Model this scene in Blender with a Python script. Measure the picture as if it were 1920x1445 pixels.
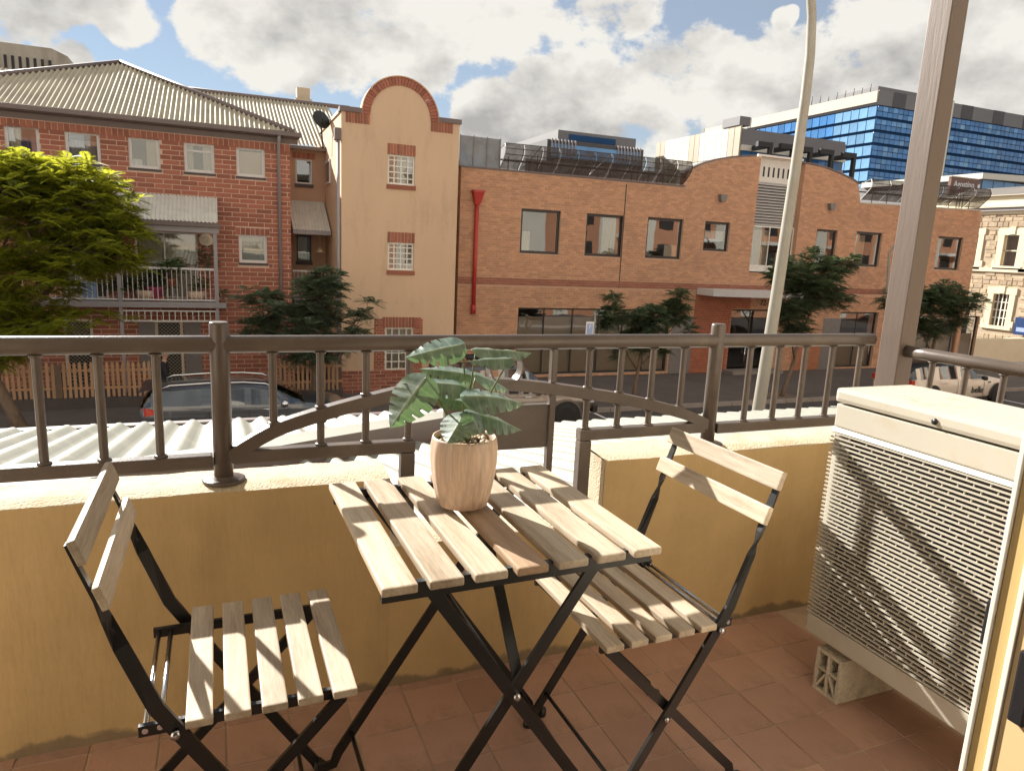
import bpy, bmesh, math, random
from mathutils import Vector, Matrix, noise as mnoise
random.seed(7)
for o in list(bpy.data.objects): bpy.data.objects.remove(o)
S = bpy.context.scene
C = S.collection
R = math.radians
# ------------------------------------------------------------------ camera
FPX, YAW, PITCH, ROLL, EYE = 1305.2943, 0.3941275, 0.1921592, 0.0465748, 1.2531825
CX, CY = 960.0, 722.5
_f = Vector((math.sin(YAW)*math.cos(PITCH), math.cos(YAW)*math.cos(PITCH), -math.sin(PITCH)))
_r0 = Vector((math.cos(YAW), -math.sin(YAW), 0)); _u0 = _r0.cross(_f)
_r = _r0*math.cos(ROLL)+_u0*math.sin(ROLL); _u = -_r0*math.sin(ROLL)+_u0*math.cos(ROLL)
cd = bpy.data.cameras.new('camera'); cam = bpy.data.objects.new('camera', cd); C.objects.link(cam)
cam.matrix_world = Matrix(((_r.x,_u.x,-_f.x,0),(_r.y,_u.y,-_f.y,0),(_r.z,_u.z,-_f.z,EYE),(0,0,0,1)))
cd.sensor_width = 36; cd.lens = 36*FPX/1920; cd.clip_start = .02; cd.clip_end = 3000
S.camera = cam
def ray(px, py): return _f + _r*((px-CX)/FPX) + _u*(-(py-CY)/FPX)
def P(px, py, Y):                     # photo pixel -> point of the plane y = Y
    d = ray(px, py); return Vector((0,0,EYE)) + d*(Y/d.y)
def PX(px, py, X):
    d = ray(px, py); return Vector((0,0,EYE)) + d*(X/d.x)
def PZ(px, py, Z):
    d = ray(px, py); return Vector((0,0,EYE)) + d*((Z-EYE)/d.z)
# ------------------------------------------------------------------ light
SUN = Vector((-.69, 1.77, 1.0)).normalized()      # towards the sun
sl = bpy.data.lights.new('sun', 'SUN'); sl.energy = 4.4; sl.angle = R(.55); sl.color = (1,.955,.88)
so = bpy.data.objects.new('sun', sl); C.objects.link(so)
so.rotation_euler = (-SUN).to_track_quat('-Z','Y').to_euler(); so.location = (-10,30,25)
S.view_settings.view_transform = 'Standard'; S.view_settings.look = 'None'
S.view_settings.exposure = 1.45; S.view_settings.gamma = 1; S.view_settings.use_curve_mapping = False
W = bpy.data.worlds.new('World'); S.world = W; W.use_nodes = True
def build_world():
    nt = W.node_tree; N = nt.nodes; L = nt.links
    N.clear()
    out = N.new('ShaderNodeOutputWorld'); bg = N.new('ShaderNodeBackground'); bg.inputs[1].default_value = .05
    L.new(bg.outputs[0], out.inputs[0])
    sky = N.new('ShaderNodeTexSky'); sky.sky_type = 'NISHITA'; sky.sun_disc = False
    sky.sun_elevation = math.asin(SUN.z); sky.sun_rotation = math.atan2(SUN.x, SUN.y)
    sky.air_density = 1.0; sky.dust_density = .0; sky.ozone_density = 1.5; sky.altitude = 50
    tc = N.new('ShaderNodeTexCoord')
    nv = N.new('ShaderNodeVectorMath'); nv.operation = 'NORMALIZE'; L.new(tc.outputs['Generated'], nv.inputs[0])
    d = nv.outputs[0]
    def math_(op, a, b=None, c=None, clamp=False):
        n = N.new('ShaderNodeMath'); n.operation = op; n.use_clamp = clamp
        for i, v in enumerate((a, b, c)):
            if v is None: continue
            if isinstance(v, (int, float)): n.inputs[i].default_value = v
            else: L.new(v, n.inputs[i])
        return n.outputs[0]
    def noise(vec, sc, det, rough, off):
        mp = N.new('ShaderNodeMapping'); mp.inputs['Location'].default_value = off; L.new(vec, mp.inputs[0])
        mp.inputs['Scale'].default_value = (1,1,1.45)
        t = N.new('ShaderNodeTexNoise'); t.inputs['Scale'].default_value = sc; t.inputs['Detail'].default_value = det
        t.inputs['Roughness'].default_value = rough; L.new(mp.outputs[0], t.inputs['Vector']); return t.outputs[0]
    # where clouds are thick or thin: directions on the sky sphere
    blobs = [(430,5,95),(540,50,115),(650,80,105),(745,92,95),(805,100,60),(870,15,95),(965,-5,90),(1070,-5,85),(1165,-10,80),(600,-60,160),(900,-80,170),(1120,-80,130),
             (40,5,80),(120,-25,60),(232,28,52),(140,108,34),(15,66,30),(560,140,45),(1468,38,22),(1482,28,16),
             (930,235,85),(1010,205,90),(1090,165,85),(1130,225,115),(1230,180,105),(1330,135,85),(1300,235,115),(1425,150,95),(1440,245,125),(1560,140,105),(1600,70,75),(1690,80,125),(1790,110,150),(1890,60,170),(1650,210,125),(1810,250,160),(1040,285,90),(2050,150,260)]
    acc = None
    for px, py, rp in blobs:
        c = ray(px, py).normalized(); ang = rp/FPX
        dp = N.new('ShaderNodeVectorMath'); dp.operation = 'DOT_PRODUCT'; L.new(d, dp.inputs[0]); dp.inputs[1].default_value = c
        mr = N.new('ShaderNodeMapRange'); mr.interpolation_type = 'SMOOTHSTEP'; L.new(dp.outputs['Value'], mr.inputs[0])
        mr.inputs[1].default_value = math.cos(ang*1.25); mr.inputs[2].default_value = math.cos(ang*.30); mr.inputs[3].default_value = 0; mr.inputs[4].default_value = 1
        acc = mr.outputs[0] if acc is None else math_('SMOOTH_MAX', acc, mr.outputs[0], .25)
    acc = math_('MULTIPLY', acc, .36)
    # clear gaps between the banks in this part of the sky; elsewhere extra cloud is added for more ambient light
    c = ray(900, 60).normalized(); dp = N.new('ShaderNodeVectorMath'); dp.operation = 'DOT_PRODUCT'; L.new(d, dp.inputs[0]); dp.inputs[1].default_value = c
    mr = N.new('ShaderNodeMapRange'); mr.interpolation_type = 'SMOOTHSTEP'; L.new(dp.outputs['Value'], mr.inputs[0]); mr.inputs[1].default_value = math.cos(R(62)); mr.inputs[2].default_value = math.cos(R(40)); mr.inputs[3].default_value = .07; mr.inputs[4].default_value = -.17
    acc = math_('ADD', acc, mr.outputs[0])
    # lookup shifted towards the sun, painting lit and grey sides into the clouds
    n1 = noise(d, 4.2, 9, .56, (3.1,1.7,.4))
    sh = N.new('ShaderNodeVectorMath'); sh.operation = 'ADD'; L.new(d, sh.inputs[0]); sh.inputs[1].default_value = (SUN.x*.02-.012, SUN.y*.0, .034)
    n2 = noise(sh.outputs[0], 4.2, 5, .5, (3.1,1.7,.4))
    n3 = noise(d, 11, 6, .6, (.3,5,2))
    n4 = noise(sh.outputs[0], 11, 6, .6, (.3,5,2))
    cov = math_('ADD', math_('ADD', math_('MULTIPLY', n1, .62), math_('MULTIPLY', n3, .95)), acc)
    mk = N.new('ShaderNodeMapRange'); mk.interpolation_type = 'SMOOTHSTEP'; L.new(cov, mk.inputs[0])
    mk.inputs[1].default_value = .775; mk.inputs[2].default_value = .90
    thick = N.new('ShaderNodeMapRange'); L.new(cov, thick.inputs[0]); thick.inputs[1].default_value = .84; thick.inputs[2].default_value = 1.22
    lit = math_('MULTIPLY_ADD', math_('SUBTRACT', math_('MULTIPLY_ADD', n3, .35, n1), math_('MULTIPLY_ADD', n4, .35, n2)), 3.2, 1.0)
    lit = math_('SUBTRACT', lit, math_('MULTIPLY', thick.outputs[0], .42))
    lit = math_('MINIMUM', math_('MAXIMUM', lit, .42), 1.15)
    cc = N.new('ShaderNodeMix'); cc.data_type = 'RGBA'
    cr = N.new('ShaderNodeMapRange'); L.new(lit, cr.inputs[0]); cr.inputs[1].default_value = .42; cr.inputs[2].default_value = 1.05
    L.new(cr.outputs[0], cc.inputs[0]); cc.inputs[6].default_value = (3.45,3.35,3.25,1); cc.inputs[7].default_value = (6.7,6.5,6.05,1)
    hz = N.new('ShaderNodeMix'); hz.data_type = 'RGBA'; hz.blend_type = 'MULTIPLY'; hz.inputs[0].default_value = 1
    L.new(sky.outputs[0], hz.inputs[6]); hz.inputs[7].default_value = (.68,.69,.73,1)
    veil = N.new('ShaderNodeMix'); veil.data_type = 'RGBA'; veil.inputs[0].default_value = .34; L.new(hz.outputs[2], veil.inputs[6]); veil.inputs[7].default_value = (5.2,5.5,5.6,1)
    mx = N.new('ShaderNodeMix'); mx.data_type = 'RGBA'; L.new(mk.outputs[0], mx.inputs[0]); L.new(veil.outputs[2], mx.inputs[6]); L.new(cc.outputs[2], mx.inputs[7])
    L.new(mx.outputs[2], bg.inputs[0])
build_world()
W.cycles.sampling_method = 'MANUAL'; W.cycles.sample_map_resolution = 512

# ------------------------------------------------------------------ helpers
def lin(r, g, b):
    f = lambda c: (c/255/12.92 if c/255 <= .04045 else ((c/255+.055)/1.055)**2.4)
    return (f(r), f(g), f(b))
class MB:
    """collects shapes in world (or root-local) space and links them as ONE mesh object"""
    def __init__(s): s.v = []; s.f = []; s.sm = []
    def face(s, pts, smooth=False):
        n = len(s.v); s.v += [tuple(p) for p in pts]; s.f.append(tuple(range(n, n+len(pts)))); s.sm.append(smooth); return s
    def mesh(s, vs, fs, smooth=False):
        n = len(s.v); s.v += [tuple(p) for p in vs]
        for f in fs: s.f.append(tuple(i+n for i in f)); s.sm.append(smooth)
        return s
    def box(s, x0, x1, y0, y1, z0, z1):
        if x0 > x1: x0, x1 = x1, x0
        if y0 > y1: y0, y1 = y1, y0
        if z0 > z1: z0, z1 = z1, z0
        vs = [(x0,y0,z0),(x1,y0,z0),(x1,y1,z0),(x0,y1,z0),(x0,y0,z1),(x1,y0,z1),(x1,y1,z1),(x0,y1,z1)]
        return s.mesh(vs, [(0,3,2,1),(4,5,6,7),(0,1,5,4),(1,2,6,5),(2,3,7,6),(3,0,4,7)])
    def cbox(s, x0, x1, y0, y1, z0, z1, b=.004):
        """box with chamfered edges (24-vertex)"""
        if x0 > x1: x0, x1 = x1, x0
        if y0 > y1: y0, y1 = y1, y0
        if z0 > z1: z0, z1 = z1, z0
        bm = bmesh.new(); vs = [bm.verts.new(p) for p in ((x0,y0,z0),(x1,y0,z0),(x1,y1,z0),(x0,y1,z0),(x0,y0,z1),(x1,y0,z1),(x1,y1,z1),(x0,y1,z1))]
        for f in [(0,3,2,1),(4,5,6,7),(0,1,5,4),(1,2,6,5),(2,3,7,6),(3,0,4,7)]: bm.faces.new([vs[i] for i in f])
        bmesh.ops.bevel(bm, geom=bm.edges[:], offset=b, segments=2, affect='EDGES', profile=.6)
        bm.verts.index_update(); s.mesh([v.co.copy() for v in bm.verts], [[v.index for v in f.verts] for f in bm.faces]); bm.free(); return s
    def bar(s, a, b, w, h, up=(0,0,1)):
        """rectangular bar from a to b; w across, h along 'up'"""
        a = Vector(a); b = Vector(b); d = (b-a).normalized(); up = Vector(up)
        x = d.cross(up); x = x.normalized() if x.length > 1e-6 else d.orthogonal().normalized()
        y = x.cross(d)
        vs = []
        for p in (a, b):
            for i, j in ((-1,-1),(1,-1),(1,1),(-1,1)): vs.append(p + x*(i*w/2) + y*(j*h/2))
        return s.mesh(vs, [(0,1,2,3),(7,6,5,4),(0,4,5,1),(1,5,6,2),(2,6,7,3),(3,7,4,0)])
    def strip(s, pts, w, h, side):
        """flat bar following a polyline, w along 'side', h across"""
        pts = [Vector(p) for p in pts]; side = Vector(side).normalized(); n0 = len(s.v); n = len(pts)
        for i, p in enumerate(pts):
            t = (pts[min(i+1,n-1)]-pts[max(i-1,0)]).normalized(); nn = t.cross(side).normalized()
            ww = w[i] if isinstance(w, (list,tuple)) else w
            hh = h[i] if isinstance(h, (list,tuple)) else h
            for a, b in ((-1,-1),(1,-1),(1,1),(-1,1)): s.v.append(tuple(p + side*(a*ww/2) + nn*(b*hh/2)))
        for i in range(n-1):
            for k in range(4):
                a = n0+i*4+k; b = n0+i*4+(k+1)%4; s.f.append((a, b, b+4, a+4)); s.sm.append(False)
        s.f.append((n0+3,n0+2,n0+1,n0)); s.sm.append(False); m = n0+(n-1)*4; s.f.append((m,m+1,m+2,m+3)); s.sm.append(False); return s
    def tube(s, pts, r, n=10, cap=True, closed=False):
        pts = [Vector(p) for p in pts]; m = len(pts); n0 = len(s.v)
        rs = r if isinstance(r, (list,tuple)) else [r]*m
        t0 = (pts[1]-pts[0]).normalized(); x = t0.orthogonal().normalized()
        for i, p in enumerate(pts):
            if closed: t = (pts[(i+1)%m]-pts[i-1]).normalized()
            else: t = (pts[min(i+1,m-1)]-pts[max(i-1,0)]).normalized()
            x = (x - t*x.dot(t)).normalized(); y = t.cross(x)
            for k in range(n):
                a = 2*math.pi*k/n; s.v.append(tuple(p + (x*math.cos(a)+y*math.sin(a))*rs[i]))
        for i in range(m if closed else m-1):
            j = (i+1) % m
            for k in range(n):
                s.f.append((n0+i*n+k, n0+i*n+(k+1)%n, n0+j*n+(k+1)%n, n0+j*n+k)); s.sm.append(True)
        if cap and not closed:
            s.f.append(tuple(n0+k for k in reversed(range(n)))); s.sm.append(False)
            s.f.append(tuple(n0+(m-1)*n+k for k in range(n))); s.sm.append(False)
        return s
    def lathe(s, prof, c=(0,0,0), n=24, axis='Z'):
        n0 = len(s.v); m = len(prof); c = Vector(c)
        for r, z in prof:
            for k in range(n):
                a = 2*math.pi*k/n; q = Vector((r*math.cos(a), r*math.sin(a), z))
                if axis == 'Y': q = Vector((q.x, q.z, q.y))
                if axis == 'X': q = Vector((q.z, q.x, q.y))
                s.v.append(tuple(c+q))
        for i in range(m-1):
            for k in range(n):
                s.f.append((n0+i*n+k, n0+i*n+(k+1)%n, n0+(i+1)*n+(k+1)%n, n0+(i+1)*n+k)); s.sm.append(True)
        s.f.append(tuple(n0+k for k in reversed(range(n)))); s.sm.append(False)
        s.f.append(tuple(n0+(m-1)*n+k for k in range(n))); s.sm.append(False); return s
    def prism(s, poly, d):
        """closed polygon (list of 3-D points) swept along vector d"""
        d = Vector(d); a = [Vector(p) for p in poly]; n = len(a); b = [p+d for p in a]
        s.mesh(a+b, [tuple(reversed(range(n))), tuple(range(n, 2*n))]+[(i, (i+1)%n, n+(i+1)%n, n+i) for i in range(n)]); return s
    def build(s, name, m=None, parent=None, label=None, kind=None):
        me = bpy.data.meshes.new(name); me.from_pydata(s.v, [], s.f); me.polygons.foreach_set('use_smooth', s.sm)
        if m: me.materials.append(m)
        o = bpy.data.objects.new(name, me); C.objects.link(o)
        if parent is not None:
            me.transform(inv(parent)); o.parent = parent
        if label: o['label'] = label
        if kind: o['kind'] = kind
        bm = bmesh.new(); bm.from_mesh(me); bmesh.ops.recalc_face_normals(bm, faces=bm.faces[:]); bm.to_mesh(me); bm.free()
        me.update(); return o
INV = {}
def wmat(o):
    m = Matrix.LocRotScale(o.location, o.rotation_euler, o.scale)
    return m if o.parent is None else wmat(o.parent) @ m
def inv(o): return wmat(o).inverted()
def thing(name, label, cat, loc=(0,0,0), rz=0, group=None):
    o = bpy.data.objects.new(name, None); C.objects.link(o); o.location = loc; o.rotation_euler = (0,0,rz); o.empty_display_size = .1
    return tag(o, label, cat, group)
def tag(o, label, cat, group=None):
    o['label'] = label; o['category'] = cat
    if group: o['group'] = group
    return o
def struct(o): o['kind'] = 'structure'; return o
def copy_tree(o, parent=None, **kw):
    c = o.copy(); C.objects.link(c); c.parent = parent
    if parent is None:
        for k, v in kw.items(): c[k] = v
    for ch in list(o.children): copy_tree(ch, c)
    return c
def inst(src, name, parent, loc=None):
    """another object sharing src's mesh, child of parent, offset from src by loc"""
    o = bpy.data.objects.new(name, src.data); C.objects.link(o); o.parent = parent
    if loc is not None: o.location = Vector(src.location) + Vector(loc)
    return o
def text(name, s, size, m, parent, origin, xdir, ydir, depth=.004, bold=0):
    cu = bpy.data.curves.new(name, 'FONT'); cu.body = s; cu.size = size; cu.extrude = depth; cu.offset = bold; cu.align_x = 'CENTER'; cu.align_y = 'CENTER'; cu.resolution_u = 3
    t = bpy.data.objects.new(name, cu); C.objects.link(t); bpy.context.view_layer.update()
    me = bpy.data.meshes.new_from_object(t.evaluated_get(bpy.context.evaluated_depsgraph_get())); bpy.data.objects.remove(t)
    x = Vector(xdir).normalized(); y = Vector(ydir).normalized(); z = x.cross(y); M = Matrix.Identity(4)
    for i in range(3): M[i][0] = x[i]; M[i][1] = y[i]; M[i][2] = z[i]; M[i][3] = origin[i]
    me.transform(M); me.transform(inv(parent)); me.materials.clear(); me.materials.append(m)
    o = bpy.data.objects.new(name, me); C.objects.link(o); o.parent = parent; return o
# ------------------------------------------------------------------ materials
def mat(name, col, rough=.6, var=.12, scale=8, bump=0, bscale=60, metal=0, coord='Object', stretch=(1,1,1), spec=.5, dirt=None, dscale=2.5, damt=.5, island=0, coat=0, grime=0):
    """principled with two-scale colour variation, optional dirt blotches, bump and per-piece variation"""
    m = bpy.data.materials.new(name); m.use_nodes = True; nt = m.node_tree; N = nt.nodes; L = nt.links
    b = N['Principled BSDF']; b.inputs['Roughness'].default_value = rough; b.inputs['Metallic'].default_value = metal
    b.inputs['Specular IOR Level'].default_value = spec; b.inputs['Coat Weight'].default_value = coat
    tc = N.new('ShaderNodeTexCoord'); mp = N.new('ShaderNodeMapping'); mp.inputs['Scale'].default_value = stretch; L.new(tc.outputs[coord], mp.inputs[0])
    t = N.new('ShaderNodeTexNoise'); t.inputs['Scale'].default_value = scale; t.inputs['Detail'].default_value = 8; t.inputs['Roughness'].default_value = .62; L.new(mp.outputs[0], t.inputs[0])
    mr = N.new('ShaderNodeMapRange'); mr.inputs[1].default_value = .25; mr.inputs[2].default_value = .75; mr.inputs[3].default_value = 1-var; mr.inputs[4].default_value = 1+var; L.new(t.outputs[0], mr.inputs[0])
    val = mr.outputs[0]
    if island:
        g = N.new('ShaderNodeNewGeometry'); oi = N.new('ShaderNodeObjectInfo'); ad = N.new('ShaderNodeMath'); ad.operation = 'ADD'; L.new(g.outputs['Random Per Island'], ad.inputs[0]); L.new(oi.outputs['Random'], ad.inputs[1])
        fr = N.new('ShaderNodeMath'); fr.operation = 'FRACT'; L.new(ad.outputs[0], fr.inputs[0])
        m2 = N.new('ShaderNodeMapRange'); m2.inputs[3].default_value = 1-island; m2.inputs[4].default_value = 1+island*.7; L.new(fr.outputs[0], m2.inputs[0])
        mu = N.new('ShaderNodeMath'); mu.operation = 'MULTIPLY'; L.new(val, mu.inputs[0]); L.new(m2.outputs[0], mu.inputs[1]); val = mu.outputs[0]
    vm = N.new('ShaderNodeVectorMath'); vm.operation = 'SCALE'; vm.inputs[0].default_value = col; L.new(val, vm.inputs['Scale'])
    outc = vm.outputs[0]
    if dirt:
        t2 = N.new('ShaderNodeTexNoise'); t2.inputs['Scale'].default_value = dscale; t2.inputs['Detail'].default_value = 9; t2.inputs['Roughness'].default_value = .7; L.new(mp.outputs[0], t2.inputs[0])
        r2 = N.new('ShaderNodeMapRange'); r2.interpolation_type = 'SMOOTHSTEP'; r2.inputs[1].default_value = .48; r2.inputs[2].default_value = .72; r2.inputs[3].default_value = 0; r2.inputs[4].default_value = damt; L.new(t2.outputs[0], r2.inputs[0])
        mx = N.new('ShaderNodeMix'); mx.data_type = 'RGBA'; L.new(r2.outputs[0], mx.inputs[0]); L.new(outc, mx.inputs[6]); mx.inputs[7].default_value = (*dirt, 1); outc = mx.outputs[2]
    if grime:      # damp dirt line along the foot of the wall, ragged, and hand marks
        sx_ = N.new('ShaderNodeSeparateXYZ'); L.new(tc.outputs['Object'], sx_.inputs[0])
        tg = N.new('ShaderNodeTexNoise'); tg.inputs['Scale'].default_value = 13; tg.inputs['Detail'].default_value = 7; L.new(tc.outputs['Object'], tg.inputs[0])
        mg = N.new('ShaderNodeMath'); mg.operation = 'MULTIPLY_ADD'; L.new(tg.outputs[0], mg.inputs[0]); mg.inputs[1].default_value = -.085; L.new(sx_.outputs[2], mg.inputs[2])
        rg = N.new('ShaderNodeMapRange'); rg.interpolation_type = 'SMOOTHSTEP'; rg.inputs[1].default_value = -.030; rg.inputs[2].default_value = -.012; rg.inputs[3].default_value = .75; rg.inputs[4].default_value = 0; L.new(mg.outputs[0], rg.inputs[0])
        xg = N.new('ShaderNodeMix'); xg.data_type = 'RGBA'; L.new(rg.outputs[0], xg.inputs[0]); L.new(outc, xg.inputs[6]); xg.inputs[7].default_value = (.16,.125,.085,1); outc = xg.outputs[2]
        tb = N.new('ShaderNodeTexNoise'); tb.inputs['Scale'].default_value = 1.6; tb.inputs['Detail'].default_value = 10; tb.inputs['Roughness'].default_value = .75; L.new(tc.outputs['Object'], tb.inputs[0])
        rb = N.new('ShaderNodeMapRange'); rb.inputs[1].default_value = .35; rb.inputs[2].default_value = .7; rb.inputs[3].default_value = 1.10; rb.inputs[4].default_value = .84; L.new(tb.outputs[0], rb.inputs[0])
        vb = N.new('ShaderNodeVectorMath'); vb.operation = 'SCALE'; L.new(outc, vb.inputs[0]); L.new(rb.outputs[0], vb.inputs['Scale']); outc = vb.outputs[0]
    L.new(outc, b.inputs['Base Color'])
    if bump:
        t3 = N.new('ShaderNodeTexNoise'); t3.inputs['Scale'].default_value = bscale; t3.inputs['Detail'].default_value = 6; L.new(mp.outputs[0], t3.inputs[0])
        bp = N.new('ShaderNodeBump'); bp.inputs['Strength'].default_value = min(1, bump); bp.inputs['Distance'].default_value = .01; L.new(t3.outputs[0], bp.inputs['Height']); L.new(bp.outputs[0], b.inputs['Normal'])
    return m
def glass(name, dark=(.02,.022,.025), refl=.22, tint=(.9,.95,1)):
    """window glass: partly see-through, partly mirror"""
    m = bpy.data.materials.new(name); m.use_nodes = True; nt = m.node_tree; N = nt.nodes; L = nt.links; N.clear()
    out = N.new('ShaderNodeOutputMaterial'); tr = N.new('ShaderNodeBsdfTransparent'); tr.inputs[0].default_value = (.72,.75,.75,1)
    gl = N.new('ShaderNodeBsdfGlossy'); gl.inputs[0].default_value = (*tint,1); gl.inputs['Roughness'].default_value = .015
    lw = N.new('ShaderNodeFresnel'); lw.inputs[0].default_value = 1.5; ad = N.new('ShaderNodeMath'); ad.operation = 'ADD'; ad.use_clamp = True; L.new(lw.outputs[0], ad.inputs[0]); ad.inputs[1].default_value = refl
    nz = N.new('ShaderNodeTexNoise'); nz.inputs['Scale'].default_value = .9; nz.inputs['Detail'].default_value = 1; tc = N.new('ShaderNodeTexCoord'); L.new(tc.outputs['Object'], nz.inputs[0])
    bp = N.new('ShaderNodeBump'); bp.inputs['Strength'].default_value = .025; bp.inputs['Distance'].default_value = .1; L.new(nz.outputs[0], bp.inputs['Height']); L.new(bp.outputs[0], gl.inputs['Normal'])
    mx = N.new('ShaderNodeMixShader'); L.new(ad.outputs[0], mx.inputs[0]); L.new(tr.outputs[0], mx.inputs[1]); L.new(gl.outputs[0], mx.inputs[2]); L.new(mx.outputs[0], out.inputs[0]); return m
def screen(name, col, dens):
    """perforated sheet: diffuse with many unresolved holes"""
    m = bpy.data.materials.new(name); m.use_nodes = True; nt = m.node_tree; N = nt.nodes; L = nt.links; N.clear()
    out = N.new('ShaderNodeOutputMaterial'); tr = N.new('ShaderNodeBsdfTransparent'); df = N.new('ShaderNodeBsdfDiffuse'); df.inputs[0].default_value = (*col,1)
    tc = N.new('ShaderNodeTexCoord'); nz = N.new('ShaderNodeTexNoise'); nz.inputs['Scale'].default_value = 3; L.new(tc.outputs['Object'], nz.inputs[0])
    mr = N.new('ShaderNodeMapRange'); mr.inputs[1].default_value = .3; mr.inputs[2].default_value = .7; mr.inputs[3].default_value = dens-.08; mr.inputs[4].default_value = dens+.08; L.new(nz.outputs[0], mr.inputs[0])
    mx = N.new('ShaderNodeMixShader'); L.new(mr.outputs[0], mx.inputs[0]); L.new(tr.outputs[0], mx.inputs[1]); L.new(df.outputs[0], mx.inputs[2]); L.new(mx.outputs[0], out.inputs[0]); return m
def foliage(name, col, trans, tw=.45, rough=.5, var=.45):
    m = bpy.data.materials.new(name); m.use_nodes = True; nt = m.node_tree; N = nt.nodes; L = nt.links; N.clear()
    out = N.new('ShaderNodeOutputMaterial'); b = N.new('ShaderNodeBsdfPrincipled'); b.inputs['Roughness'].default_value = rough; b.inputs['Specular IOR Level'].default_value = .08
    t = N.new('ShaderNodeBsdfTranslucent'); mx = N.new('ShaderNodeMixShader'); mx.inputs[0].default_value = tw
    g = N.new('ShaderNodeNewGeometry'); tc = N.new('ShaderNodeTexCoord'); nz = N.new('ShaderNodeTexNoise'); nz.inputs['Scale'].default_value = 1.7; nz.inputs['Detail'].default_value = 4; L.new(tc.outputs['Object'], nz.inputs[0])
    ad = N.new('ShaderNodeMath'); ad.operation = 'ADD'; L.new(g.outputs['Random Per Island'], ad.inputs[0]); L.new(nz.outputs[0], ad.inputs[1])
    mr = N.new('ShaderNodeMapRange'); mr.inputs[1].default_value = .2; mr.inputs[2].default_value = 1.6; mr.inputs[3].default_value = 1-var; mr.inputs[4].default_value = 1+var; L.new(ad.outputs[0], mr.inputs[0])
    for c, sock in ((col, b.inputs['Base Color']), (trans, t.inputs[0])):
        v = N.new('ShaderNodeVectorMath'); v.operation = 'SCALE'; v.inputs[0].default_value = c; L.new(mr.outputs[0], v.inputs['Scale']); L.new(v.outputs[0], sock)
    L.new(b.outputs[0], mx.inputs[1]); L.new(t.outputs[0], mx.inputs[2]); L.new(mx.outputs[0], out.inputs[0]); return m
def wood(name, col, dark, rough=.55):
    """sawn acacia: fine grain streaks along local Y plus a few darker figures"""
    m = bpy.data.materials.new(name); m.use_nodes = True; nt = m.node_tree; N = nt.nodes; L = nt.links; b = N['Principled BSDF']
    b.inputs['Roughness'].default_value = rough; b.inputs['Specular IOR Level'].default_value = .3
    tc = N.new('ShaderNodeTexCoord'); oi = N.new('ShaderNodeObjectInfo')
    cm = N.new('ShaderNodeVectorMath'); cm.operation = 'SCALE'; cm.inputs[0].default_value = (7,13,5); L.new(oi.outputs['Random'], cm.inputs['Scale'])
    av = N.new('ShaderNodeVectorMath'); av.operation = 'ADD'; L.new(tc.outputs['Object'], av.inputs[0]); L.new(cm.outputs[0], av.inputs[1])
    def nz(sx, sy, sz, det):
        mp = N.new('ShaderNodeMapping'); mp.inputs['Scale'].default_value = (sx,sy,sz); L.new(av.outputs[0], mp.inputs[0])
        t = N.new('ShaderNodeTexNoise'); t.inputs['Scale'].default_value = 1; t.inputs['Detail'].default_value = det; t.inputs['Roughness'].default_value = .65; t.inputs['Distortion'].default_value = .6; L.new(mp.outputs[0], t.inputs[0]); return t.outputs[0]
    a = nz(150, 7, 150, 5); c = nz(24, 2.6, 24, 4); f = nz(420, 30, 420, 2)
    s1 = N.new('ShaderNodeMath'); s1.operation = 'MULTIPLY_ADD'; L.new(a, s1.inputs[0]); s1.inputs[1].default_value = .55; L.new(c, s1.inputs[2])
    s2 = N.new('ShaderNodeMath'); s2.operation = 'MULTIPLY_ADD'; L.new(f, s2.inputs[0]); s2.inputs[1].default_value = .35; L.new(s1.outputs[0], s2.inputs[2])
    mr = N.new('ShaderNodeMapRange'); mr.inputs[1].default_value = .66; mr.inputs[2].default_value = 1.14; L.new(s2.outputs[0], mr.inputs[0])
    mx = N.new('ShaderNodeMix'); mx.data_type = 'RGBA'; L.new(mr.outputs[0], mx.inputs[0]); mx.inputs[6].default_value = (*dark,1); mx.inputs[7].default_value = (*col,1)
    m2 = N.new('ShaderNodeMapRange'); m2.inputs[3].default_value = .78; m2.inputs[4].default_value = 1.08; L.new(oi.outputs['Random'], m2.inputs[0])
    vs = N.new('ShaderNodeVectorMath'); vs.operation = 'SCALE'; L.new(mx.outputs[2], vs.inputs[0]); L.new(m2.outputs[0], vs.inputs['Scale']); L.new(vs.outputs[0], b.inputs['Base Color'])
    bp = N.new('ShaderNodeBump'); bp.inputs['Strength'].default_value = .25; bp.inputs['Distance'].default_value = .002; L.new(s2.outputs[0], bp.inputs['Height']); L.new(bp.outputs[0], b.inputs['Normal'])
    return m
M = {}
M['ochre'] = mat('ochre_paint', (.57,.395,.185), .7, .07, 4, .12, 90, dirt=(.40,.27,.12), dscale=3.4, damt=.5, stretch=(1,1,.20), grime=1)
M['cream_render'] = mat('cream_render', (.70,.585,.42), .85, .12, 14, .6, 170, dirt=(.50,.34,.18), dscale=9, damt=.6)
M['rail'] = mat('brown_rail_paint', (.108,.083,.068), .36, .14, 9, .08, 160, dirt=(.22,.17,.12), dscale=6, damt=.35)
M['column'] = mat('brown_column_paint', (.12,.083,.062), .5, .07, 4, .1, 30, stretch=(3,3,.3))
M['wood'] = wood('acacia_pale', (.66,.555,.42), (.36,.265,.175))
M['wood_shade'] = wood('acacia_pot_shadow', (.50,.35,.23), (.32,.20,.12))  # browner acacia: the pot's shadow put into one slat's colour
M['black'] = mat('black_steel', (.014,.0135,.013), .33, .25, 20, .05, 200)
M['steel'] = mat('bright_steel', (.55,.55,.56), .25, .1, 10, metal=1)
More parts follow.
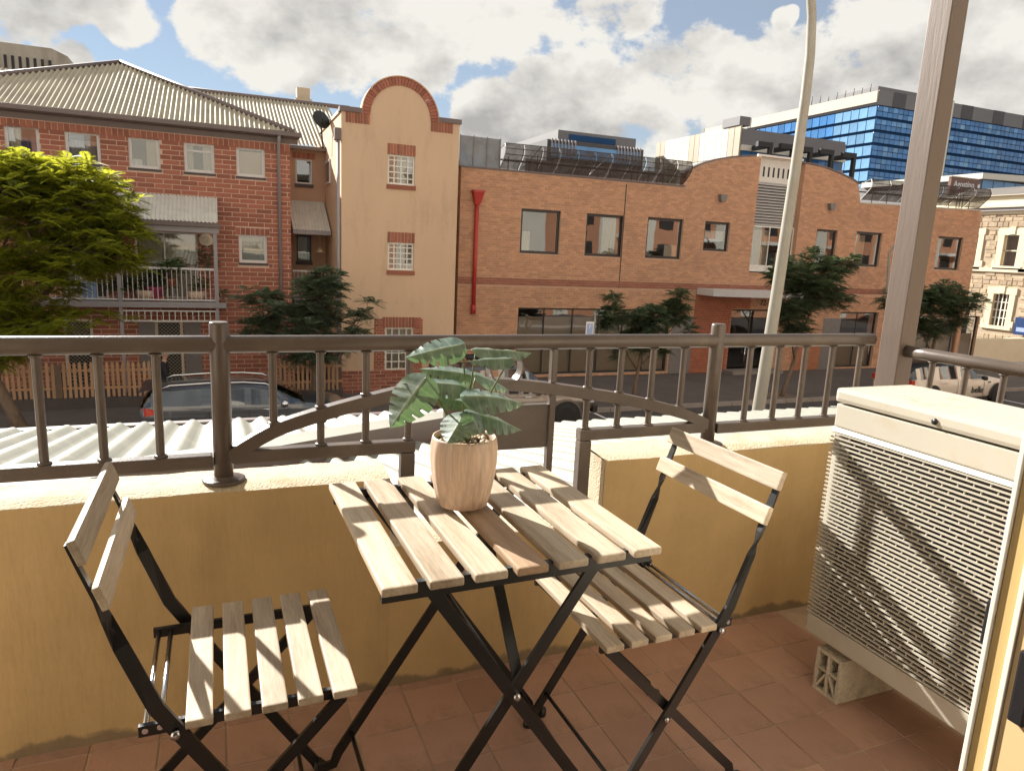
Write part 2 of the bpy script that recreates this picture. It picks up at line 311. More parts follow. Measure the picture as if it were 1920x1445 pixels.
M['tile'] = mat('terracotta_tile', (.44,.26,.19), .42, .14, 5, .12, 120, dirt=(.25,.155,.105), dscale=4.5, damt=.7, island=.14)
M['grout'] = mat('grout', (.46,.34,.25), .9, .2, 12)
M['ac'] = mat('aged_cream_plastic', (.52,.485,.405), .42, .05, 6, dirt=(.40,.31,.20), dscale=6, damt=.45)
M['ac_fin'] = mat('ac_coil', (.05,.042,.035), .5, .3, 40)
M['pot'] = mat('ribbed_pot_glaze', (.64,.46,.34), .42, .34, 95, coord='Object', stretch=(1,1,.05))
M['pebble'] = mat('pebble', (.42,.31,.2), .6, .3, 30, island=.55)
M['block'] = mat('concrete_block', (.62,.55,.42), .9, .15, 20, .8, 120, dirt=(.30,.25,.18), dscale=14, damt=.6)
M['door'] = mat('door_frame_cream', (.62,.45,.19), .4, .06, 5, dirt=(.42,.28,.10), dscale=5, damt=.35)
M['door2'] = mat('door_leaf_cream', (.70,.52,.27), .4, .05, 5)
M['white'] = mat('white_paint', (.78,.75,.68), .45, .05, 6)
M['awning'] = mat('awning_sheet', (.27,.268,.225), .55, .05, 1.5, dirt=(.55,.50,.38), dscale=4, damt=.3)
M['flash'] = mat('awning_flashing', (.33,.32,.27), .5, .06, 2)
M['redbrick'] = mat('red_brick', (.37,.135,.085), .85, .16, 30, island=.25)
M['mortar'] = mat('pink_mortar', (.70,.49,.38), .9, .12, 10)
M['orangebrick'] = mat('orange_brick', (.60,.335,.20), .85, .14, 25, island=.17, dirt=(.34,.20,.13), dscale=.8, damt=.5)
M['orangemortar'] = mat('orange_mortar', (.58,.37,.25), .9, .1, 10)
M['bandbrick'] = mat('band_brick', (.38,.155,.10), .85, .14, 25, island=.15)
M['portal'] = mat('portal_brick', (.40,.135,.075), .85, .14, 25, island=.15)
M['pier'] = mat('pier_brick', (.50,.20,.10), .85, .12, 25, island=.12)
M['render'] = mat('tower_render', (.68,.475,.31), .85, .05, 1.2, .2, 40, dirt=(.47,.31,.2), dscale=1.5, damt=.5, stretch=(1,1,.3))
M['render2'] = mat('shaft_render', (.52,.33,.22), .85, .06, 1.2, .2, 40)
M['zinc'] = mat('old_corrugated_iron', (.52,.455,.33), .75, .18, 2.2, dirt=(.30,.25,.17), dscale=1.6, damt=.5, stretch=(1,.25,1))
M['zinc2'] = mat('pale_corrugated_iron', (.66,.63,.56), .6, .08, 2, dirt=(.3,.28,.24), dscale=2.5, damt=.35)
M['gutter'] = mat('brown_grey_gutter', (.17,.13,.12), .5, .08, 4)
M['greypaint'] = mat('grey_mauve_paint', (.33,.30,.31), .5, .07, 4)
M['frame'] = mat('pale_window_frame', (.66,.63,.61), .45, .06, 6)
M['darkframe'] = mat('dark_window_frame', (.03,.028,.026), .4, .1, 6)
M['glass'] = glass('window_glass', refl=.07)
M['glass_dark'] = glass('office_glass', refl=.08)
M['car_glass'] = glass('car_glass', refl=.09)
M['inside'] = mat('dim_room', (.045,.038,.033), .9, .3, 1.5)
M['curtain'] = mat('curtain', (.62,.54,.43), .9, .14, 9, stretch=(8,8,.3))
M['blind'] = mat('holland_blind', (.60,.46,.32), .9, .05, 3)
M['curtain_blue'] = mat('blue_curtain', (.06,.12,.26), .9, .2, 6, stretch=(6,6,.3))
M['mesh_screen'] = screen('security_mesh', (.10,.09,.08), .5)
M['perf'] = screen('perforated_screen', (.085,.07,.062), .80)
M['perf_grey'] = screen('grey_screen', (.26,.26,.26), .72)
M['louvre'] = mat('louvre_metal', (.20,.185,.175), .45, .1, 4)
M['louvre_dark'] = mat('louvre_dark', (.03,.028,.027), .6, .1, 4)
M['redpipe'] = mat('red_pipe_paint', (.50,.045,.035), .4, .1, 5)
M['asphalt'] = mat('asphalt', (.075,.068,.065), .9, .25, 1.2, .4, 60, dirt=(.085,.078,.07), dscale=.35, damt=.6)
M['path'] = mat('footpath_paving', (.125,.105,.095), .9, .18, 2, .2, 40, dirt=(.07,.06,.055), dscale=.6, damt=.5)
M['kerb'] = mat('kerb_stone', (.27,.24,.21), .9, .15, 3)
M['picket'] = mat('timber_picket', (.52,.31,.18), .8, .18, 5, island=.16, stretch=(1,1,.2))
M['lowwall'] = mat('fence_plinth', (.10,.082,.078), .9, .15, 3)
M['bark'] = mat('bark', (.19,.135,.095), .9, .3, 14, .5, 40, stretch=(1,1,.25))
M['pole'] = mat('galvanised_pole', (.31,.29,.245), .5, .12, 5, dirt=(.27,.22,.15), dscale=7, damt=.55, stretch=(1,1,.4))
M['leaf_sun'] = foliage('jacaranda_leaf', (.12,.15,.028), (.50,.50,.045), .58)
M['leaf_dark'] = foliage('dark_feathery_leaf', (.095,.130,.078), (.14,.19,.07), .38)
M['leaf_grey'] = foliage('grey_green_feathery_leaf', (.115,.150,.098), (.15,.19,.09), .38)
M['leaf_pot'] = foliage('balcony_plant_leaf', (.07,.13,.04), (.12,.2,.04), .3)
M['suv'] = mat('blue_grey_car_paint', (.075,.084,.098), .28, .04, 3, metal=.5, coat=1)
M['ute'] = mat('bronze_grey_car_paint', (.17,.145,.125), .28, .04, 3, metal=.55, coat=1)
M['mini'] = mat('cream_white_car_paint', (.66,.60,.50), .3, .03, 3, coat=.8)
M['carblack'] = mat('car_black_trim', (.015,.015,.017), .4, .1, 8)
M['tyre'] = mat('tyre_rubber', (.02,.019,.018), .85, .2, 20)
M['alloy'] = mat('alloy_wheel', (.45,.44,.43), .3, .05, 8, metal=.9)
M['chrome'] = mat('chrome_trim', (.75,.75,.75), .12, .02, 5, metal=1)
M['tail'] = mat('tail_lamp_red', (.55,.05,.025), .2, .2, 25, coat=1)
M['headlamp'] = mat('headlamp_lens', (.5,.52,.55), .12, .1, 20, coat=1)
M['bluedoor'] = mat('blue_panel', (.02,.06,.20), .4, .1, 5)
M['skin'] = mat('skin', (.50,.29,.21), .55, .06, 6)
M['cloth'] = mat('dark_clothing', (.022,.021,.026), .9, .2, 12)
M['hair'] = mat('brown_hair', (.05,.03,.02), .7, .2, 30)
M['pink'] = mat('pink_plastic', (.60,.10,.22), .45, .06, 6)
M['terracotta'] = mat('terracotta_pot', (.42,.17,.09), .8, .12, 8)
M['bluebag'] = mat('pale_blue_plastic', (.25,.38,.62), .5, .12, 6)
M['brass'] = mat('warm_lamp_shade', (.62,.46,.28), .5, .1, 6)
M['dish'] = mat('black_dish', (.018,.018,.018), .5, .1, 6)
M['conc'] = mat('stained_concrete', (.52,.46,.37), .9, .14, .25, dirt=(.2,.16,.12), dscale=.35, damt=.7, stretch=(1,1,.35))
M['whitepanel'] = mat('white_facade_panel', (.74,.70,.60), .6, .05, .3)
M['beigepanel'] = mat('beige_facade_panel', (.50,.42,.31), .6, .06, .3)
M['greyclad'] = mat('grey_cladding', (.20,.19,.195), .6, .07, .2)
M['greyclad2'] = mat('dark_grey_cladding', (.085,.08,.085), .6, .07, .2)
M['creamclad'] = mat('cream_cladding', (.60,.52,.40), .6, .06, .2)
def curtainwall(name, col, spec=.6):
    m = mat(name, col, .12, .16, .35, spec=spec, island=.22); return m
M['bluea'] = curtainwall('blue_glass_mid', (.07,.23,.52)); M['blueb'] = curtainwall('blue_glass_deep', (.058,.20,.47)); M['bluec'] = curtainwall('blue_glass_pale', (.20,.40,.64))
M['blued'] = curtainwall('blue_glass_light', (.15,.34,.62))
M['bluedark'] = mat('spandrel_dark', (.03,.085,.20), .8, .1, .4, spec=.1)
M['stone'] = mat('rough_stone', (.50,.385,.265), .9, .2, 2.5, .9, 6, island=.22)
M['stonemortar'] = mat('stone_mortar', (.50,.40,.28), .9, .1, 4)
M['stucco'] = mat('pale_stucco', (.78,.69,.50), .7, .05, 1.5)
M['slate'] = mat('grey_roof_sheet', (.19,.165,.145), .7, .12, .5)
M['signbrown'] = mat('brown_sign_board', (.20,.10,.07), .5, .1, .8)
M['signwhite'] = mat('sign_white', (.80,.80,.80), .5, .03, 4)
M['signblue'] = mat('sign_print_blue', (.35,.45,.68), .5, .06, 12)
M['signdark'] = mat('sign_blue_board', (.015,.05,.17), .45, .1, 4)
M['ink'] = mat('black_ink', (.02,.02,.02), .6, .1, 5)
M['ourwall'] = mat('own_facade_render', (.64,.58,.48), .85, .06, .8)
M['ourbrick'] = mat('own_facade_brick', (.48,.22,.12), .85, .1, 3)
M['floorin'] = mat('room_carpet', (.25,.2,.15), .95, .1, 5)
M['roomwall'] = mat('room_wall', (.55,.50,.43), .9, .05, 2)
# ------------------------------------------------------------------ wider setting
GZ = -3.65           # road level
FZ = -3.52           # footpath level
o = struct(MB().face([(-900,-900,GZ-.03),(900,-900,GZ-.03),(900,900,GZ-.03),(-900,900,GZ-.03)]).build('ground', M['path']))
o = struct(MB().face([(-70,6.9,GZ),(34.5,6.9,GZ),(34.5,18.7,GZ),(-70,18.7,GZ)]).face([(34.5,-60,GZ),(46,-60,GZ),(46,160,GZ),(34.5,160,GZ)]).face([(46,6.9,GZ),(120,6.9,GZ),(120,18.7,GZ),(46,18.7,GZ)]).build('road', M['asphalt']))
mb = MB(); mb.box(-70,34.2,18.85,40,GZ-.01,FZ); mb.box(-70,34.2,-3,6.75,GZ-.01,FZ); mb.box(46.2,120,18.85,80,GZ-.01,FZ)
struct(mb.build('footpath', M['path']))
mb = MB()
x = -20.0
while x < 34: mb.cbox(x, x+1.18, 18.7, 18.848, GZ-.02, FZ+.006, .015); x += 1.2
x = -20.0
while x < 34: mb.cbox(x, x+1.18, 6.752, 6.9, GZ-.02, FZ+.006, .015); x += 1.2
struct(mb.build('kerb', M['kerb']))
mb = MB()
for x in range(-60, 34, 6): mb.box(x, x+2.2, 12.75, 12.87, GZ+.001, GZ+.005)
for x in (-1.8, 4.4, 10.6, 16.8, 23.0, 28.2): mb.box(x-.05, x+.05, 16.4, 18.65, GZ+.001, GZ+.005)
struct(mb.build('road_marking', M['signwhite']))

# ------------------------------------------------------------------ own building (stands round and behind the camera)
bt = thing('apartment_building', 'cream rendered apartment building with the balcony and its doorway', 'building', (0,0,GZ))
FY = .40
mb = MB()
mb.box(.93,2.6,FY-.25,FY,-3.25,2.72); mb.box(-2.6,-1.05,FY-.25,FY,-3.25,2.72); mb.box(-1.05,.93,FY-.25,FY,2.15,2.72); mb.box(-1.05,.93,FY-.25,FY,-3.25,-.02)
mb.box(2.6,22,FY-.25,FY,-3.6,7.5); mb.box(-22,-2.6,FY-.25,FY,-3.6,7.5); mb.box(-2.6,2.6,FY-.25,FY,2.72,7.5)
mb.build('front_wall', M['ourwall'], bt)
MB().box(-22,22,-9,FY-.26,7.2,7.5).build('roof', M['slate'], bt)
for x0 in [-21.8+3.2*k for k in range(13)]:
    if -6.2 < x0 < 2.4: continue
    mb = MB(); mb.box(x0+2.25,x0+3.05,FY+.004,FY+.05,-3.2,7.0); mb.build('brick_bay', M['ourbrick'], bt)
    for z in (.15,3.2):
        if x0 < -2.6 or x0 > 2.6: MB().box(x0+.45,x0+2.0,FY+.003,FY+.03,z,z+2.1).build('window', M['darkframe'], bt)
    for z in (2.45,5.6):
        mb = MB(); mb.box(x0+.3,x0+2.2,FY+.06,FY+1.3,z,z+.22); mb.box(x0+.3,x0+2.2,FY+1.2,FY+1.3,z+.22,z+.9); mb.build('upper_balcony', M['white'], bt)
nb_ = thing('neighbour_building', 'brick and render neighbour building on the near side of the street', 'building', (48,0,GZ))
MB().box(22.02,78,FY-.6,FY-.2,-3.6,6.8).build('front_wall', M['ourbrick'], nb_)
for k in range(15):
    x0 = 23+3.6*k; MB().box(x0,x0+1.3,FY-.199,FY-.1,-3.5,6.6).build('render_bay', M['ourwall'], nb_)
    for z in (-2.6,.3,3.4): MB().box(x0+1.7,x0+3.1,FY-.199,FY-.17,z,z+1.9).build('window', M['darkframe'], nb_)
    if k % 2: MB().box(x0+1.4,x0+3.4,FY-.19,FY+.9,2.6,2.85).build('balcony', M['white'], nb_)
MB().box(-2.6,2.6,FY+.002,2.05,2.75,2.95).build('balcony_soffit', M['roomwall'], bt)
mb = MB(); mb.box(-2.6,2.6,-4,-3.9,-.02,2.7); mb.box(-2.6,-2.5,-3.9,FY-.26,-.02,2.7); mb.box(2.5,2.6,-3.9,FY-.26,-.02,2.7); mb.box(-2.5,2.5,-3.9,FY-.26,2.6,2.7)
mb.build('room_wall', M['roomwall'], bt)
MB().box(-2.5,2.5,-3.9,FY-.02,-.1,-.02).build('room_floor', M['floorin'], bt)

# ------------------------------------------------------------------ balcony floor with single tiles
fl = struct(MB().box(-2.6,2.3,FY,1.80,-.12,-.0025).build('balcony_floor', M['grout']))
TP = .1555
tb = MB().cbox(-.0755,.0755,-.0755,.0755,-.012,0,.0016)
first = None
rowY = [1.2885+TP*k for k in range(-6, 4)]
for j, y0 in enumerate(rowY):
    yc = y0+TP/2
    if yc-.0755 > 1.785: continue
    for i in range(-11, 8):
        xc = .5905+.0+TP*i+TP/2-.0
        if xc > 2.0: continue
        if first is None:
            first = tb.build('tile', M['tile'], fl); first.location = (xc,yc,0); t = first
        else:
            t = bpy.data.objects.new('tile', first.data); C.objects.link(t); t.parent = fl; t.location = (xc,yc,0)
        t.location.z = random.uniform(-.0006,.0006); t.rotation_euler = (random.uniform(-.003,.003), random.uniform(-.003,.003), random.uniform(-.004,.004))

# ------------------------------------------------------------------ parapet walls
def rough_box(name, x0, x1, y0, y1, z0, z1, parent, face_m, top_m, seed, end_l=False, end_r=False):
    """rendered wall section with hand-trowelled wobble; inner face painted, top and ends bare render"""
    random.seed(seed)
    mb = MB(); n = max(2, int((x1-x0)/.05)); mz = 10
    pts = [[None]*(mz+1) for _ in range(n+1)]
    for i in range(n+1):
        for k in range(mz+1):
            x = x0+(x1-x0)*i/n; z = z0+(z1-z0)*k/mz
            w = mnoise.noise(Vector((x*3, z*3, 0)))*.004
            pts[i][k] = (x, y0+w, z + (mnoise.noise(Vector((x*6+seed, 9, 0)))*.003 if k == mz else 0))
    vs = [p for c in pts for p in c]
    mb.mesh(vs, [(i*(mz+1)+k, (i+1)*(mz+1)+k, (i+1)*(mz+1)+k+1, i*(mz+1)+k+1) for i in range(n) for k in range(mz)], True)
    a = mb.build('wall_face', face_m, parent)
    mc = MB(); ny = 5
    tv = []
    for i in range(n+1):
        for j in range(ny+1):
            if j == 0: tv.append(pts[i][mz]); continue
            x = x0+(x1-x0)*i/n; y = y0+(y1-y0)*j/ny
            e = .006 if j in (1,) else .008
            tv.append((x, y, z1+e+mnoise.noise(Vector((x*9, y*9, seed)))*.005))
    mc.mesh(tv, [(i*(ny+1)+j, (i+1)*(ny+1)+j, (i+1)*(ny+1)+j+1, i*(ny+1)+j+1) for i in range(n) for j in range(ny)], True)
    mc.face([(x0,y1,z0),(x1,y1,z0),(x1,y1,z1+.006),(x0,y1,z1+.006)])
    mc.face([(x0,y0+.002,z0),(x0,y1,z0),(x0,y1,z1+.006),(x0,y0+.002,z1)]); mc.face([(x1,y0+.002,z0),(x1,y1,z0),(x1,y1,z1+.006),(x1,y0+.002,z1)])
    mc.build('coping', top_m, parent)
pw = thing('parapet_wall', 'ochre painted balcony wall behind the left chair, with a pale rough top', 'wall', (-.5,1.87,0), group='ochre balcony walls')
rough_box('p', -2.6, .40, 1.79, 1.95, -.12, .628, pw, M['ochre'], M['cream_render'], 3)
pw2 = thing('parapet_wall', 'ochre painted balcony wall behind the right chair, with a pale rough end', 'wall', (1.7,1.87,0), group='ochre balcony walls')
rough_box('p', 1.068, 2.46, 1.79, 1.95, -.12, .628, pw2, M['ochre'], M['cream_render'], 11)
pw3 = thing('parapet_wall', 'low ochre wall section under the railing gap, behind the table', 'wall', (.73,1.87,0), group='ochre balcony walls')
rough_box('p', .40, 1.068, 1.79, 1.95, -.12, .43, pw3, M['ochre'], M['cream_render'], 17)
pw4 = thing('side_parapet_wall', 'ochre side wall of the balcony hidden behind the air conditioner', 'wall', (2.3,1.1,0), group='ochre balcony walls')
MB().box(2.2,2.38,.403,1.787,-.12,.62).build('wall_face', M['ochre'], pw4)

# ------------------------------------------------------------------ front railing
RY = 1.86
rt = thing('balcony_railing', 'brown metal railing with round posts, an arched bar and a ring in the middle', 'railing', (.73,RY,.63))
rm = M['rail']
def collar(mb, x, z, up=1): mb.lathe([(.0115,0),(.0165,.0005),(.0150,.004),(.0108,.006)] if up > 0 else [(.0108,-.006),(.0150,-.004),(.0165,-.0005),(.0115,0)], (x,RY,z), 12)
for px in (-.018, 1.50):
    mb = MB(); mb.tube([(px,RY,.635),(px,RY,1.040),(px,RY,1.046)], [.0232,.0232,.0205], 24); mb.build('post', rm, rt)
    mf = MB(); mf.lathe([(.052,0),(.052,.005),(.047,.007),(.024,.008),(.0235,.014)], (px,RY,.637), 28); mf.build('flange', rm, rt)
mb = MB()
mb.tube([(-1.4+.1*i,RY,.990) for i in range(37)], .0222, 20); mb.build('top_rail', rm, rt)
h = .0175
mb = MB(); mb.cbox(-1.4,-.043,RY-.0175,RY+.0175,.692-h,.692+h,.004); mb.build('bottom_rail', rm, rt)
mb = MB(); mb.cbox(.007,.482,RY-.0176,RY+.0176,.6985-h,.6985+h,.004); mb.build('bottom_rail', rm, rt)
mb = MB(); mb.cbox(.441,.4815,RY-.0172,RY+.0172,.40,.680,.004); mb.build('drop_bar', rm, rt)
mb = MB(); mb.cbox(1.004,1.476,RY-.0176,RY+.0176,.6985-h,.6985+h,.004); mb.build('bottom_rail', rm, rt)
mb = MB(); mb.cbox(1.0045,1.045,RY-.0172,RY+.0172,.40,.680,.004); mb.build('drop_bar', rm, rt)
mb = MB(); mb.cbox(1.525,2.249,RY-.0175,RY+.0175,.692-h,.692+h,.004); mb.build('bottom_rail', rm, rt)
ac_ = [(-.005,.716),(.102,.779),(.223,.818),(.344,.848),(.453,.871),(.56,.884),(.673,.887),(.78,.881),(.904,.866),(1.036,.845),(1.149,.825),(1.269,.798),(1.39,.765),(1.49,.724)]
apts = []
for i in range(len(ac_)-1):
    for q in range(4):
        t = q/4; p0 = ac_[max(i-1,0)]; p1 = ac_[i]; p2 = ac_[i+1]; p3 = ac_[min(i+2,len(ac_)-1)]
        f = lambda a,b,c,d: .5*((2*b)+(-a+c)*t+(2*a-5*b+4*c-d)*t*t+(-a+3*b-3*c+d)*t**3)
        apts.append((f(p0[0],p1[0],p2[0],p3[0]), RY, f(p0[1],p1[1],p2[1],p3[1])-h))
apts.append((ac_[-1][0],RY,ac_[-1][1]-h))
mb = MB(); mb.strip(apts, .036, .034, (0,1,0)); mb.build('arch_bar', rm, rt)
def archz(x):
    for a, b in zip(apts, apts[1:]):
        if a[0] <= x <= b[0]: return a[2]+(b[2]-a[2])*(x-a[0])/(b[0]-a[0])
    return .7
def baluster(x, z0, z1, c0=True, c1=True):
    mb = MB(); mb.tube([(x,RY,z0),(x,RY,z1)], .0102, 12, cap=False)
    if c0: collar(mb, x, z0+.0005, 1)
    if c1: collar(mb, x, z1-.0005, -1)
    mb.build('baluster', rm, rt)
for x in (-1.15,-1.025,-.90,-.777,-.653,-.529,-.406,-.283,-.161): baluster(x, .709, .9695)
for x in (.106,.225,.345,.464): baluster(x, archz(x)+h, .9695)
for x in (.225,.345,.464): baluster(x, .716, archz(x)-h)
for x in (1.027,1.140,1.257,1.374): baluster(x, archz(x)+h, .9695)
for x in (1.027,1.140,1.257): baluster(x, .716, archz(x)-h)
for x in (1.645,1.770,1.888,2.014,2.152): baluster(x, .709, .9695)
for x in (.578,.905):
    MB().cbox(x-.010,x+.010,RY-.012,RY+.012,.40,archz(x)-h-.0005,.003).build('drop_bar', rm, rt)
    MB().cbox(x-.0095,x+.0095,RY-.0115,RY+.0115,archz(x)+h+.0005,.9695,.003).build('baluster', rm, rt)
mb = MB(); mb.box(.589,.894,RY-.002,RY+.002,.666,.800); mb.box(.589,.894,RY-.012,RY+.012,.800,.803); mb.build('panel', rm, rt)
mb = MB(); n = 40; ri, ro, w = .0475, .0525, .020
for k in range(n):
    a, b = 2*math.pi*k/n, 2*math.pi*(k+1)/n; c = lambda r, t, y: (.748+r*math.cos(t), y, .9165+r*math.sin(t))
    mb.face([c(ri,a,RY-w),c(ri,b,RY-w),c(ri,b,RY+w),c(ri,a,RY+w)], True); mb.face([c(ro,a,RY-w),c(ro,b,RY-w),c(ro,b,RY+w),c(ro,a,RY+w)], True)
    for y in (RY-w,RY+w): mb.face([c(ri,a,y),c(ri,b,y),c(ro,b,y),c(ro,a,y)])
mb.build('ring', rm, rt)
# corner column and side rail
ct = thing('corner_post', 'tall square brown post at the right corner of the balcony', 'post', (2.29,1.825,.63))
MB().cbox(2.252,2.328,1.782,1.868,.635,2.75,.004).build('shaft', M['column'], ct)
srt = thing('side_railing', 'short brown railing on the right side behind the air conditioner', 'railing', (2.29,1.2,.63))
MB().tube([(2.29,1.7815,.957),(2.29,1.70,.957),(2.29,.42,.957)], .0215, 18).build('top_rail', rm, srt)
MB().cbox(2.273,2.307,.42,1.781,.675,.709,.004).build('bottom_rail', rm, srt)
for y in (1.675,1.552,1.428,1.305,1.182,1.06,.936,.812,.689,.565):
    mb = MB(); mb.tube([(2.29,y,.709),(2.29,y,.937)], .0102, 12, cap=False); mb.lathe([(.0108,-.006),(.0150,-.004),(.0165,-.0005),(.0115,0)], (2.29,y,.9365), 12); mb.lathe([(.0115,0),(.0165,.0005),(.0150,.004),(.0108,.006)], (2.29,y,.7095), 12); mb.build('baluster', rm, srt)

# ------------------------------------------------------------------ sliding door frame at the right edge
dt = thing('door_frame', 'cream sliding door frame with a dark latch at the right edge', 'door frame', (.89,.45,0))
MB().cbox(.868,.925,.5025,.5085,-.02,2.14,.001).build('weather_strip', M['white'], dt)
MB().cbox(.872,.925,.481,.502,-.02,2.14,.002).build('frame_post', M['door'], dt)
MB().cbox(.868,.925,.4735,.4805,-.02,2.14,.001).build('weather_strip', M['white'], dt)
MB().cbox(.871,.925,.400,.473,-.02,2.14,.002).build('door_stile', M['door2'], dt)
MB().cbox(.862,.8715,.444,.463,.722,.815,.003).build('latch', M['carblack'], dt)
MB().cbox(.874,.90,.509,.5165,.790,.850,.002).build('latch', M['carblack'], dt)

# ------------------------------------------------------------------ furniture
def slat_mesh(L, w, t, b=.004):
    return MB().cbox(-w/2,w/2,-L/2,L/2,-t/2,t/2,b)
bl = M['black']
tt = thing('folding_table', 'square slatted folding table with pale acacia top and black crossed legs', 'table', (.484,1.305,0), R(1.3))
def tl(x, y, z): return (x, y, z)
hx, hy, tz = .2715, .268, .7075
sl0 = None
for k in range(7):
    x = -hx+.0305+k*(2*hx-.061)/6
    mtl = M['wood_shade'] if k == 3 else M['wood']
    mb = slat_mesh(2*hy, .061, .016)
    s = mb.build('slat', mtl, None); s.parent = tt; s.location = (x, 0, tz-.008); s.rotation_euler = (0,0,random.uniform(-.004,.004))
    if k == 3: s['label'] = 'table slat under the pot, coloured browner for the pot shadow'
def loc(mb, name, m, parent):
    o = mb.build(name, m, None); o.parent = parent; return o
mb = MB(); mb.bar((-hx+.006,-hy+.030,.6835),(hx-.006,-hy+.030,.6835),.012,.030); loc(mb,'apron',bl,tt)
mb = MB(); mb.bar((-hx+.006,hy-.030,.6835),(hx-.006,hy-.030,.6835),.012,.030); loc(mb,'apron',bl,tt)
for y, a, b in ((-hy+.045,-1,1),(hy-.045,-1,1)):
    # pair of crossing flat bars on each side, bent flat at the foot
    dy = .012 if y < 0 else -.012
    mb = MB(); mb.strip([(-.185,y,.685),(.252,y,.045),(.262,y,.018),(.300,y,.011)], .007, .024, (0,1,0)); loc(mb,'leg',bl,tt)
    mb = MB(); mb.strip([(.175,y+dy,.685),(-.262,y+dy,.045),(-.272,y+dy,.018),(-.310,y+dy,.011)], .007, .024, (0,1,0)); loc(mb,'leg',bl,tt)
    mb = MB(); mb.lathe([(.002,-.008),(.007,-.007),(.007,.007),(.002,.008)], (-.003,y-.006 if y < 0 else y+.006,.4265), 12, 'Y'); loc(mb,'bolt',M['steel'],tt)
    for x in (.292,-.302):
        mb = MB(); mb.lathe([(.013,0),(.014,.004),(.013,.020),(.009,.023)], (x,y,.0), 12); loc(mb,'foot',bl,tt)
for x, z in ((.220,.092),(-.230,.092)):
    mb = MB(); mb.tube([(x,-hy+.05,z),(x,hy-.05,z)], .005, 8); loc(mb,'stretcher',bl,tt)
mb = MB(); mb.tube([(-.003,-hy+.05,.4265),(-.003,hy-.05,.4265)], .0055, 8); loc(mb,'axle',bl,tt)
mb = MB(); mb.strip([(.02,.05,.688),(.022,-.07,.56),(.012,-.205,.437)], .022, .005, (1,0,0)); loc(mb,'brace',bl,tt)

ch = thing('folding_chair', 'folding chair with slatted acacia seat and back, left of the table', 'chair', (.056,1.343,0), R(.6), group='slatted folding chairs')
def make_chair(root):
    W2 = .199
    for k in range(5):
        x = -.1205+k*.0605
        mb = slat_mesh(2*W2, .043, .015, .003)
        s = loc(mb,'seat_slat',M['wood'],root); s.location = (x,0,.4525)
    # side rails under the seat, run back past the backrest bars
    for sgn in (-1,1):
        y = sgn*.160
        mb = MB(); mb.bar((-.215,y,.434),(.135,y,.434),.009,.020); loc(mb,'seat_rail',bl,root)
        yb = sgn*.186
        pts = [(-.291,yb,.790),(-.276,yb,.745),(-.258,yb,.695),(-.246,yb,.660),(-.229,yb,.608),(-.184,yb,.488),(-.150,yb,.432),(-.106,yb,.360),(.111,yb,.022),(.118,yb,.006)]
        # twisted strip: broad face to the slats at the top, edge-on below the twist
        mb = MB(); n0 = 0; prev = None
        for i, p in enumerate(pts):
            t = (Vector(pts[min(i+1,len(pts)-1)])-Vector(pts[max(i-1,0)])).normalized()
            tw = [math.pi/2,math.pi/2,math.pi/2,1.25,.3,0,0,0,0,0][i]
            side = Vector((0,1,0)); nn = t.cross(side).normalized()
            a = side*math.sin(tw)+nn*math.cos(tw); b = t.cross(a).normalized()
            w = [.016,.018,.020,.021,.024,.025,.025,.024,.022,.022][i]; hh = [.005,.005,.006,.008,.009,.008,.008,.008,.008,.008][i]
            for u, v in ((-1,-1),(1,-1),(1,1),(-1,1)): mb.v.append(tuple(Vector(p)+a*(u*w/2)+b*(v*hh/2)))
            if i:
                q = (i-1)*4
                for k in range(4): mb.f.append((q+k,q+(k+1)%4,q+4+(k+1)%4,q+4+k)); mb.sm.append(False)
        mb.f.append((3,2,1,0)); mb.f.append(tuple(len(mb.v)-4+k for k in range(4))); mb.sm += [False,False]
        loc(mb,'back_leg',bl,root)
        yf = sgn*.172
        mb = MB(); mb.strip([(.120,yf,.432),(-.250,yf,.050),(-.258,yf,.022),(-.285,yf,.010)], .008, .022, (0,1,0)); loc(mb,'front_leg',bl,root)
        mb = MB(); mb.lathe([(.002,-.007),(.0075,-.006),(.0075,.006),(.002,.007)], (-.157,sgn*.197,.440), 12, 'Y'); loc(mb,'bolt',M['steel'],root)
        mb = MB(); mb.lathe([(.002,-.006),(.006,-.005),(.006,.005),(.002,.006)], (-.032,sgn*.193,.246), 12, 'Y'); loc(mb,'bolt',M['steel'],root)
        mb = MB(); mb.lathe([(.012,0),(.013,.004),(.011,.02)], (.120,yb,0), 10); loc(mb,'foot',bl,root)
        mb = MB(); mb.lathe([(.012,0),(.013,.004),(.011,.02)], (-.283,yf,0), 10); loc(mb,'foot',bl,root)
    mb = MB(); mb.tube([(-.205,-.165,.434),(-.205,.165,.434)], .005, 10); loc(mb,'rod',M['steel'],root)
    mb = MB(); mb.tube([(-.182,-.165,.436),(-.182,.165,.436)], .005, 10); loc(mb,'rod',M['steel'],root)
    mb = MB(); mb.tube([(.070,-.186,.086),(.070,.186,.086)], .005, 8); loc(mb,'stretcher',bl,root)
    mb = MB(); mb.tube([(-.215,-.170,.086),(-.215,.170,.086)], .005, 8); loc(mb,'stretcher',bl,root)
    for zc, xc in ((.779,-.2765),(.701,-.2490)):
        s = loc(slat_mesh(.408,.043 if zc > .73 else .042,.013,.003),'back_slat',M['wood'],root)
        s.location = (xc,0,zc); s.rotation_euler = (0,R(90-19),0)
make_chair(ch)
ch2 = copy_tree(ch, None, label='folding chair with slatted acacia seat and back, between the table and the air conditioner')
ch2.location = (.842,1.322,0); ch2.rotation_euler = (0,0,R(180+1.5))
for c in ch2.children:
    if c.name.startswith('back_slat') or c.name.startswith('seat_slat'): c.data = c.data.copy()

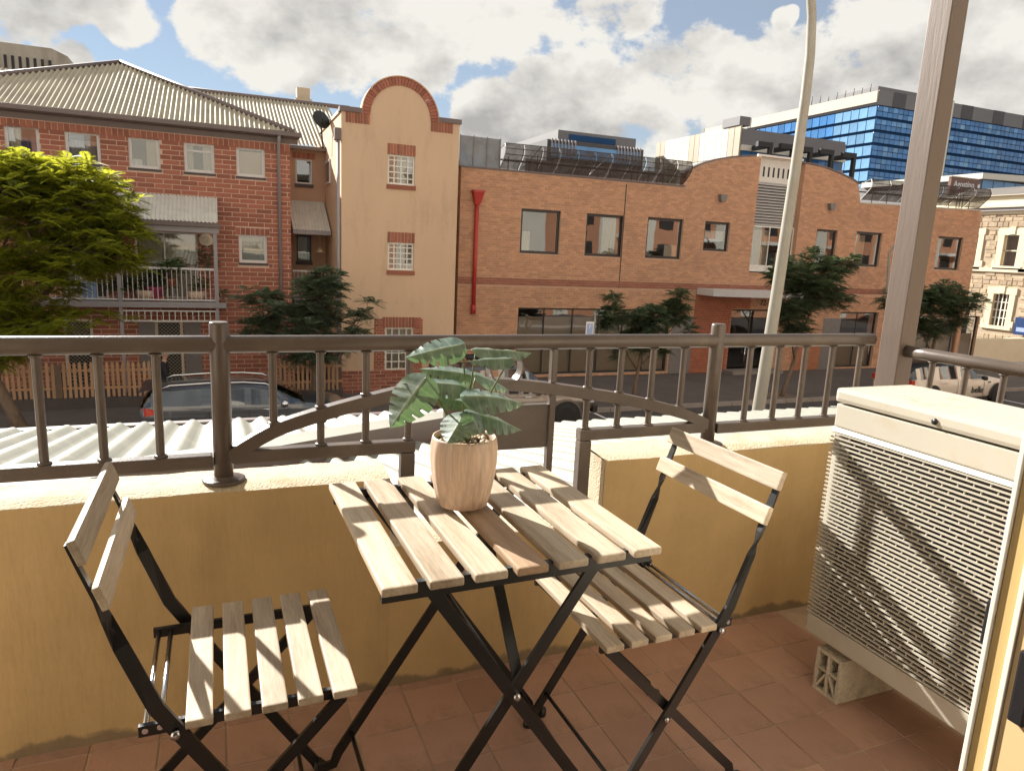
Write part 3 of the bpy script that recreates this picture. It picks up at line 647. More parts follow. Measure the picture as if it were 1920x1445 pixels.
# ------------------------------------------------------------------ potted plant
pt = thing('potted_plant', 'artificial split-leaf plant in a ribbed pinkish pot on the table', 'plant', (.456,1.343,.7155))
prof = [(.046,0),(.053,.003),(.060,.030),(.067,.066),(.0705,.100),(.0705,.128),(.068,.146),(.0665,.150),(.0635,.150),(.0625,.142),(.062,.120)]
mb = MB(); n = 72; c0 = Vector((.456,1.343,.716))
random.seed(5)
nr = [random.uniform(.985,1.012) for _ in range(n)]
for i, (r, z) in enumerate(prof):
    for k in range(n):
        a = 2*math.pi*k/n
        w = 1 + (.012*math.sin(a*17+1.2*math.sin(z*18)+2*math.sin(a*3)))*(1 if 0 < i < 6 else .1)
        mb.v.append((c0.x+r*w*math.cos(a), c0.y+r*w*math.sin(a), c0.z+z))
for i in range(len(prof)-1):
    for k in range(n): mb.f.append((i*n+k,i*n+(k+1)%n,(i+1)*n+(k+1)%n,(i+1)*n+k)); mb.sm.append(True)
mb.f.append(tuple(reversed(range(n)))); mb.sm.append(False)
pot = mb.build('pot', M['pot'], pt)
mb = MB(); mb.lathe([(.001,.0),(.061,.0),(.061,.004),(.001,.005)], (.456,1.343,.842), 24); mb.build('soil', M['cloth'], pt)
mb = MB(); random.seed(9)
def pebble(mb, c, r):
    bm = bmesh.new(); bmesh.ops.create_icosphere(bm, subdivisions=1, radius=1)
    sx, sy, sz = r*random.uniform(.7,1.3), r*random.uniform(.7,1.2), r*random.uniform(.5,.8); q = Matrix.Rotation(random.uniform(0,6),3,'Z')
    bm.verts.index_update()
    mb.mesh([Vector(c)+q@Vector((v.co.x*sx,v.co.y*sy,v.co.z*sz)) for v in bm.verts], [[v.index for v in f.verts] for f in bm.faces], True); bm.free()
for k in range(170):
    a = random.uniform(0,6.283); r = .059*math.sqrt(random.random()); pebble(mb, (.456+r*math.cos(a),1.343+r*math.sin(a),.852+random.uniform(-.002,.004)), random.uniform(.0045,.0075))
mb.build('pebbles', M['pebble'], pt, kind='stuff')
def leafmat():
    m = bpy.data.materials.new('split_leaf'); m.use_nodes = True; nt = m.node_tree; N = nt.nodes; L = nt.links; N.clear()
    out = N.new('ShaderNodeOutputMaterial'); b = N.new('ShaderNodeBsdfPrincipled'); b.inputs['Roughness'].default_value = .36; b.inputs['Specular IOR Level'].default_value = .9; b.inputs['Coat Weight'].default_value = .5; b.inputs['Coat Roughness'].default_value = .3
    at = N.new('ShaderNodeAttribute'); at.attribute_name = 'vein'; oi = N.new('ShaderNodeObjectInfo')
    tc = N.new('ShaderNodeTexCoord'); nz = N.new('ShaderNodeTexNoise'); nz.inputs['Scale'].default_value = 45; nz.inputs['Detail'].default_value = 4; L.new(tc.outputs['Object'], nz.inputs[0])
    mr = N.new('ShaderNodeMapRange'); mr.inputs[1].default_value = .3; mr.inputs[2].default_value = .75; L.new(nz.outputs[0], mr.inputs[0])
    c1 = N.new('ShaderNodeMix'); c1.data_type = 'RGBA'; L.new(mr.outputs[0], c1.inputs[0]); c1.inputs[6].default_value = (.055,.105,.090,1); c1.inputs[7].default_value = (.27,.35,.29,1)
    c2 = N.new('ShaderNodeMix'); c2.data_type = 'RGBA'; L.new(at.outputs['Fac'], c2.inputs[0]); L.new(c1.outputs[2], c2.inputs[6]); c2.inputs[7].default_value = (.46,.54,.40,1)
    L.new(c2.outputs[2], b.inputs['Base Color'])
    bp = N.new('ShaderNodeBump'); bp.inputs['Strength'].default_value = .25; bp.inputs['Distance'].default_value = .003; L.new(nz.outputs[0], bp.inputs['Height']); L.new(bp.outputs[0], b.inputs['Normal'])
    t = N.new('ShaderNodeBsdfTranslucent'); t.inputs[0].default_value = (.20,.36,.12,1); mx = N.new('ShaderNodeMixShader'); mx.inputs[0].default_value = .28
    L.new(b.outputs[0], mx.inputs[1]); L.new(t.outputs[0], mx.inputs[2]); L.new(mx.outputs[0], out.inputs[0]); return m
M['split_leaf'] = leafmat()
def split_leaf(base, tip, width, up, droop=.18, fold=.25, seed=0, curl=0):
    """heart-shaped leaf with slits between the ribs, folded along the midrib and drooping to the tip"""
    rnd = random.Random(seed)
    base = Vector(base); tip = Vector(tip); L = (tip-base).length; d = (tip-base).normalized(); up = Vector(up); up = (up-d*up.dot(d)).normalized(); s = d.cross(up)
    mb = MB(); vein = []
    NU, NV = 64, 9
    def wid(u):
        return max(0,math.sin(math.pi*min(1,u**.56)))**.72*(1-.12*u)
    slits = [.27,.45,.62,.77]
    def pt3(u, v, sd):
        w = wid(u)*width*.5*v
        su = u + .14*v*(1-u)*1 - .05*v   # ribs sweep towards the tip
        su -= .16*v*max(0,.25-u)/.25     # heart lobes reach behind the stalk
        z = -fold*w - droop*L*(u**2) + .010*L*math.sin(u*14+sd)*v - .016*L*abs(math.sin((u-.27)*math.pi/.172))*v - curl*L*v*v*.35
        return base + d*(su*L) + s*(sd*w) + up*(z+fold*0)
    for sd in (-1,1):
        n0 = len(mb.v)
        for i in range(NU+1):
            u = i/NU
            for j in range(NV+1):
                v = j/NV
                # slit: pull outer vertices together near slit positions
                vv = v
                dmin = min(abs(u-q) for q in slits)
                dep = .38+.3*rnd.random()*0+.12*math.sin(seed*3+u*9)
                if dmin < .019 and v > dep: vv = dep+(v-dep)*.40
                p = pt3(u, vv, sd)
                mb.v.append(tuple(p))
                rib = min(abs(u-(q+.085)) for q in [.10]+slits)
                vein.append(max(0, 1-v*9) if v < .11 else max(0, .75-rib*60)*(1-v*.4))
        for i in range(NU):
            for j in range(NV):
                a = n0+i*(NV+1)+j
                mb.f.append((a,a+NV+1,a+NV+2,a+1)); mb.sm.append(True)
    o = mb.build('leaf', M['split_leaf'], None)
    me = o.data; at = me.attributes.new('vein','FLOAT','POINT'); at.data.foreach_set('value', vein)
    me.transform(inv(pt)); o.parent = pt
    return o
def Lf(bp, tp, Yb, Yt, width, up, **k):
    b = P(bp[0],bp[1],Yb); t = P(tp[0],tp[1],Yt); return b, split_leaf(b, t, width*1.10, up, **k)
leaves = [
 ((866,645),(757,664),1.34,1.34,.072,(-.15,-.62,.8),dict(droop=.10,fold=.30,seed=1)),
 ((893,654),(1003,656),1.36,1.36,.070,(.05,-.30,1),dict(droop=.06,fold=.35,seed=2)),
 ((958,672),(874,671),1.30,1.31,.055,(0,-.30,1),dict(droop=.08,fold=.35,seed=3)),
 ((884,702),(786,682),1.38,1.40,.070,(-.1,-.45,1),dict(droop=.12,fold=.3,seed=4)),
 ((868,722),(757,706),1.33,1.32,.070,(-.1,-.45,1),dict(droop=.13,fold=.35,seed=5)),
 ((797,708),(727,800),1.31,1.27,.088,(-.55,-.75,.35),dict(droop=.10,fold=.25,seed=6)),
 ((872,742),(990,735),1.28,1.27,.075,(.1,-.5,1),dict(droop=.24,fold=.35,seed=7)),
 ((875,772),(985,788),1.29,1.27,.082,(.15,-.35,1),dict(droop=.20,fold=.35,seed=8)),
 ((872,775),(836,826),1.28,1.23,.075,(-.45,-.65,.6),dict(droop=.12,fold=.3,seed=9)),
 ((868,752),(795,735),1.36,1.38,.055,(-.1,-.35,1),dict(droop=.14,fold=.3,seed=10)),
 ((893,702),(962,720),1.40,1.42,.060,(.2,-.45,1),dict(droop=.18,fold=.3,seed=11)),
 ((872,715),(878,735),1.33,1.32,.018,(.2,-.9,.5),dict(droop=.05,fold=.2,seed=12)),
 ((884,775),(902,812),1.27,1.24,.055,(.3,-.8,.4),dict(droop=.10,fold=.3,seed=13)),
]
mstem = mat('leaf_stalk', (.13,.17,.05), .5, .2, 30)
for i, (bp, tp, Yb, Yt, w, up, k) in enumerate(leaves):
    b, o = Lf(bp, tp, Yb, Yt, w, up, **k)
    a = random.uniform(0,6.28); f0 = Vector((.456+.012*math.cos(a),1.343+.010*math.sin(a),.850))
    mid = f0.lerp(b,.55)+Vector((0,0,.018)); q = [f0.lerp(mid,t).lerp(mid.lerp(b,t),t) for t in (0,.2,.4,.6,.8,1)]
    MB().tube(q, [.0026,.0024,.0022,.002,.0018,.0015], 7).build('stem', mstem, pt)

# ------------------------------------------------------------------ air conditioner on concrete blocks
at = thing('air_conditioner', 'large cream outdoor air conditioner with a slatted front, raised on concrete blocks', 'air conditioner', (1.6,.97,.165))
ax, ay0, ay1, az0, az1 = 1.60, .520, 1.440, .165, .918
acm = M['ac']
MB().cbox(ax,ax+.285,ay0,ay1,az0,.224,.004).build('base_pan', acm, at)
mb = MB(); mb.cbox(ax+.003,ax+.285,ay0,ay1,.8015,.868,.004); mb.build('upper_panel', acm, at)
# sloping shoulder over the grille
mb = MB(); mb.prism([(ax-.004,ay0,.7885),(ax+.002,ay0,.8005),(ax+.05,ay0,.8005),(ax+.05,ay0,.7885)], (0,ay1-ay0,0)); mb.build('shoulder', acm, at)
mb = MB(); mb.cbox(ax-.004,ax+.290,ay0-.003,ay1+.004,.872,az1-.004,.012)
for k in range(7): mb.cbox(ax+.03+k*.036,ax+.05+k*.036,ay0+.02,ay1-.05,az1-.006,az1,.0018)
mb.build('lid', acm, at)
mb = MB(); mb.lathe([(.001,-.004),(.008,-.003),(.008,.002),(.001,.003)], (ax-.004,1.137,.889), 12, 'X'); mb.build('screw', M['carblack'], at)
for y in (ay0,ay1-.026): MB().cbox(ax+.010,ax+.285,y,y+.026,.2245,.7880,.003).build('corner_post', acm, at)
MB().box(ax+.045,ax+.27,ay0+.03,ay1-.03,.2245,.788).build('coil', M['ac_fin'], at)
# fan behind the slats
mb = MB(); mb.lathe([(.001,-.01),(.055,-.01),(.06,.01),(.001,.02)], (ax+.034,.93,.50), 20, 'X')
for k in range(4):
    a = k*math.pi/2+.5
    q = [(.05,-.25),(.23,-.32),(.25,.25),(.05,.35)]
    mb.face([(ax+.030+.008*(1 if t > 0 else -1),.93+r*math.cos(a+t),.50+r*math.sin(a+t)) for r, t in q])
mb.build('fan', M['carblack'], at)
ns = 46; z0, z1 = .232, .784; first = None
for k in range(ns):
    z = z0+(z1-z0)*k/(ns-1)
    if first is None:
        mb = MB(); mb.prism([(ax-.003,ay0+.004,-.0024),(ax-.003,ay0+.004,.0018),(ax+.004,ay0+.004,.0012),(ax+.004,ay0+.004,-.0024)], (0,ay1+.001-ay0-.004,0))
        first = mb.build('grille_slat', acm, None); first.data.transform(Matrix.Translation((-ax,-.97,0))); first.parent = at; s = first
    else: s = bpy.data.objects.new('grille_slat', first.data); C.objects.link(s); s.parent = at
    s.location = (0,0,z-.165)
mb = MB(); 
for k in range(ns-1):
    zc = z0+(z1-z0)*(k+.5)/(ns-1)
    off = (k % 3)*.019
    y = ay0+.03+off
    while y < ay1-.03: mb.box(ax-.0005,ax+.004,y-.0011,y+.0011,zc-.0052,zc+.0052); y += .0565
mb.build('grille_ties', acm, at, kind='stuff')
def block(x, y, label):
    b = thing('concrete_block', label, 'concrete block', (x,y,0), group='blocks under the air conditioner')
    mb = MB(); L, w, hh = .30, .090, .135; t = .010
    x0 = x
    mb.box(x0+.002,x0+L,y-w/2,y-w/2+t,0,hh); mb.box(x0+.002,x0+L,y+w/2-t,y+w/2,0,hh); mb.box(x0+.002,x0+L,y-w/2+t+.0005,y+w/2-t-.0005,hh-t,hh); mb.box(x0+.002,x0+L,y-w/2+t+.0005,y+w/2-t-.0005,0,t)
    mb.build('shell', M['block'], b)
    mw = MB(); mw.bar((x0+.1,y,t),(x0+.1,y,hh-t),.008,.196,(1,0,0))
    for sgn in (-1,1): mw.bar((x0+.1,y+sgn*.004,hh*.5+sgn*.0),(x0+.1,y+sgn*(w/2-t),t+.003),.007,.194,(1,0,0))
    mw.bar((x0+.1,y-w/2+t,hh*.55),(x0+.1,y+w/2-t,hh*.55),.194,.007); mw.build('web', M['block'], b)
    MB().box(x0+.11,x0+.12,y-w/2+t,y+w/2-t,t,hh-t).build('core', M['ink'], b)
block(1.605, 1.347, 'pale hollow concrete block under the near window-side end of the air conditioner')
block(1.615, .62, 'hollow concrete block under the door-side end of the air conditioner')
MB_pack = MB(); MB_pack.box(1.66,1.85,1.315,1.38,.1355,.1648)
pk = thing('packing_tile', 'broken grey packing tile between concrete block and air conditioner', 'tile', (1.7,1.35,.1355)); MB_pack.build('slab', M['kerb'], pk)
MB().box(1.66,1.85,.59,.65,.1355,.1648).build('slab', M['kerb'], thing('packing_tile', 'grey packing tile on the door-side concrete block', 'tile', (1.7,.62,.1355)))

# ------------------------------------------------------------------ awning roof over the footpath below
vt = thing('verandah_roof', 'cream corrugated verandah roof below the left half of the railing', 'roof', (-1,4,-.3))
def corr(p0, ux, L, vdir, ext, per, amp, m, name, parent, seg=8, ztop=None, clip=None, solid=.012):
    """corrugated sheet: ribs along vdir; ux across. ext(i)->(start,end) distance along vdir"""
    mb = MB(); p0 = Vector(p0); ux = Vector(ux).normalized(); vd = Vector(vdir).normalized(); nn = ux.cross(vd).normalized()
    if nn.z < 0: nn = -nn
    n = int(L/per*seg); vs = []; fs = []
    for i in range(n+1):
        s = L*i/n; a, b = ext(s); w = math.sin(2*math.pi*s/per)*amp
        for t in (a, b): vs.append(p0+ux*s+vd*t+nn*w)
    for i in range(n):
        a0 = (vs[2*i+1]-vs[2*i]).length; 
        fs.append((2*i,2*i+2,2*i+3,2*i+1))
    mb.mesh(vs, fs, True); return mb.build(name, m, parent)
zi = .40
# valley line from near the wall to the outer corner
vx0, vy0, vx1, vy1 = -.80, 3.6, 1.95, 6.15
def yv(x): return vy0+(vy1-vy0)*(x-vx0)/(vx1-vx0)
corr((-7,2.0,zi), (1,0,0), 9.1, Vector((0,1,-.165)), lambda s: ((max(0, yv(-7+s)-2.0+.02) if -7+s > -2.4 else 0)*1.0135, 4.46), .185, .027, M['awning'], 'sheet', vt)
zl = lambda y: zi-.165*(y-2.0); zr = lambda y: zi-.205*(y-2.0)
# flat capping strip along the junction and its upright edge, darkened in colour for the shadow line
mb = MB()
A0, A1 = Vector((-2.3,yv(-2.3),zl(yv(-2.3)))), Vector((2.15,yv(2.15),zl(yv(2.15))))
pd = Vector((.68,-.73,0)); 
mb.face([A0+Vector((0,0,.03)),A1+Vector((0,0,.03)),A1+pd*.30+Vector((0,0,.05)),A0+pd*.30+Vector((0,0,.05))]); mb.build('capping', M['flash'], vt)
mb = MB(); q0, q1 = A0+pd*.302, A1+pd*.302
mb.face([q0+Vector((0,0,.05)),q1+Vector((0,0,.05)),q1+Vector((0,0,-.25)),q0+Vector((0,0,-.25))]); mb.build('upstand', M['gutter'], vt)
mb = MB(); mb.cbox(-7,2.1,6.41,6.50,zl(6.45)-.14,zl(6.45)+.004,.008); mb.build('gutter', M['gutter'], vt)
mb = MB()
for x in (-6,-2.5,1.5): mb.box(x-.05,x+.05,6.2,6.3,FZ,zl(6.3)-.1)
mb.build('verandah_post', M['greypaint'], vt)
vt2 = thing('verandah_roof', 'pale ribbed verandah roof below the right half of the railing', 'roof', (4,4,-.3))
corr((-.55,2.0,zi-.03), (1,0,0), 8.2, Vector((0,1,-.205)), lambda s: (0, min(4.70, max(.3, (yv(-.55+s-.21)-2.22)))), .185, .026, M['awning'], 'sheet', vt2)
mb = MB(); mb.cbox(2.2,7.65,6.60,6.68,zr(6.6)-.17,zr(6.6)-.045,.008); mb.build('gutter', M['gutter'], vt2)
mb = MB()
for x in (4.2,7.4): mb.box(x-.05,x+.05,6.35,6.45,FZ,zr(6.4)-.1)
mb.build('verandah_post', M['greypaint'], vt2)
MB().box(-7,8,1.96,2.02,-3.2,zi+.02).build('shop_wall', M['ourwall'], bt)
# ------------------------------------------------------------------ building helpers
def rect(x0, x1, y0, y1, Y):
    xm, ym = (x0+x1)/2, (y0+y1)/2
    return (P(x0,ym,Y).x, P(x1,ym,Y).x, P(xm,y1,Y).z, P(xm,y0,Y).z)     # x0,x1,z0,z1
def interp(pts):
    def f(x):
        if x <= pts[0][0]: return pts[0][1]
        for a, b in zip(pts, pts[1:]):
            if x <= b[0]: return a[1]+(b[1]-a[1])*(x-a[0])/max(1e-6,b[0]-a[0])
        return pts[-1][1]
    return f
def wall(name, parent, x0, x1, z0, z1, y, holes, m, depth=.16, top=None):
    """front skin at y with openings and their reveals; top(x) trims the upper edge"""
    mb = MB(); xs = sorted({x0,x1,*[h[0] for h in holes],*[h[1] for h in holes]}); xs = [x for x in xs if x0 <= x <= x1]
    if top: xs = sorted(set(xs) | {x0+(x1-x0)*i/40 for i in range(41)})
    zs = sorted({z0,z1,*[h[2] for h in holes],*[h[3] for h in holes]}); zs = [z for z in zs if z0 <= z <= z1]
    for a, b in zip(xs, xs[1:]):
        for c, d in zip(zs, zs[1:]):
            xm, zm = (a+b)/2, (c+d)/2
            if any(h[0] < xm < h[1] and h[2] < zm < h[3] for h in holes): continue
            da, db = (min(d,top(a)), min(d,top(b))) if (top and d == z1) else (d,d)
            mb.face([(a,y,c),(b,y,c),(b,y,db),(a,y,da)])
    for h in holes:
        a, b, c, d = h[:4]; e = y+depth
        mb.face([(a,y,c),(b,y,c),(b,e,c),(a,e,c)]); mb.face([(a,y,d),(b,y,d),(b,e,d),(a,e,d)]); mb.face([(a,y,c),(a,y,d),(a,e,d),(a,e,c)]); mb.face([(b,y,c),(b,y,d),(b,e,d),(b,e,c)])
    o = mb.build(name, m, parent); return o
BRICK = {}
def brick_mesh(w, h, p):
    k = (round(w,3),round(h,3),round(p,3))
    if k not in BRICK:
        me = bpy.data.meshes.new('brick'); x, z = w/2, h/2
        me.from_pydata([(-x,0,-z),(x,0,-z),(x,0,z),(-x,0,z),(-x+.004,-p,-z+.004),(x-.004,-p,-z+.004),(x-.004,-p,z-.004),(-x+.004,-p,z-.004)], [], [(4,5,6,7),(0,1,5,4),(1,2,6,5),(2,3,7,6),(3,0,4,7)]); BRICK[k] = me
    return BRICK[k]
def bricks(parent, x0, x1, z0, z1, y, holes, m, top=None, single=300, p=.010, bw=.23, bh=.076, jx=.010, jz=.010, soldier=None, skip=None):
    """running-bond bricks standing proud of the mortar skin; the nearest whole ones are separate parts"""
    random.seed(int(abs(x0*100)+abs(z0*10))); px, pz = bw+jx, bh+jz; full = []; mb = MB(); k = 0; z = z0
    while z+bh <= z1+.001:
        zc = z+bh/2; off = (k % 2)*px/2
        iv = [(x0,x1)]
        for h in holes:
            if h[2]-.02 < zc < h[3]+.02:
                nv = []
                for a, b in iv:
                    if h[1] <= a or h[0] >= b: nv.append((a,b)); continue
                    if h[0]-a > .04: nv.append((a,h[0]))
                    if b-h[1] > .04: nv.append((h[1],b))
                iv = nv
        for a, b in iv:
            i = math.floor((a-x0-off)/px); 
            while True:
                s = max(a, x0+off+i*px); e = min(b, x0+off+i*px+bw); i += 1
                if s >= b: break
                if e-s < .045: continue
                if top and (z+bh > top(s) or z+bh > top(e)): continue
                if skip and skip((s+e)/2, zc): continue
                if e-s > bw-.002: full.append(((s+e)/2, zc))
                else: qbox(mb, s, e, y, z, z+bh, p)
        z += pz; k += 1
    full.sort(key=lambda q: (q[0])**2+y*y+(q[1]-EYE)**2)
    vis = [q for q in full if 5 < proj_px(q[0],y,q[1])[0] < 1915 and proj_px(q[0],y,q[1])[1] < 690]
    pick = set(vis[:single]); me = brick_mesh(bw, bh, p)
    if single and not me.materials: me.materials.append(m)
    if single and me.materials[0] is not m: me = me.copy(); me.materials[0] = m
    I = inv(parent)
    for q in full:
        jit = random.uniform(-.002,.002)
        if q in pick:
            o = bpy.data.objects.new('brick', me); C.objects.link(o); o.parent = parent; o.location = I @ Vector((q[0],y+jit*.5+.0,q[1]))
        else: qbox(mb, q[0]-bw/2, q[0]+bw/2, y+jit, q[1]-bh/2, q[1]+bh/2, p)
    if mb.f: mb.build('bricks', m, parent, kind='stuff')
def qbox(mb, a, b, y, c, d, p):
    if b-a < .012 or d-c < .012: return
    mb.mesh([(a,y,c),(b,y,c),(b,y,d),(a,y,d),(a+.004,y-p,c+.004),(b-.004,y-p,c+.004),(b-.004,y-p,d-.004),(a+.004,y-p,d-.004)], [(4,5,6,7),(0,1,5,4),(1,2,6,5),(2,3,7,6),(3,0,4,7)])
def proj_px(x, y, z):
    d = Vector((x,y,z-EYE)); w = d.dot(_f); return CX+FPX*d.dot(_r)/w, CY-FPX*d.dot(_u)/w
def soldier(parent, x0, x1, z0, z1, y, m, p=.014, single=True, pitch=.145):
    n = max(1, round((x1-x0)/pitch)); w = (x1-x0)/n
    for k in range(n):
        mb = MB(); qbox(mb, x0+k*w+.009, x0+(k+1)*w-.009, y, z0, z1, p); mb.build('header_brick', m, parent)
def window(parent, r, y, fm, fw=.05, vert=(), hor=(), gm=None, back='inside', sill=None, depth=.06, curt=None, sillm=None, name='window', thick=.05):
    x0, x1, z0, z1 = r; mb = MB(); ya, yb = y+depth, y+depth+thick
    mb.box(x0+.002,x1-.002,ya,yb,z1-fw,z1-.002); mb.box(x0+.002,x1-.002,ya,yb,z0+.002,z0+fw); mb.box(x0+.002,x0+fw,ya,yb,z0+fw+.0005,z1-fw-.0005); mb.box(x1-fw,x1-.002,ya,yb,z0+fw+.0005,z1-fw-.0005)
    for v in vert:
        xm = x0+(x1-x0)*v; mb.box(xm-fw*.32,xm+fw*.32,ya+.004,yb-.004,z0+fw,z1-fw)
    for v in hor:
        zm = z0+(z1-z0)*v; mb.box(x0+fw,x1-fw,ya+.006,yb-.006,zm-fw*.3,zm+fw*.3)
    f = mb.build(name, fm, parent)
    g = MB().face([(x0+fw*.8,ya+.02,z0+fw*.8),(x1-fw*.8,ya+.02,z0+fw*.8),(x1-fw*.8,ya+.02,z1-fw*.8),(x0+fw*.8,ya+.02,z1-fw*.8)]).build('pane', gm or M['glass'], f)
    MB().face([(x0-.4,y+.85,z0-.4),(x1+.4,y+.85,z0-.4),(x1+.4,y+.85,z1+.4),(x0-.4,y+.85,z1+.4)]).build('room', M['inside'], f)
    for c in (curt or []):
        cx0, cx1, cz0, cz1, cm = c; n = 24; vs = []; a = x0+(x1-x0)*cx0; b = x0+(x1-x0)*cx1
        for i in range(n+1):
            x = a+(b-a)*i/n; yy = yb+.07+ (.02*math.sin(i*1.9)+.01*math.sin(i*3.1) if cm is not M['blind'] else 0)
            vs += [(x,yy,z0+(z1-z0)*cz0),(x,yy,z0+(z1-z0)*cz1)]
        MB().mesh(vs, [(2*i,2*i+2,2*i+3,2*i+1) for i in range(n)], True).build('blind' if cm is M['blind'] else 'curtain', cm, f)
    if sill:
        sh, so_ = sill; MB().box(x0-.03,x1+.03,y-so_,y+depth-.002,z0-sh,z0-.003).build('sill', sillm or fm, f)
    return f
def corr_roof(parent, x0, x1, yA, zA, yB, zB, ext, per, amp, m, name='sheet', seg=8):
    vd = Vector((0,yB-yA,zB-zA)); return corr((x0,yA,zA), (1,0,0), x1-x0, vd, ext, per, amp, m, name, parent, seg)

# ------------------------------------------------------------------ red brick terrace on the left
YL, YB_ = 23.5, 22.25
lb = thing('brick_apartment_building', 'red brick apartment building with a hipped iron roof and a small balcony', 'building', (-3,YL,FZ))
lx0, lx1 = -9.2, P(545,400,YL).x
lz1 = P(275,240,YL).z
top_w = [rect(8,74,234,292,YL), rect(122,188,246,306,YL), rect(241,300,257,316,YL), rect(345,402,268,324,YL), rect(443,497,276,332,YL)]
midw = rect(448,501,441,493,YL)
slide = rect(255,372,434,560,YL); slide2 = rect(118,200,440,560,YL)
door1 = rect(293,345,600,722,YL); door2 = rect(122,178,598,722,YL)
shut1 = rect(262,292,604,700,YL); shut2 = rect(347,378,604,700,YL)
holes = top_w+[midw,slide,slide2,door1,door2]
wall('mortar_wall', lb, lx0, lx1, FZ, lz1, YL, holes, M['mortar'], .14)
sold = [(w[0]-.08,w[1]+.08,w[3]+.004,w[3]+.21) for w in [midw]]
crown = (lx0,lx1,lz1-.30,lz1-.09)
hs = [(w[0]-.05,w[1]+.05,w[2]-.10,w[2]) for w in top_w+[midw]]
bricks(lb, lx0, lx1, FZ, lz1, YL, holes+sold+[crown]+hs+[(lx0,lx1,lz1-.09,lz1)], M['redbrick'], bw=.44, bh=.118, jx=.022, jz=.020, p=.014)
soldier(lb, lx0+3.0, lx1, lz1-.305, lz1-.095, YL, M['redbrick'])
for s in sold: soldier(lb, *s, YL, M['redbrick'])
curts = [[(.02,.42,.02,.98,M['curtain']),(.42,.98,0,.62,M['curtain_blue'])], [(.05,.95,.02,.72,M['greypaint'])], [(.55,.98,.05,.98,M['blind']),(.02,.4,.0,.3,M['white'])], [(.02,.3,.1,.9,M['curtain']),(.62,.98,.1,.9,M['curtain'])], [(.02,.98,.0,.86,M['blind'])]]
for w, c in zip(top_w, curts): window(lb, w, YL, M['frame'], .085, hor=(.72,) if c is curts[3] else (), curt=c, sill=(.07,.03), sillm=M['lowwall'])
window(lb, midw, YL, M['frame'], .085, curt=[(.02,.98,.45,.98,M['curtain'])], sill=(.07,.03), sillm=M['lowwall'])
window(lb, slide, YL, M['frame'], .06, vert=(.46,), curt=[(.05,.95,.0,.97,M['curtain'])], name='sliding_door')
window(lb, slide2, YL, M['frame'], .06, vert=(.5,), curt=[(.05,.5,.0,.97,M['curtain'])], name='sliding_door')
for d in (door1, door2):
    x0,x1,z0,z1 = d; mb = MB(); mb.box(x0+.002,x0+.08,YL-.03,YL+.08,z0,z1); mb.box(x1-.08,x1-.002,YL-.03,YL+.08,z0,z1); mb.box(x0+.081,x1-.081,YL-.03,YL+.08,z1-.07,z1-.002)
    f = mb.build('door', M['creamclad'], lb)
    mb = MB()
    k = -6
    while k < 40:      # diamond security grille
        for sg in (1,-1):
            a = Vector((x0+.08, YL+.03, z0+.06*k*1.8)); b = a+Vector((x1-x0-.16,0,sg*(x1-x0-.16)))
            lo, hi = z0+.02, z1-.08; t0, t1 = 0, 1
            dz = b.z-a.z
            if sg > 0: t0 = max(0,(lo-a.z)/dz); t1 = min(1,(hi-a.z)/dz)
            else: t0 = max(0,(hi-a.z)/dz); t1 = min(1,(lo-a.z)/dz)
            if t1-t0 > .05: mb.bar(a.lerp(b,t0), a.lerp(b,t1), .012, .006)
        k += 1
    mb.build('grille', M['creamclad'], f); MB().box(x0+.08,x1-.08,YL+.06,YL+.10,z0,z1-.07).build('door_leaf', M['carblack'], f)
for s in (shut1,shut2): MB().box(s[0],s[1],YL-.05,YL-.012,s[2],s[3]).build('shutter', M['louvre'], lb)
# other walls, gutter and roof
MB().box(lx0,lx0+.2,YL+.15,YL+9,FZ,lz1).build('side_wall', M['redbrick'], lb)
MB().box(lx1-.2,lx1-.002,YL+.15,YL+9,FZ,lz1).build('side_wall', M['redbrick'], lb)
ez = P(275,225,YL-.4).z
mb = MB(); mb.cbox(lx0-.4,lx1+.32,YL-.46,YL-.34,ez-.06,ez+.07,.01); mb.build('gutter', M['gutter'], lb)
MB().box(lx0-.3,lx1+.28,YL-.335,YL+.02,ez-.075,ez-.045).build('soffit', M['gutter'], lb)
MB().box(lx0-.3,lx1+.24,YL-.030,YL-.012,ez-.24,ez-.077).build('fascia', M['gutter'], lb)
apex = P(225,118,YL+4.6); rx1 = P(550,262,YL-.4).x; rx0 = 2*apex.x-rx1; slope_len = lambda s: None
e0 = Vector((rx0,YL-.40,ez+.06)); run = Vector((0,apex.y-e0.y,apex.z-e0.z)); RL = run.length; WID = rx1-rx0
corr(e0, (1,0,0), WID, run, lambda s: (0, max(.02, RL*min(s,WID-s)/(WID/2))), .135, .034, M['zinc'], 'roof_sheet', lb)
mb = MB(); mb.tube([(rx0,e0.y,e0.z+.03),(apex.x,apex.y,apex.z+.03)], .075, 8); mb.tube([(rx1,e0.y,e0.z+.03),(apex.x,apex.y,apex.z+.03)], .075, 8); mb.build('hip_capping', M['gutter'], lb)
mb = MB(); mb.face([(rx1,e0.y,e0.z),(apex.x,apex.y,apex.z),(rx1,e0.y+9,e0.z)]); mb.face([(rx0,e0.y,e0.z),(apex.x,apex.y,apex.z),(rx0,e0.y+9,e0.z)]); mb.face([(rx0,e0.y+9,e0.z),(apex.x,apex.y,apex.z),(rx1,e0.y+9,e0.z)]); mb.build('roof_slope', M['zinc'], lb)
mb = MB(); a = P(522,262,YL-.06); b = P(528.5,560,YL-.06)
mb.tube([(a.x,YL-.40,ez-.06),(a.x,YL-.06,ez-.30),(a.x,YL-.06,FZ)], .05, 10); mb.build('downpipe', M['greypaint'], lb)
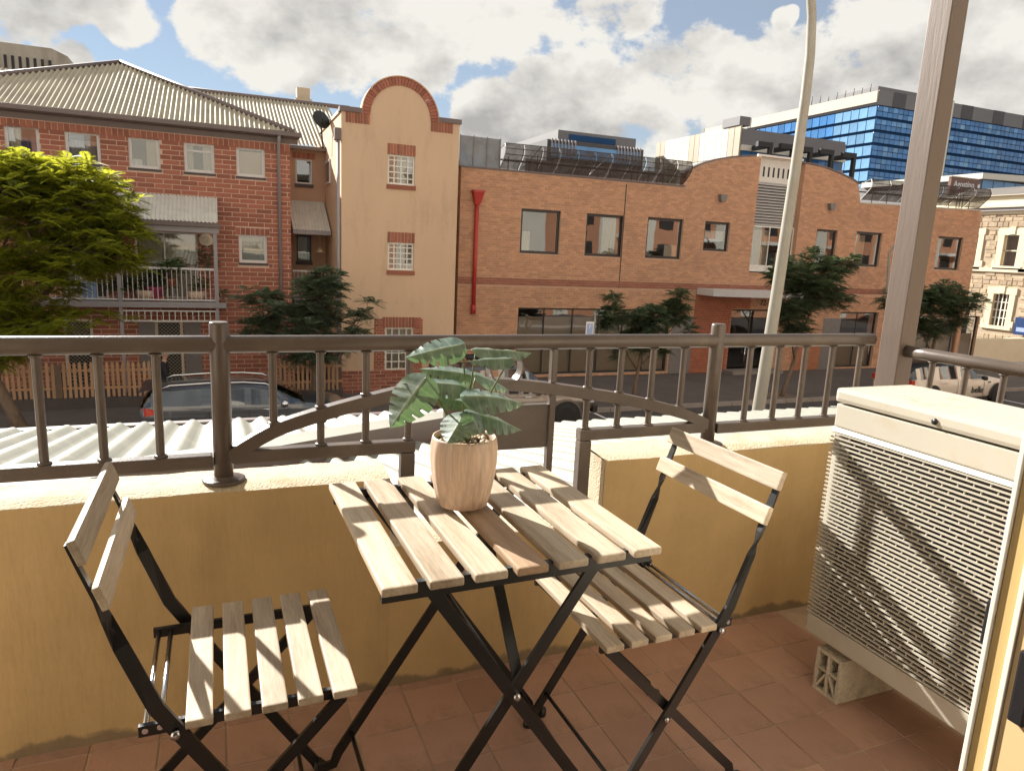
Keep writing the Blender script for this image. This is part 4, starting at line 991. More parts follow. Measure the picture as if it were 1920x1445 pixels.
# window awning over the balcony
A = P(212,358,YL-.02); B = P(407,371,YL-.02); C0 = P(410,418,YB_)
aw = corr((A.x-1.8,YL-.02,(A.z+B.z)/2), (1,0,0), B.x-A.x+1.8, Vector((0,YB_-YL+.02,C0.z-(A.z+B.z)/2)), lambda s: (0,Vector((0,YB_-YL+.02,C0.z-(A.z+B.z)/2)).length), .105, .014, M['zinc2'], 'balcony_awning', lb)
bx0, bx1 = A.x-1.8, C0.x
MB().cbox(bx0,bx1+.05,YB_-.09,YB_-.01,C0.z-.14,C0.z-.015,.008).build('awning_gutter', M['gutter'], lb)
MB().box(bx0,bx1,YB_,YB_+.06,C0.z-.30,C0.z-.142).build('awning_beam', M['greypaint'], lb)
zf = P(300,570,YB_).z; zr_ = P(380,505,YB_).z
MB().cbox(bx0,P(425,572,YB_).x,YB_-.04,YL-.02,zf-.10,zf+.06,.01).build('balcony_floor', M['greypaint'], lb)
for pxx in (405,222):
    q = P(pxx,500,YB_+.03); mb = MB(); mb.box(q.x-.05,q.x+.05,YB_,YB_+.09,zf+.065,C0.z-.31); mb.box(q.x-.045,q.x+.045,YB_+.002,YB_+.092,FZ,zf-.105); mb.build('verandah_post', M['greypaint'], lb)
mb = MB(); mb.box(bx0,bx1-.1,YB_+.02,YB_+.07,zr_-.03,zr_+.03); mb.box(bx0,bx1-.1,YB_+.025,YB_+.065,zf+.10,zf+.14); mb.build('balustrade_rail', M['frame'], lb)
x = bx1-.16
while x > bx0: MB().box(x-.009,x+.009,YB_+.035,YB_+.055,zf+.142,zr_-.031).build('baluster', M['frame'], lb); x -= .125
za, zb = P(300,583,YB_).z, P(300,602,YB_).z
mb = MB(); mb.box(P(228,590,YB_).x,bx1-.1,YB_+.02,YB_+.06,za-.02,za+.02); mb.box(P(228,590,YB_).x,bx1-.1,YB_+.02,YB_+.06,zb-.02,zb+.02); mb.build('frieze_rail', M['frame'], lb)
x = bx1-.16
while x > P(228,590,YB_).x: MB().box(x-.011,x+.011,YB_+.025,YB_+.055,zb+.021,za-.021).build('frieze_bar', M['frame'], lb); x -= .155
MB().box(bx0,bx1,YL-.45,YL-.05,FZ,FZ+.12).build('porch_step', M['kerb'], lb)
# recessed entry bay with its own little awning
YR_ = 26.0
x0, x1 = P(540,350,YR_).x, P(608,350,YR_).x
wr = rect(554,586,298,345,YR_); wr2 = rect(556,584,441,490,YR_)
z1 = P(580,276,YR_).z
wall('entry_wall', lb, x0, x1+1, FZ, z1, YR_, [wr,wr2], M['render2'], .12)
window(lb, wr, YR_, M['frame'], .06, curt=[(.03,.97,.03,.97,M['mesh_screen'])], sill=(.12,.04), sillm=M['lowwall'])
window(lb, wr2, YR_, M['darkframe'], .06, curt=[(.1,.75,.1,.95,M['curtain'])], sill=(.12,.04), sillm=M['lowwall'])
soldier(lb, wr[0]-.1, wr[1]+.1, wr[3]+.004, wr[3]+.2, YR_, M['redbrick'])
gz = P(575,274,YR_-.3).z
MB().cbox(x0,x1+.1,YR_-.36,YR_-.26,gz-.13,gz-.01,.008).build('gutter', M['gutter'], lb)
rA = P(480,272,YR_-.3).x; ridge = P(500,186,YR_+5); 
rl = Vector((0,ridge.y-YR_+.3,ridge.z-gz)).length
corr((P(300,272,YR_-.3).x,YR_-.30,gz+.03), (1,0,0), P(655,272,YR_-.3).x-P(300,272,YR_-.3).x, Vector((0,ridge.y-YR_+.3,ridge.z-gz-.03)), lambda s: (0,rl), .135, .032, M['zinc'], 'rear_roof_sheet', lb)
MB().tube([(P(300,172,YR_+5).x,ridge.y,ridge.z+.03),(P(655,205,YR_+5).x,ridge.y,ridge.z+.03)], .085, 8).build('ridge_capping', M['gutter'], lb)
# roof behind, left
q = P(40,140,YL+8)
corr((q.x-6,YL+6.5,q.z-1.2), (1,0,0), 9.3, Vector((0,1.5,1.35)), lambda s: (0,2.0), .135, .032, M['zinc'], 'rear_roof_sheet', lb)
cA, cB = P(575,377,YR_-.02), P(590,432,YR_-1.7)
corr((P(540,375,YR_).x,YR_-.02,cA.z), (1,0,0), P(607,378,YR_).x-P(540,375,YR_).x, Vector((0,-1.68,cB.z-cA.z)), lambda s: (0,Vector((0,-1.68,cB.z-cA.z)).length), .10, .014, M['zinc2'], 'entry_awning', lb)
MB().box(P(540,375,YR_).x,P(607,378,YR_).x,YR_-1.78,YR_-1.70,cB.z-.14,cB.z-.01).build('awning_beam', M['greypaint'], lb)
MB().box(x0,x1+.2,YR_-1.7,YR_-.02,P(580,560,YR_-1.7).z-.25,P(580,560,YR_-1.7).z).build('landing', M['greypaint'], lb)
zt, zb = P(580,508,YR_-1.7).z, P(580,558,YR_-1.7).z
xa, xb = P(549,530,YR_-1.7).x, P(620,530,YR_-1.7).x
mb = MB(); mb.box(xa,xb,YR_-1.7,YR_-1.65,zt-.03,zt+.02); mb.box(xa,xb,YR_-1.7,YR_-1.65,zb+.05,zb+.08); mb.build('balustrade_rail', M['frame'], lb)
x = xa+.05
while x < xb: MB().box(x-.009,x+.009,YR_-1.685,YR_-1.665,zb+.081,zt-.031).build('baluster', M['frame'], lb); x += .125
# things on and near the terrace
def pos(px,py,Y): return P(px,py,Y)
q = pos(386,450,YL-.03); t = thing('wall_plaque', 'round cream plaque on red brick wall beside balcony doors', 'plaque', q)
mb = MB(); mb.lathe([(.001,0),(.20,0),(.20,.03),(.17,.045),(.001,.05)], (q.x,0,q.z), 24, 'Y'); mb.v = [(x,q.y-y,z) for x,y,z in mb.v]; mb.build('disc', M['creamclad'], t)
mb = MB(); mb.lathe([(.09,.05),(.11,.05),(.11,.056),(.09,.056)], (q.x,0,q.z), 20, 'Y'); mb.v = [(x,q.y-y,z) for x,y,z in mb.v]; mb.build('ring', M['beigepanel'], t)
q = pos(600,470,YR_-1.0); t = thing('hanging_lamp', 'warm hanging lamp shade in the dark entry under the small awning', 'lamp', q)
MB().lathe([(.05,.10),(.16,-.06),(.14,-.07),(.04,.08)], q, 16).build('shade', M['brass'], t); MB().tube([q+Vector((0,0,.1)),q+Vector((0,0,.75))], .01, 6).build('cord', M['frame'], t)
q = pos(605,222,YR_-1.5); t = thing('satellite_dish', 'black satellite dish beside the rendered tower roof', 'satellite dish', q)
mb = MB(); mb.lathe([(.001,.0),(.15,.02),(.30,.075),(.31,.08),(.30,.085),(.15,.03),(.001,.012)], (0,0,0), 24, 'Y'); rr = Matrix.Rotation(R(25),3,'Z') @ Matrix.Rotation(R(-22),3,'X'); mb.v = [tuple(q+rr@Vector(v)) for v in mb.v]; mb.build('bowl', M['dish'], t)
MB().tube([q+Vector((0,.03,0)),q+Vector((0,.35,-.25)),q+Vector((.05,.35,-.9))], .025, 8).build('bracket', M['dish'], t); MB().tube([q+Vector((0,0,-.2)),q+Vector((-.05,-.35,.0))], .012, 6).build('feed_arm', M['dish'], t)
q = pos(568,195,YR_+6.5); t = thing('chimney', 'stone chimney with a corbelled cap above the iron roof', 'chimney', (q.x,q.y,q.z-1))
MB().box(q.x-.28,q.x+.28,q.y-.28,q.y+.28,q.z-1.4,q.z+.05).build('stack', M['creamclad'], t); MB().box(q.x-.34,q.x+.34,q.y-.34,q.y+.34,q.z+.051,q.z+.16).build('band', M['beigepanel'], t); MB().box(q.x-.26,q.x+.26,q.y-.26,q.y+.26,q.z+.161,q.z+.6).build('cap', M['beigepanel'], t)

# ------------------------------------------------------------------ rendered stair tower
YT = 22.3
tw = thing('stair_tower', 'tall cream rendered stair tower with a round brick edged gable', 'tower', (5.2,YT,FZ))
tx0, tx1 = P(640,400,YT).x, P(857,400,YT).x
zs_ = (P(640,207,YT).z+P(857,234,YT).z)/2
tws = [rect(727,778,291,347,YT), rect(727,776,455,507,YT), rect(722,775,614,694,YT)]
cxm = P(752,200,YT).x; Ro = (P(823,215,YT).x-P(681,200,YT).x)/2; zc = zs_-.02; ztop = P(750,145,YT).z; Ro_z = ztop-zc
zbase = P(690,694,YT).z
wall('rendered_wall', tw, tx0, tx1, zbase+.001, zs_, YT, tws, M['render'], .12)
# round gable: semicircle panel with a ring of header bricks
mb = MB(); n = 40; ri = .80
pts = [(cxm+Ro*ri*math.cos(math.pi*i/n), YT, zc+Ro_z*.80*math.sin(math.pi*i/n)) for i in range(n+1)]
pts = [(cxm+Ro*ri,YT,zs_)] + [p for p in pts if p[2] > zs_] + [(cxm-Ro*ri,YT,zs_)]
mb.face(pts); mb.build('gable_panel', M['render'], tw)
nb = 34
for i in range(nb):
    a0, a1 = math.pi*(i+.05)/nb, math.pi*(i+.95)/nb
    q = lambda r, a: (cxm+Ro*r*math.cos(a), zc+Ro_z*r*math.sin(a))
    quad = [q(.80,a0),q(.995,a0),q(.995,a1),q(.80,a1)]
    mb = MB(); mb.prism([(x,YT-.03,z) for x, z in quad], (0,.30,0)); mb.build('arch_brick', M['redbrick'], tw)
mb = MB()
for i in range(n):
    a0, a1 = math.pi*i/n, math.pi*(i+1)/n; q = lambda r, a, y: (cxm+Ro*r*math.cos(a), y, zc+Ro_z*r*math.sin(a))
    mb.face([q(1.0,a0,YT-.05),q(1.0,a1,YT-.05),q(1.0,a1,YT+.3),q(1.0,a0,YT+.3)]); mb.face([q(1.0,a0,YT-.05),q(1.0,a1,YT-.05),q(1.03,a1,YT-.05),q(1.03,a0,YT-.05)]); mb.face([q(1.03,a0,YT-.05),q(1.03,a1,YT-.05),q(1.03,a1,YT+.3),q(1.03,a0,YT+.3)])
mb.build('arch_coping', M['orangebrick'], tw)
for s in (-1,1):
    # stepped shoulders: coping and a block of standing bricks
    xi = cxm+s*Ro; xo = tx0 if s < 0 else tx1
    MB().box(xi+s*.01,xo+s*.05,YT-.06,YT+.3,zs_+.002,zs_+.14).build('coping', M['gutter'], tw)
    a, b = sorted((xi-s*Ro*.195, xi+s*.50))
    soldier(tw, a, b, zs_-.30, zs_-.003, YT, M['redbrick'], .03, pitch=.095)
for w in tws[:2]:
    soldier(tw, w[0]-.02, w[1]+.02, w[3]+.002, w[3]+.32, YT, M['redbrick'], .02, pitch=.105)
    f = window(tw, w, YT, M['white'], .06, vert=(.25,.5,.75), hor=(.22,.42,.62,.82) , curt=[(.03,.97,.03,.97,M['curtain'])], sill=(.14,.04), sillm=M['redbrick'])
w = tws[2]
window(tw, w, YT, M['white'], .06, vert=(.25,.5,.75), hor=(.2,.4,.6,.8), curt=[(.03,.97,.03,.97,M['curtain'])], sill=(.12,.04), sillm=M['bandbrick'])
soldier(tw, w[0]-.10, w[1]+.25, w[3]+.002, w[3]+.34, YT, M['redbrick'], .02, pitch=.105)
bricks(tw, w[0]-.36, w[0]-.01, w[2]-.1, w[3]+.3, YT, [], M['redbrick'], single=0, bw=.16, p=.014)
bricks(tw, w[1]+.01, w[1]+.30, w[2]-.1, w[3]+.3, YT, [], M['redbrick'], single=0, bw=.14, p=.014)
wall('base_mortar', tw, tx0, tx1, FZ, zbase, YT-.03, [], M['mortar'], .1)
bricks(tw, tx0, tx1, FZ, zbase, YT-.03, [], M['redbrick'], single=300, bw=.34, bh=.105, jx=.018, jz=.018, p=.014)
MB().face([(tx0,YT-.03,zbase),(tx1,YT-.03,zbase),(tx1,YT+.002,zbase),(tx0,YT+.002,zbase)]).build('base_ledge', M['redbrick'], tw)
# left flank, with a slot window, and the body behind
zf1 = zs_-.02
mb = MB(); mb.box(tx0,tx0+.25,YT+.001,YT+6.5,FZ,zf1); mb.build('flank_wall', M['render'], tw)
MB().box(tx1-.25,tx1-.001,YT+.001,YT+6.5,FZ,zf1).build('flank_wall', M['render'], tw)
MB().box(tx0-.04,tx0+.3,YT+.31,YT+6.5,zf1+.002,zf1+.10).build('coping', M['creamclad'], tw)
MB().box(tx0+.251,tx1-.251,YT+.4,YT+6.5,zf1-.3,zf1-.2).build('roof', M['zinc2'], tw)
MB().box(cxm-Ro*.8,cxm+Ro*.8,YT+.30,YT+.32,zs_-.1,zs_+.6).build('gable_back', M['render'], tw)
q1, q2 = PX(612,330,tx0), PX(620,318,tx0)
f = MB().box(tx0-.05,tx0-.002,q2.y,q1.y,PX(617,345,tx0).z,PX(617,300,tx0).z).build('window', M['frame'], tw)
MB().box(tx0-.06,tx0-.051,q2.y+.08,q1.y-.08,PX(617,345,tx0).z+.08,PX(617,300,tx0).z-.08).build('pane', M['glass_dark'], f)
q = PX(633,300,tx0-.1); ztop_ = PX(633,240,tx0-.1).z
mb = MB(); mb.tube([(tx0-.08,q.y,FZ),(tx0-.08,q.y,ztop_-.3)], .05, 10); mb.build('downpipe', M['greypaint'], tw)
MB().cbox(tx0-.20,tx0-.01,q.y-.13,q.y+.13,ztop_-.35,ztop_,.02).build('rainhead', M['gutter'], tw)
mb = MB()
for i in range(6):
    q = P(657+i*36,411+i*1.6,YT); mb.lathe([(.001,0),(.018,0),(.018,.02),(.001,.02)], (q.x,YT-.021,q.z), 6, 'Y')
    q = P(672+i*36,565+i*1.2,YT); mb.lathe([(.001,0),(.018,0),(.018,.02),(.001,.02)], (q.x,YT-.021,q.z), 6, 'Y')
mb.build('tie_bolt', M['beigepanel'], tw)

# ------------------------------------------------------------------ orange brick offices on the right
YO = 24.0
ob = thing('office_building', 'long orange brick office building with two curved parapets and mesh screens', 'building', (20,YO,FZ))
ox0, ox1 = P(862,400,YO).x, P(1838,420,YO).x
tp = lambda px, py: (P(px,py,YO).x, P(px,py,YO).z)
prof_ = [tp(862,313),tp(1284,351),tp(1285,324)]+[tp(a,b) for a,b in ((1300,315),(1320,307),(1345,300),(1370,296),(1395,294),(1418,293))]
profR = [tp(a,b) for a,b in ((1503,306),(1525,309),(1550,316),(1575,326),(1600,338),(1611,346),(1613,382),(1700,387),(1838,396))]
bayx0, bayx1 = P(1416,400,YO).x, P(1497,420,YO).x
topf = interp([(a,b) for a,b in prof_]); topr = interp(profR)
top_all = lambda x: topf(x) if x < (bayx0+bayx1)/2 else topr(x)
zmax = max(b for a,b in prof_+profR)+.02
uw = [rect(976,1050,393,476,YO), rect(1098,1168,402,481,YO), rect(1212,1279,409,485,YO), rect(1320,1367,416,471,YO), rect(1528,1567,430,497,YO), rect(1602,1651,435,500,YO), rect(1755,1802,444,506,YO)]
lw = rect(969,1254,578,700,YO); lw2 = rect(1570,1640,585,688,YO); lw3 = rect(1700,1830,592,680,YO); ent = rect(1366,1446,580,712,YO)
bay = (bayx0,bayx1,P(1440,510,YO).z,zmax)
holes = uw+[lw,lw2,lw3,ent,bay]
wall('mortar_wall', ob, ox0, ox1, FZ, zmax, YO, holes, M['orangemortar'], .22, top_all)
bandA = rect(860,1330,517,531,YO); bz0, bz1 = P(1100,538,YO).z, P(1100,524,YO).z
band = (ox0,ox1,bz0,bz1)
px0, px1 = P(1300,600,YO).x, P(1404,600,YO).x
portal = (px0,px1,FZ,bz0)
pierR = (P(1482,680,YO).x,P(1534,680,YO).x,FZ,P(1500,640,YO).z)
greyL = (P(1255,660,YO).x,px0,FZ,lw[3]-.3); greyR = (pierR[1],P(1568,660,YO).x,FZ,lw2[3]-.3)
skipz = [band,portal,pierR,greyL,greyR]
bricks(ob, ox0, ox1, FZ, zmax, YO, holes+skipz, M['orangebrick'], top=top_all)
bricks(ob, ox0, ox1, bz0+.004, bz1, YO, holes, M['bandbrick'], single=0, p=.016)
bricks(ob, px0, px1, FZ, bz0, YO, holes, M['portal'], single=0, p=.02)
bricks(ob, pierR[0], pierR[1], FZ, pierR[3], YO, holes, M['pier'], single=0, p=.02)
for g in (greyL,greyR): MB().box(g[0],g[1],YO-.02,YO+.02,g[2],g[3]).build('grey_pier', M['louvre'], ob)
MB().box(ox0,px0,YO-.10,YO-.012,FZ,P(1100,706,YO).z+.02).build('plinth', M['louvre'], ob)
# flank, roof and back
MB().box(ox1-.25,ox1-.002,YO+.05,YO+16,FZ,topr(ox1)).build('flank_wall', M['orangebrick'], ob)
MB().box(ox0+.02,ox0+.25,YO+.05,YO+16,FZ,topf(ox0)).build('flank_wall', M['orangebrick'], ob)
MB().box(ox0+.3,ox1-.3,YO+.6,YO+16,3.3,3.5).build('roof', M['slate'], ob)
def coping(pts, m=M['gutter']):
    mb = MB()
    for a, b in zip(pts, pts[1:]):
        if abs(a[0]-b[0]) < .1: continue
        mb.prism([(a[0],YO-.04,a[1]+.002),(b[0],YO-.04,b[1]+.002),(b[0],YO-.04,b[1]+.06),(a[0],YO-.04,a[1]+.06)], (0,.34,0))
    mb.build('coping', m, ob)
coping(prof_); coping(profR[:6]); coping(profR[6:], M['creamclad'])
for pts in (prof_, profR):
    mb = MB()
    for a, b in zip(pts, pts[1:]): mb.face([(a[0],YO+.3,3.0),(b[0],YO+.3,3.0),(b[0],YO+.3,b[1]),(a[0],YO+.3,a[1])])
    mb.build('parapet_back', M['orangebrick'], ob)
cur = [[(.05,.3,.0,.5,M['curtain'])],[(.5,.98,.02,.98,M['curtain'])],[(.6,.95,.0,.35,M['blind'])],[(.05,.95,.35,.7,M['white'])],[],[(.1,.5,.0,.9,M['blind'])],[]]
for w, c in zip(uw, cur): window(ob, w, YO, M['darkframe'], .10, curt=c, gm=M['glass_dark'], depth=.10)
window(ob, lw, YO, M['darkframe'], .08, vert=(.165,.345,.515,.675,.83), gm=M['glass_dark'], depth=.12, curt=[(.01,.99,.0,.86,M['blind'])], name='shop_window')
window(ob, lw2, YO, M['darkframe'], .08, vert=(.5,), gm=M['glass_dark'], depth=.12, curt=[(.01,.99,.0,.62,M['blind'])], name='shop_window')
window(ob, lw3, YO, M['darkframe'], .08, vert=(.33,.66), gm=M['glass_dark'], depth=.12, curt=[(.01,.99,.0,.62,M['blind'])], name='shop_window')
f = window(ob, ent, YO, M['darkframe'], .09, vert=(.5,), hor=(.62,), gm=M['glass_dark'], depth=.20, name='entrance_door')
for v in (.44,.56): MB().tube([(ent[0]+(ent[1]-ent[0])*v,YO+.14,ent[2]+.7),(ent[0]+(ent[1]-ent[0])*v,YO+.14,ent[2]+1.5)], .025, 8).build('handle', M['chrome'], f)
MB().box(ent[0]-.2,ent[1]+.2,YO-.7,YO-.02,FZ,FZ+.14).build('door_step', M['kerb'], ob)
# louvred bay between the curved parapets
yb = YO+.25
zb_, zl_, zw_ = P(1450,300,yb).z, P(1445,343,yb).z, P(1440,424,yb).z
MB().box(bayx0-.02,bayx1+.02,yb,yb+.1,zl_,zb_).build('vent_panel', M['white'], ob)
for k in range(9):
    x = bayx0+.12+k*(bayx1-bayx0-.3)/8; MB().box(x,x+.09,yb-.006,yb-.001,zl_+.22,zl_+.62).build('vent_slot', M['louvre_dark'], ob)
MB().box(bayx0-.02,bayx1+.02,yb-.1,yb-.002,zb_+.002,zb_+.16).build('vent_cap', M['white'], ob)
MB().box(bayx0-.02,bayx1+.02,yb+.14,yb+.2,zw_,zl_-.002).build('louvre_back', M['louvre_dark'], ob)
n = 15
for k in range(n):
    z = zw_+.06+(zl_-zw_-.12)*k/(n-1); mb = MB(); mb.prism([(bayx0,yb-.02,z-.035),(bayx0,yb-.01,z-.045),(bayx0,yb+.12,z+.045),(bayx0,yb+.11,z+.055)], (bayx1-bayx0,0,0)); mb.build('louvre_blade', M['frame'], ob)
wb = (bayx0,bayx1,P(1432,500,yb).z,zw_-.002)
window(ob, wb, yb-.1, M['white'], .06, vert=(.45,), gm=M['glass_dark'], depth=.06, curt=[(.05,.5,.0,.9,M['curtain'])])
MB().box(bayx0,bayx1,YO+.0,yb+.05,P(1432,512,yb).z-.1,P(1432,500,yb).z-.003).build('bay_sill', M['white'], ob)
for x in (bayx0+.001, bayx1-.001): MB().face([(x,YO,wb[2]),(x,yb+.3,wb[2]),(x,yb+.3,zmax-.1),(x,YO,zmax-.1)]).build('bay_reveal', M['orangebrick'], ob)
# entrance canopy and number
ca, cb = P(1338,548,YO-1.1), P(1519,550,YO-1.1)
mb = MB(); n = 20; top_, bot_ = [], []
for i in range(n+1):
    t = i/n; x = ca.x+(cb.x-ca.x)*t; y = YO-1.1-.35*math.sin(math.pi*t); top_.append((x,y)); 
vs = []; zc0, zc1 = ca.z-.16, ca.z+.10
for x, y in top_: vs += [(x,y,zc0),(x,y,zc1),(x,YO-.02,zc1),(x,YO-.02,zc0)]
fs = []
for i in range(n):
    a = 4*i
    for k in range(4): fs.append((a+k,a+4+k,a+4+(k+1)%4,a+(k+1)%4))
mb.mesh(vs, fs+[(0,1,2,3),(4*n,4*n+3,4*n+2,4*n+1)]); mb.build('canopy', M['frame'], ob)
q = P(1436,568,YO-.04); text('street_number', '72-7', .34, M['ink'], ob, (q.x,YO-.03,q.z), (1,0,0), (0,0,1), .006)
# wall lights
for pxx, pyy in ((1352,373),(1556,389)):
    q = P(pxx,pyy,YO); mb = MB(); mb.prism([(q.x-.17,YO-.013,q.z+.16),(q.x+.17,YO-.013,q.z+.16),(q.x+.10,YO-.013,q.z-.12),(q.x-.10,YO-.013,q.z-.12)], (0,-.18,0)); mb.build('wall_light', M['louvre'], ob)
# rainwater head and red downpipe
q = P(895,372,YO-.1)
rp = thing('red_downpipe', 'bright red downpipe with a square funnel on the orange brick wall', 'downpipe', (q.x,YO-.1,FZ))
zb1 = P(888,588,YO-.1).z; zf0, zf1_ = P(895,384,YO-.1).z, P(895,361,YO-.1).z
mb = MB(); w = .19
mb.mesh([(q.x-w,YO-.30,zf1_),(q.x+w,YO-.30,zf1_),(q.x+w,YO-.02,zf1_),(q.x-w,YO-.02,zf1_),(q.x-.09,YO-.18,zf0),(q.x+.09,YO-.18,zf0),(q.x+.09,YO-.02,zf0),(q.x-.09,YO-.02,zf0)], [(0,1,2,3),(4,7,6,5),(0,4,5,1),(1,5,6,2),(2,6,7,3),(3,7,4,0)]); mb.box(q.x-w-.02,q.x+w+.02,YO-.32,YO-.02,zf1_+.001,zf1_+.07); mb.build('funnel', M['redpipe'], rp)
MB().tube([(q.x-.005,YO-.10,zf0+.02),(q.x-.005,YO-.10,zb1)], .072, 12).build('pipe', M['redpipe'], rp); MB().tube([(q.x-.005,YO-.10,zb1),(q.x-.005,YO-.10,zb1+.32)], .095, 12).build('shoe', M['redpipe'], rp)
bp_ = thing('brown_downpipe', 'dark brown downpipe in the gap between tower and office building', 'downpipe', (7.3,23.6,FZ))
MB().tube([(7.28,23.5,FZ),(7.28,23.5,P(857,315,23.5).z)], .10, 12).build('pipe', M['gutter'], bp_)
MB().box(tx1+.002,ox0-.002,24.3,24.5,FZ,4.2).build('gap_wall', M['gutter'], ob)
# vertical movement joint
mb = MB(); q1, q2 = P(1174,345,YO), P(1160,540,YO); mb.box(q2.x-.02,q2.x+.02,YO-.014,YO-.011,q2.z,q1.z); mb.build('joint', M['louvre_dark'], ob)
# mesh sunscreens along the roof edge
def sunscreen(xa, xb, zb0, zb1, h, lean, m, name, label, n, white_every=3):
    t = thing('sunscreen', label, 'screen', ((xa+xb)/2,YO,zb0))
    prof = [(-.02,0),(-.30,h*.30),(-.46*lean,h*.55),(-.5*lean,h*.78),(-.42*lean,h)]
    zA = lambda x: zb0+(zb1-zb0)*(x-xa)/(xb-xa)
    for i in range(n):
        x0 = xa+(xb-xa)*i/n+.02; x1 = xa+(xb-xa)*(i+1)/n-.02; mb = MB(); vs = []
        for y, z in prof: vs += [(x0,YO+.1+y,zA(x0)+.08+z),(x1,YO+.1+y,zA(x1)+.08+z)]
        mb.mesh(vs, [(2*k,2*k+1,2*k+3,2*k+2) for k in range(len(prof)-1)]); mb.build('screen_panel', m, t)
    for i in range(n+1):
        x = xa+(xb-xa)*i/n; x += -.02 if i else .02
        pts = [(x,YO+.13+y,zA(x)+.08+z) for y, z in prof]; mb = MB(); mb.tube(pts, .017, 6)
        if i % 2 == 0: mb.tube([pts[-1],(x,YO+1.3,zA(x)+.3)], .016, 6)
        mb.build('rib', M['white'] if i % white_every == 0 else M['louvre_dark'], t)
    mb = MB()
    for y, z in prof[1:]: mb.tube([(xa,YO+.14+y,zA(xa)+.08+z),(xb,YO+.14+y,zA(xb)+.08+z)], .013, 6)
    mb.build('rail', M['louvre_dark'], t)
    mb = MB()
    for k in range(14):       # planting trellis rods and clutter behind
        x = xa+(xb-xa)*random.random(); mb.tube([(x,YO+.6,zA(x)),(x,YO+.6,zA(x)+h*random.uniform(.5,.95))], .02, 5)
    mb.tube([(xa,YO+.6,zA(xa)+h*.55),(xb,YO+.6,zA(xb)+h*.55)], .03, 5); mb.build('guard_rail', M['louvre_dark'], t)
random.seed(4)
a0, a1 = tp(938,320), tp(1284,350)
sunscreen(a0[0], a1[0], a0[1], a1[1], P(1100,276,YO).z-P(1100,333,YO).z-.25, 1.1, M['perf'], 's', 'curved dark mesh sunscreen along the left roof edge of the office building', 11)
b0, b1 = tp(1616,378), tp(1838,394)
sunscreen(b0[0], b1[0], b0[1], b1[1], P(1700,340,YO).z-P(1700,386,YO).z-.2, 1.1, M['perf'], 's', 'curved dark mesh sunscreen behind the tall corner post', 7)
g = thing('roof_fence', 'straight grey mesh fence on the roof corner next to the tower', 'fence', (8,YO,4))
g0, g1 = tp(863,313), tp(938,320); hh = P(900,255,YO).z-P(900,315,YO).z
for i in range(3):
    x0 = g0[0]+(g1[0]-g0[0])*i/3+.02; x1 = g0[0]+(g1[0]-g0[0])*(i+1)/3-.02; MB().box(x0,x1,YO+.10,YO+.11,g0[1]+.07,g0[1]+hh).build('mesh_panel', M['perf_grey'], g)
for i in range(4):
    x = g0[0]+(g1[0]-g0[0])*i/3; MB().box(x-.02,x+.02,YO+.08,YO+.13,g0[1]+.062,g0[1]+hh+.03).build('fence_post', M['louvre'], g)
MB().box(g0[0],g0[0]+.01,YO+.14,YO+2.5,g0[1]+.07,g0[1]+hh).build('mesh_panel', M['perf_grey'], g)
# plant rooms on the office roof
pr = thing('plant_room', 'grey metal plant room on the office roof behind the mesh', 'plant room', (11,YO+4,3.5))
q0, q1 = P(985,300,YO+4), P(1250,320,YO+4); MB().box(q0.x,q1.x,YO+4,YO+9,3.5,P(1100,300,YO+4).z-.2).build('cladding', M['greyclad'], pr)
# ------------------------------------------------------------------ picket fences
YF = 21.5
def picket_fence(xa, xb, label, gaps=()):
    t = thing('picket_fence', label, 'fence', ((xa+xb)/2,YF,FZ), group='picket fences before the brick terrace')
    zb, zt = FZ+.30, FZ+1.28
    MB().box(xa,xb,YF-.06,YF+.10,FZ,zb-.004).build('plinth', M['lowwall'], t)
    for z in (zb+.22, zt-.28): MB().box(xa,xb,YF+.022,YF+.06,z,z+.07).build('rail', M['picket'], t)
    x = xa+.05; me = None; I = inv(t)
    while x < xb-.05:
        if not any(a < x < b for a, b in gaps):
            h = random.uniform(-.015,.015)
            if me is None:
                mb = MB(); mb.prism([(-.036,0,0),(.036,0,0),(.036,0,zt-zb-.05),(0,0,zt-zb),(-.036,0,zt-zb-.05)], (0,.02,0)); o = mb.build('picket', M['picket'], None); me = o.data; o.parent = t
            else: o = bpy.data.objects.new('picket', me); C.objects.link(o); o.parent = t
            o.location = I @ Vector((x,YF+random.uniform(-.003,.003),zb+h)); o.rotation_euler = (0,random.uniform(-.012,.012),0)
        x += .128
    for x in [q for g in gaps for q in g]: MB().box(x-.06,x+.06,YF+.0,YF+.12,FZ,zt-.1).build('fence_post', M['bark'], t)
random.seed(2)
picket_fence(-9, P(292,740,YF).x, 'timber picket fence in front of the brick apartments, left of the parked car', gaps=((P(102,730,YF).x,P(112,730,YF).x),))
picket_fence(P(515,740,YF).x, P(643,715,YF).x, 'timber picket fence beside the rendered tower, right of the parked car')
MB().box(-9,P(292,740,YF).x,YF+.2,YL,FZ,FZ+.25).build('garden_bed', M['lowwall'], None); struct(bpy.data.objects['garden_bed'])

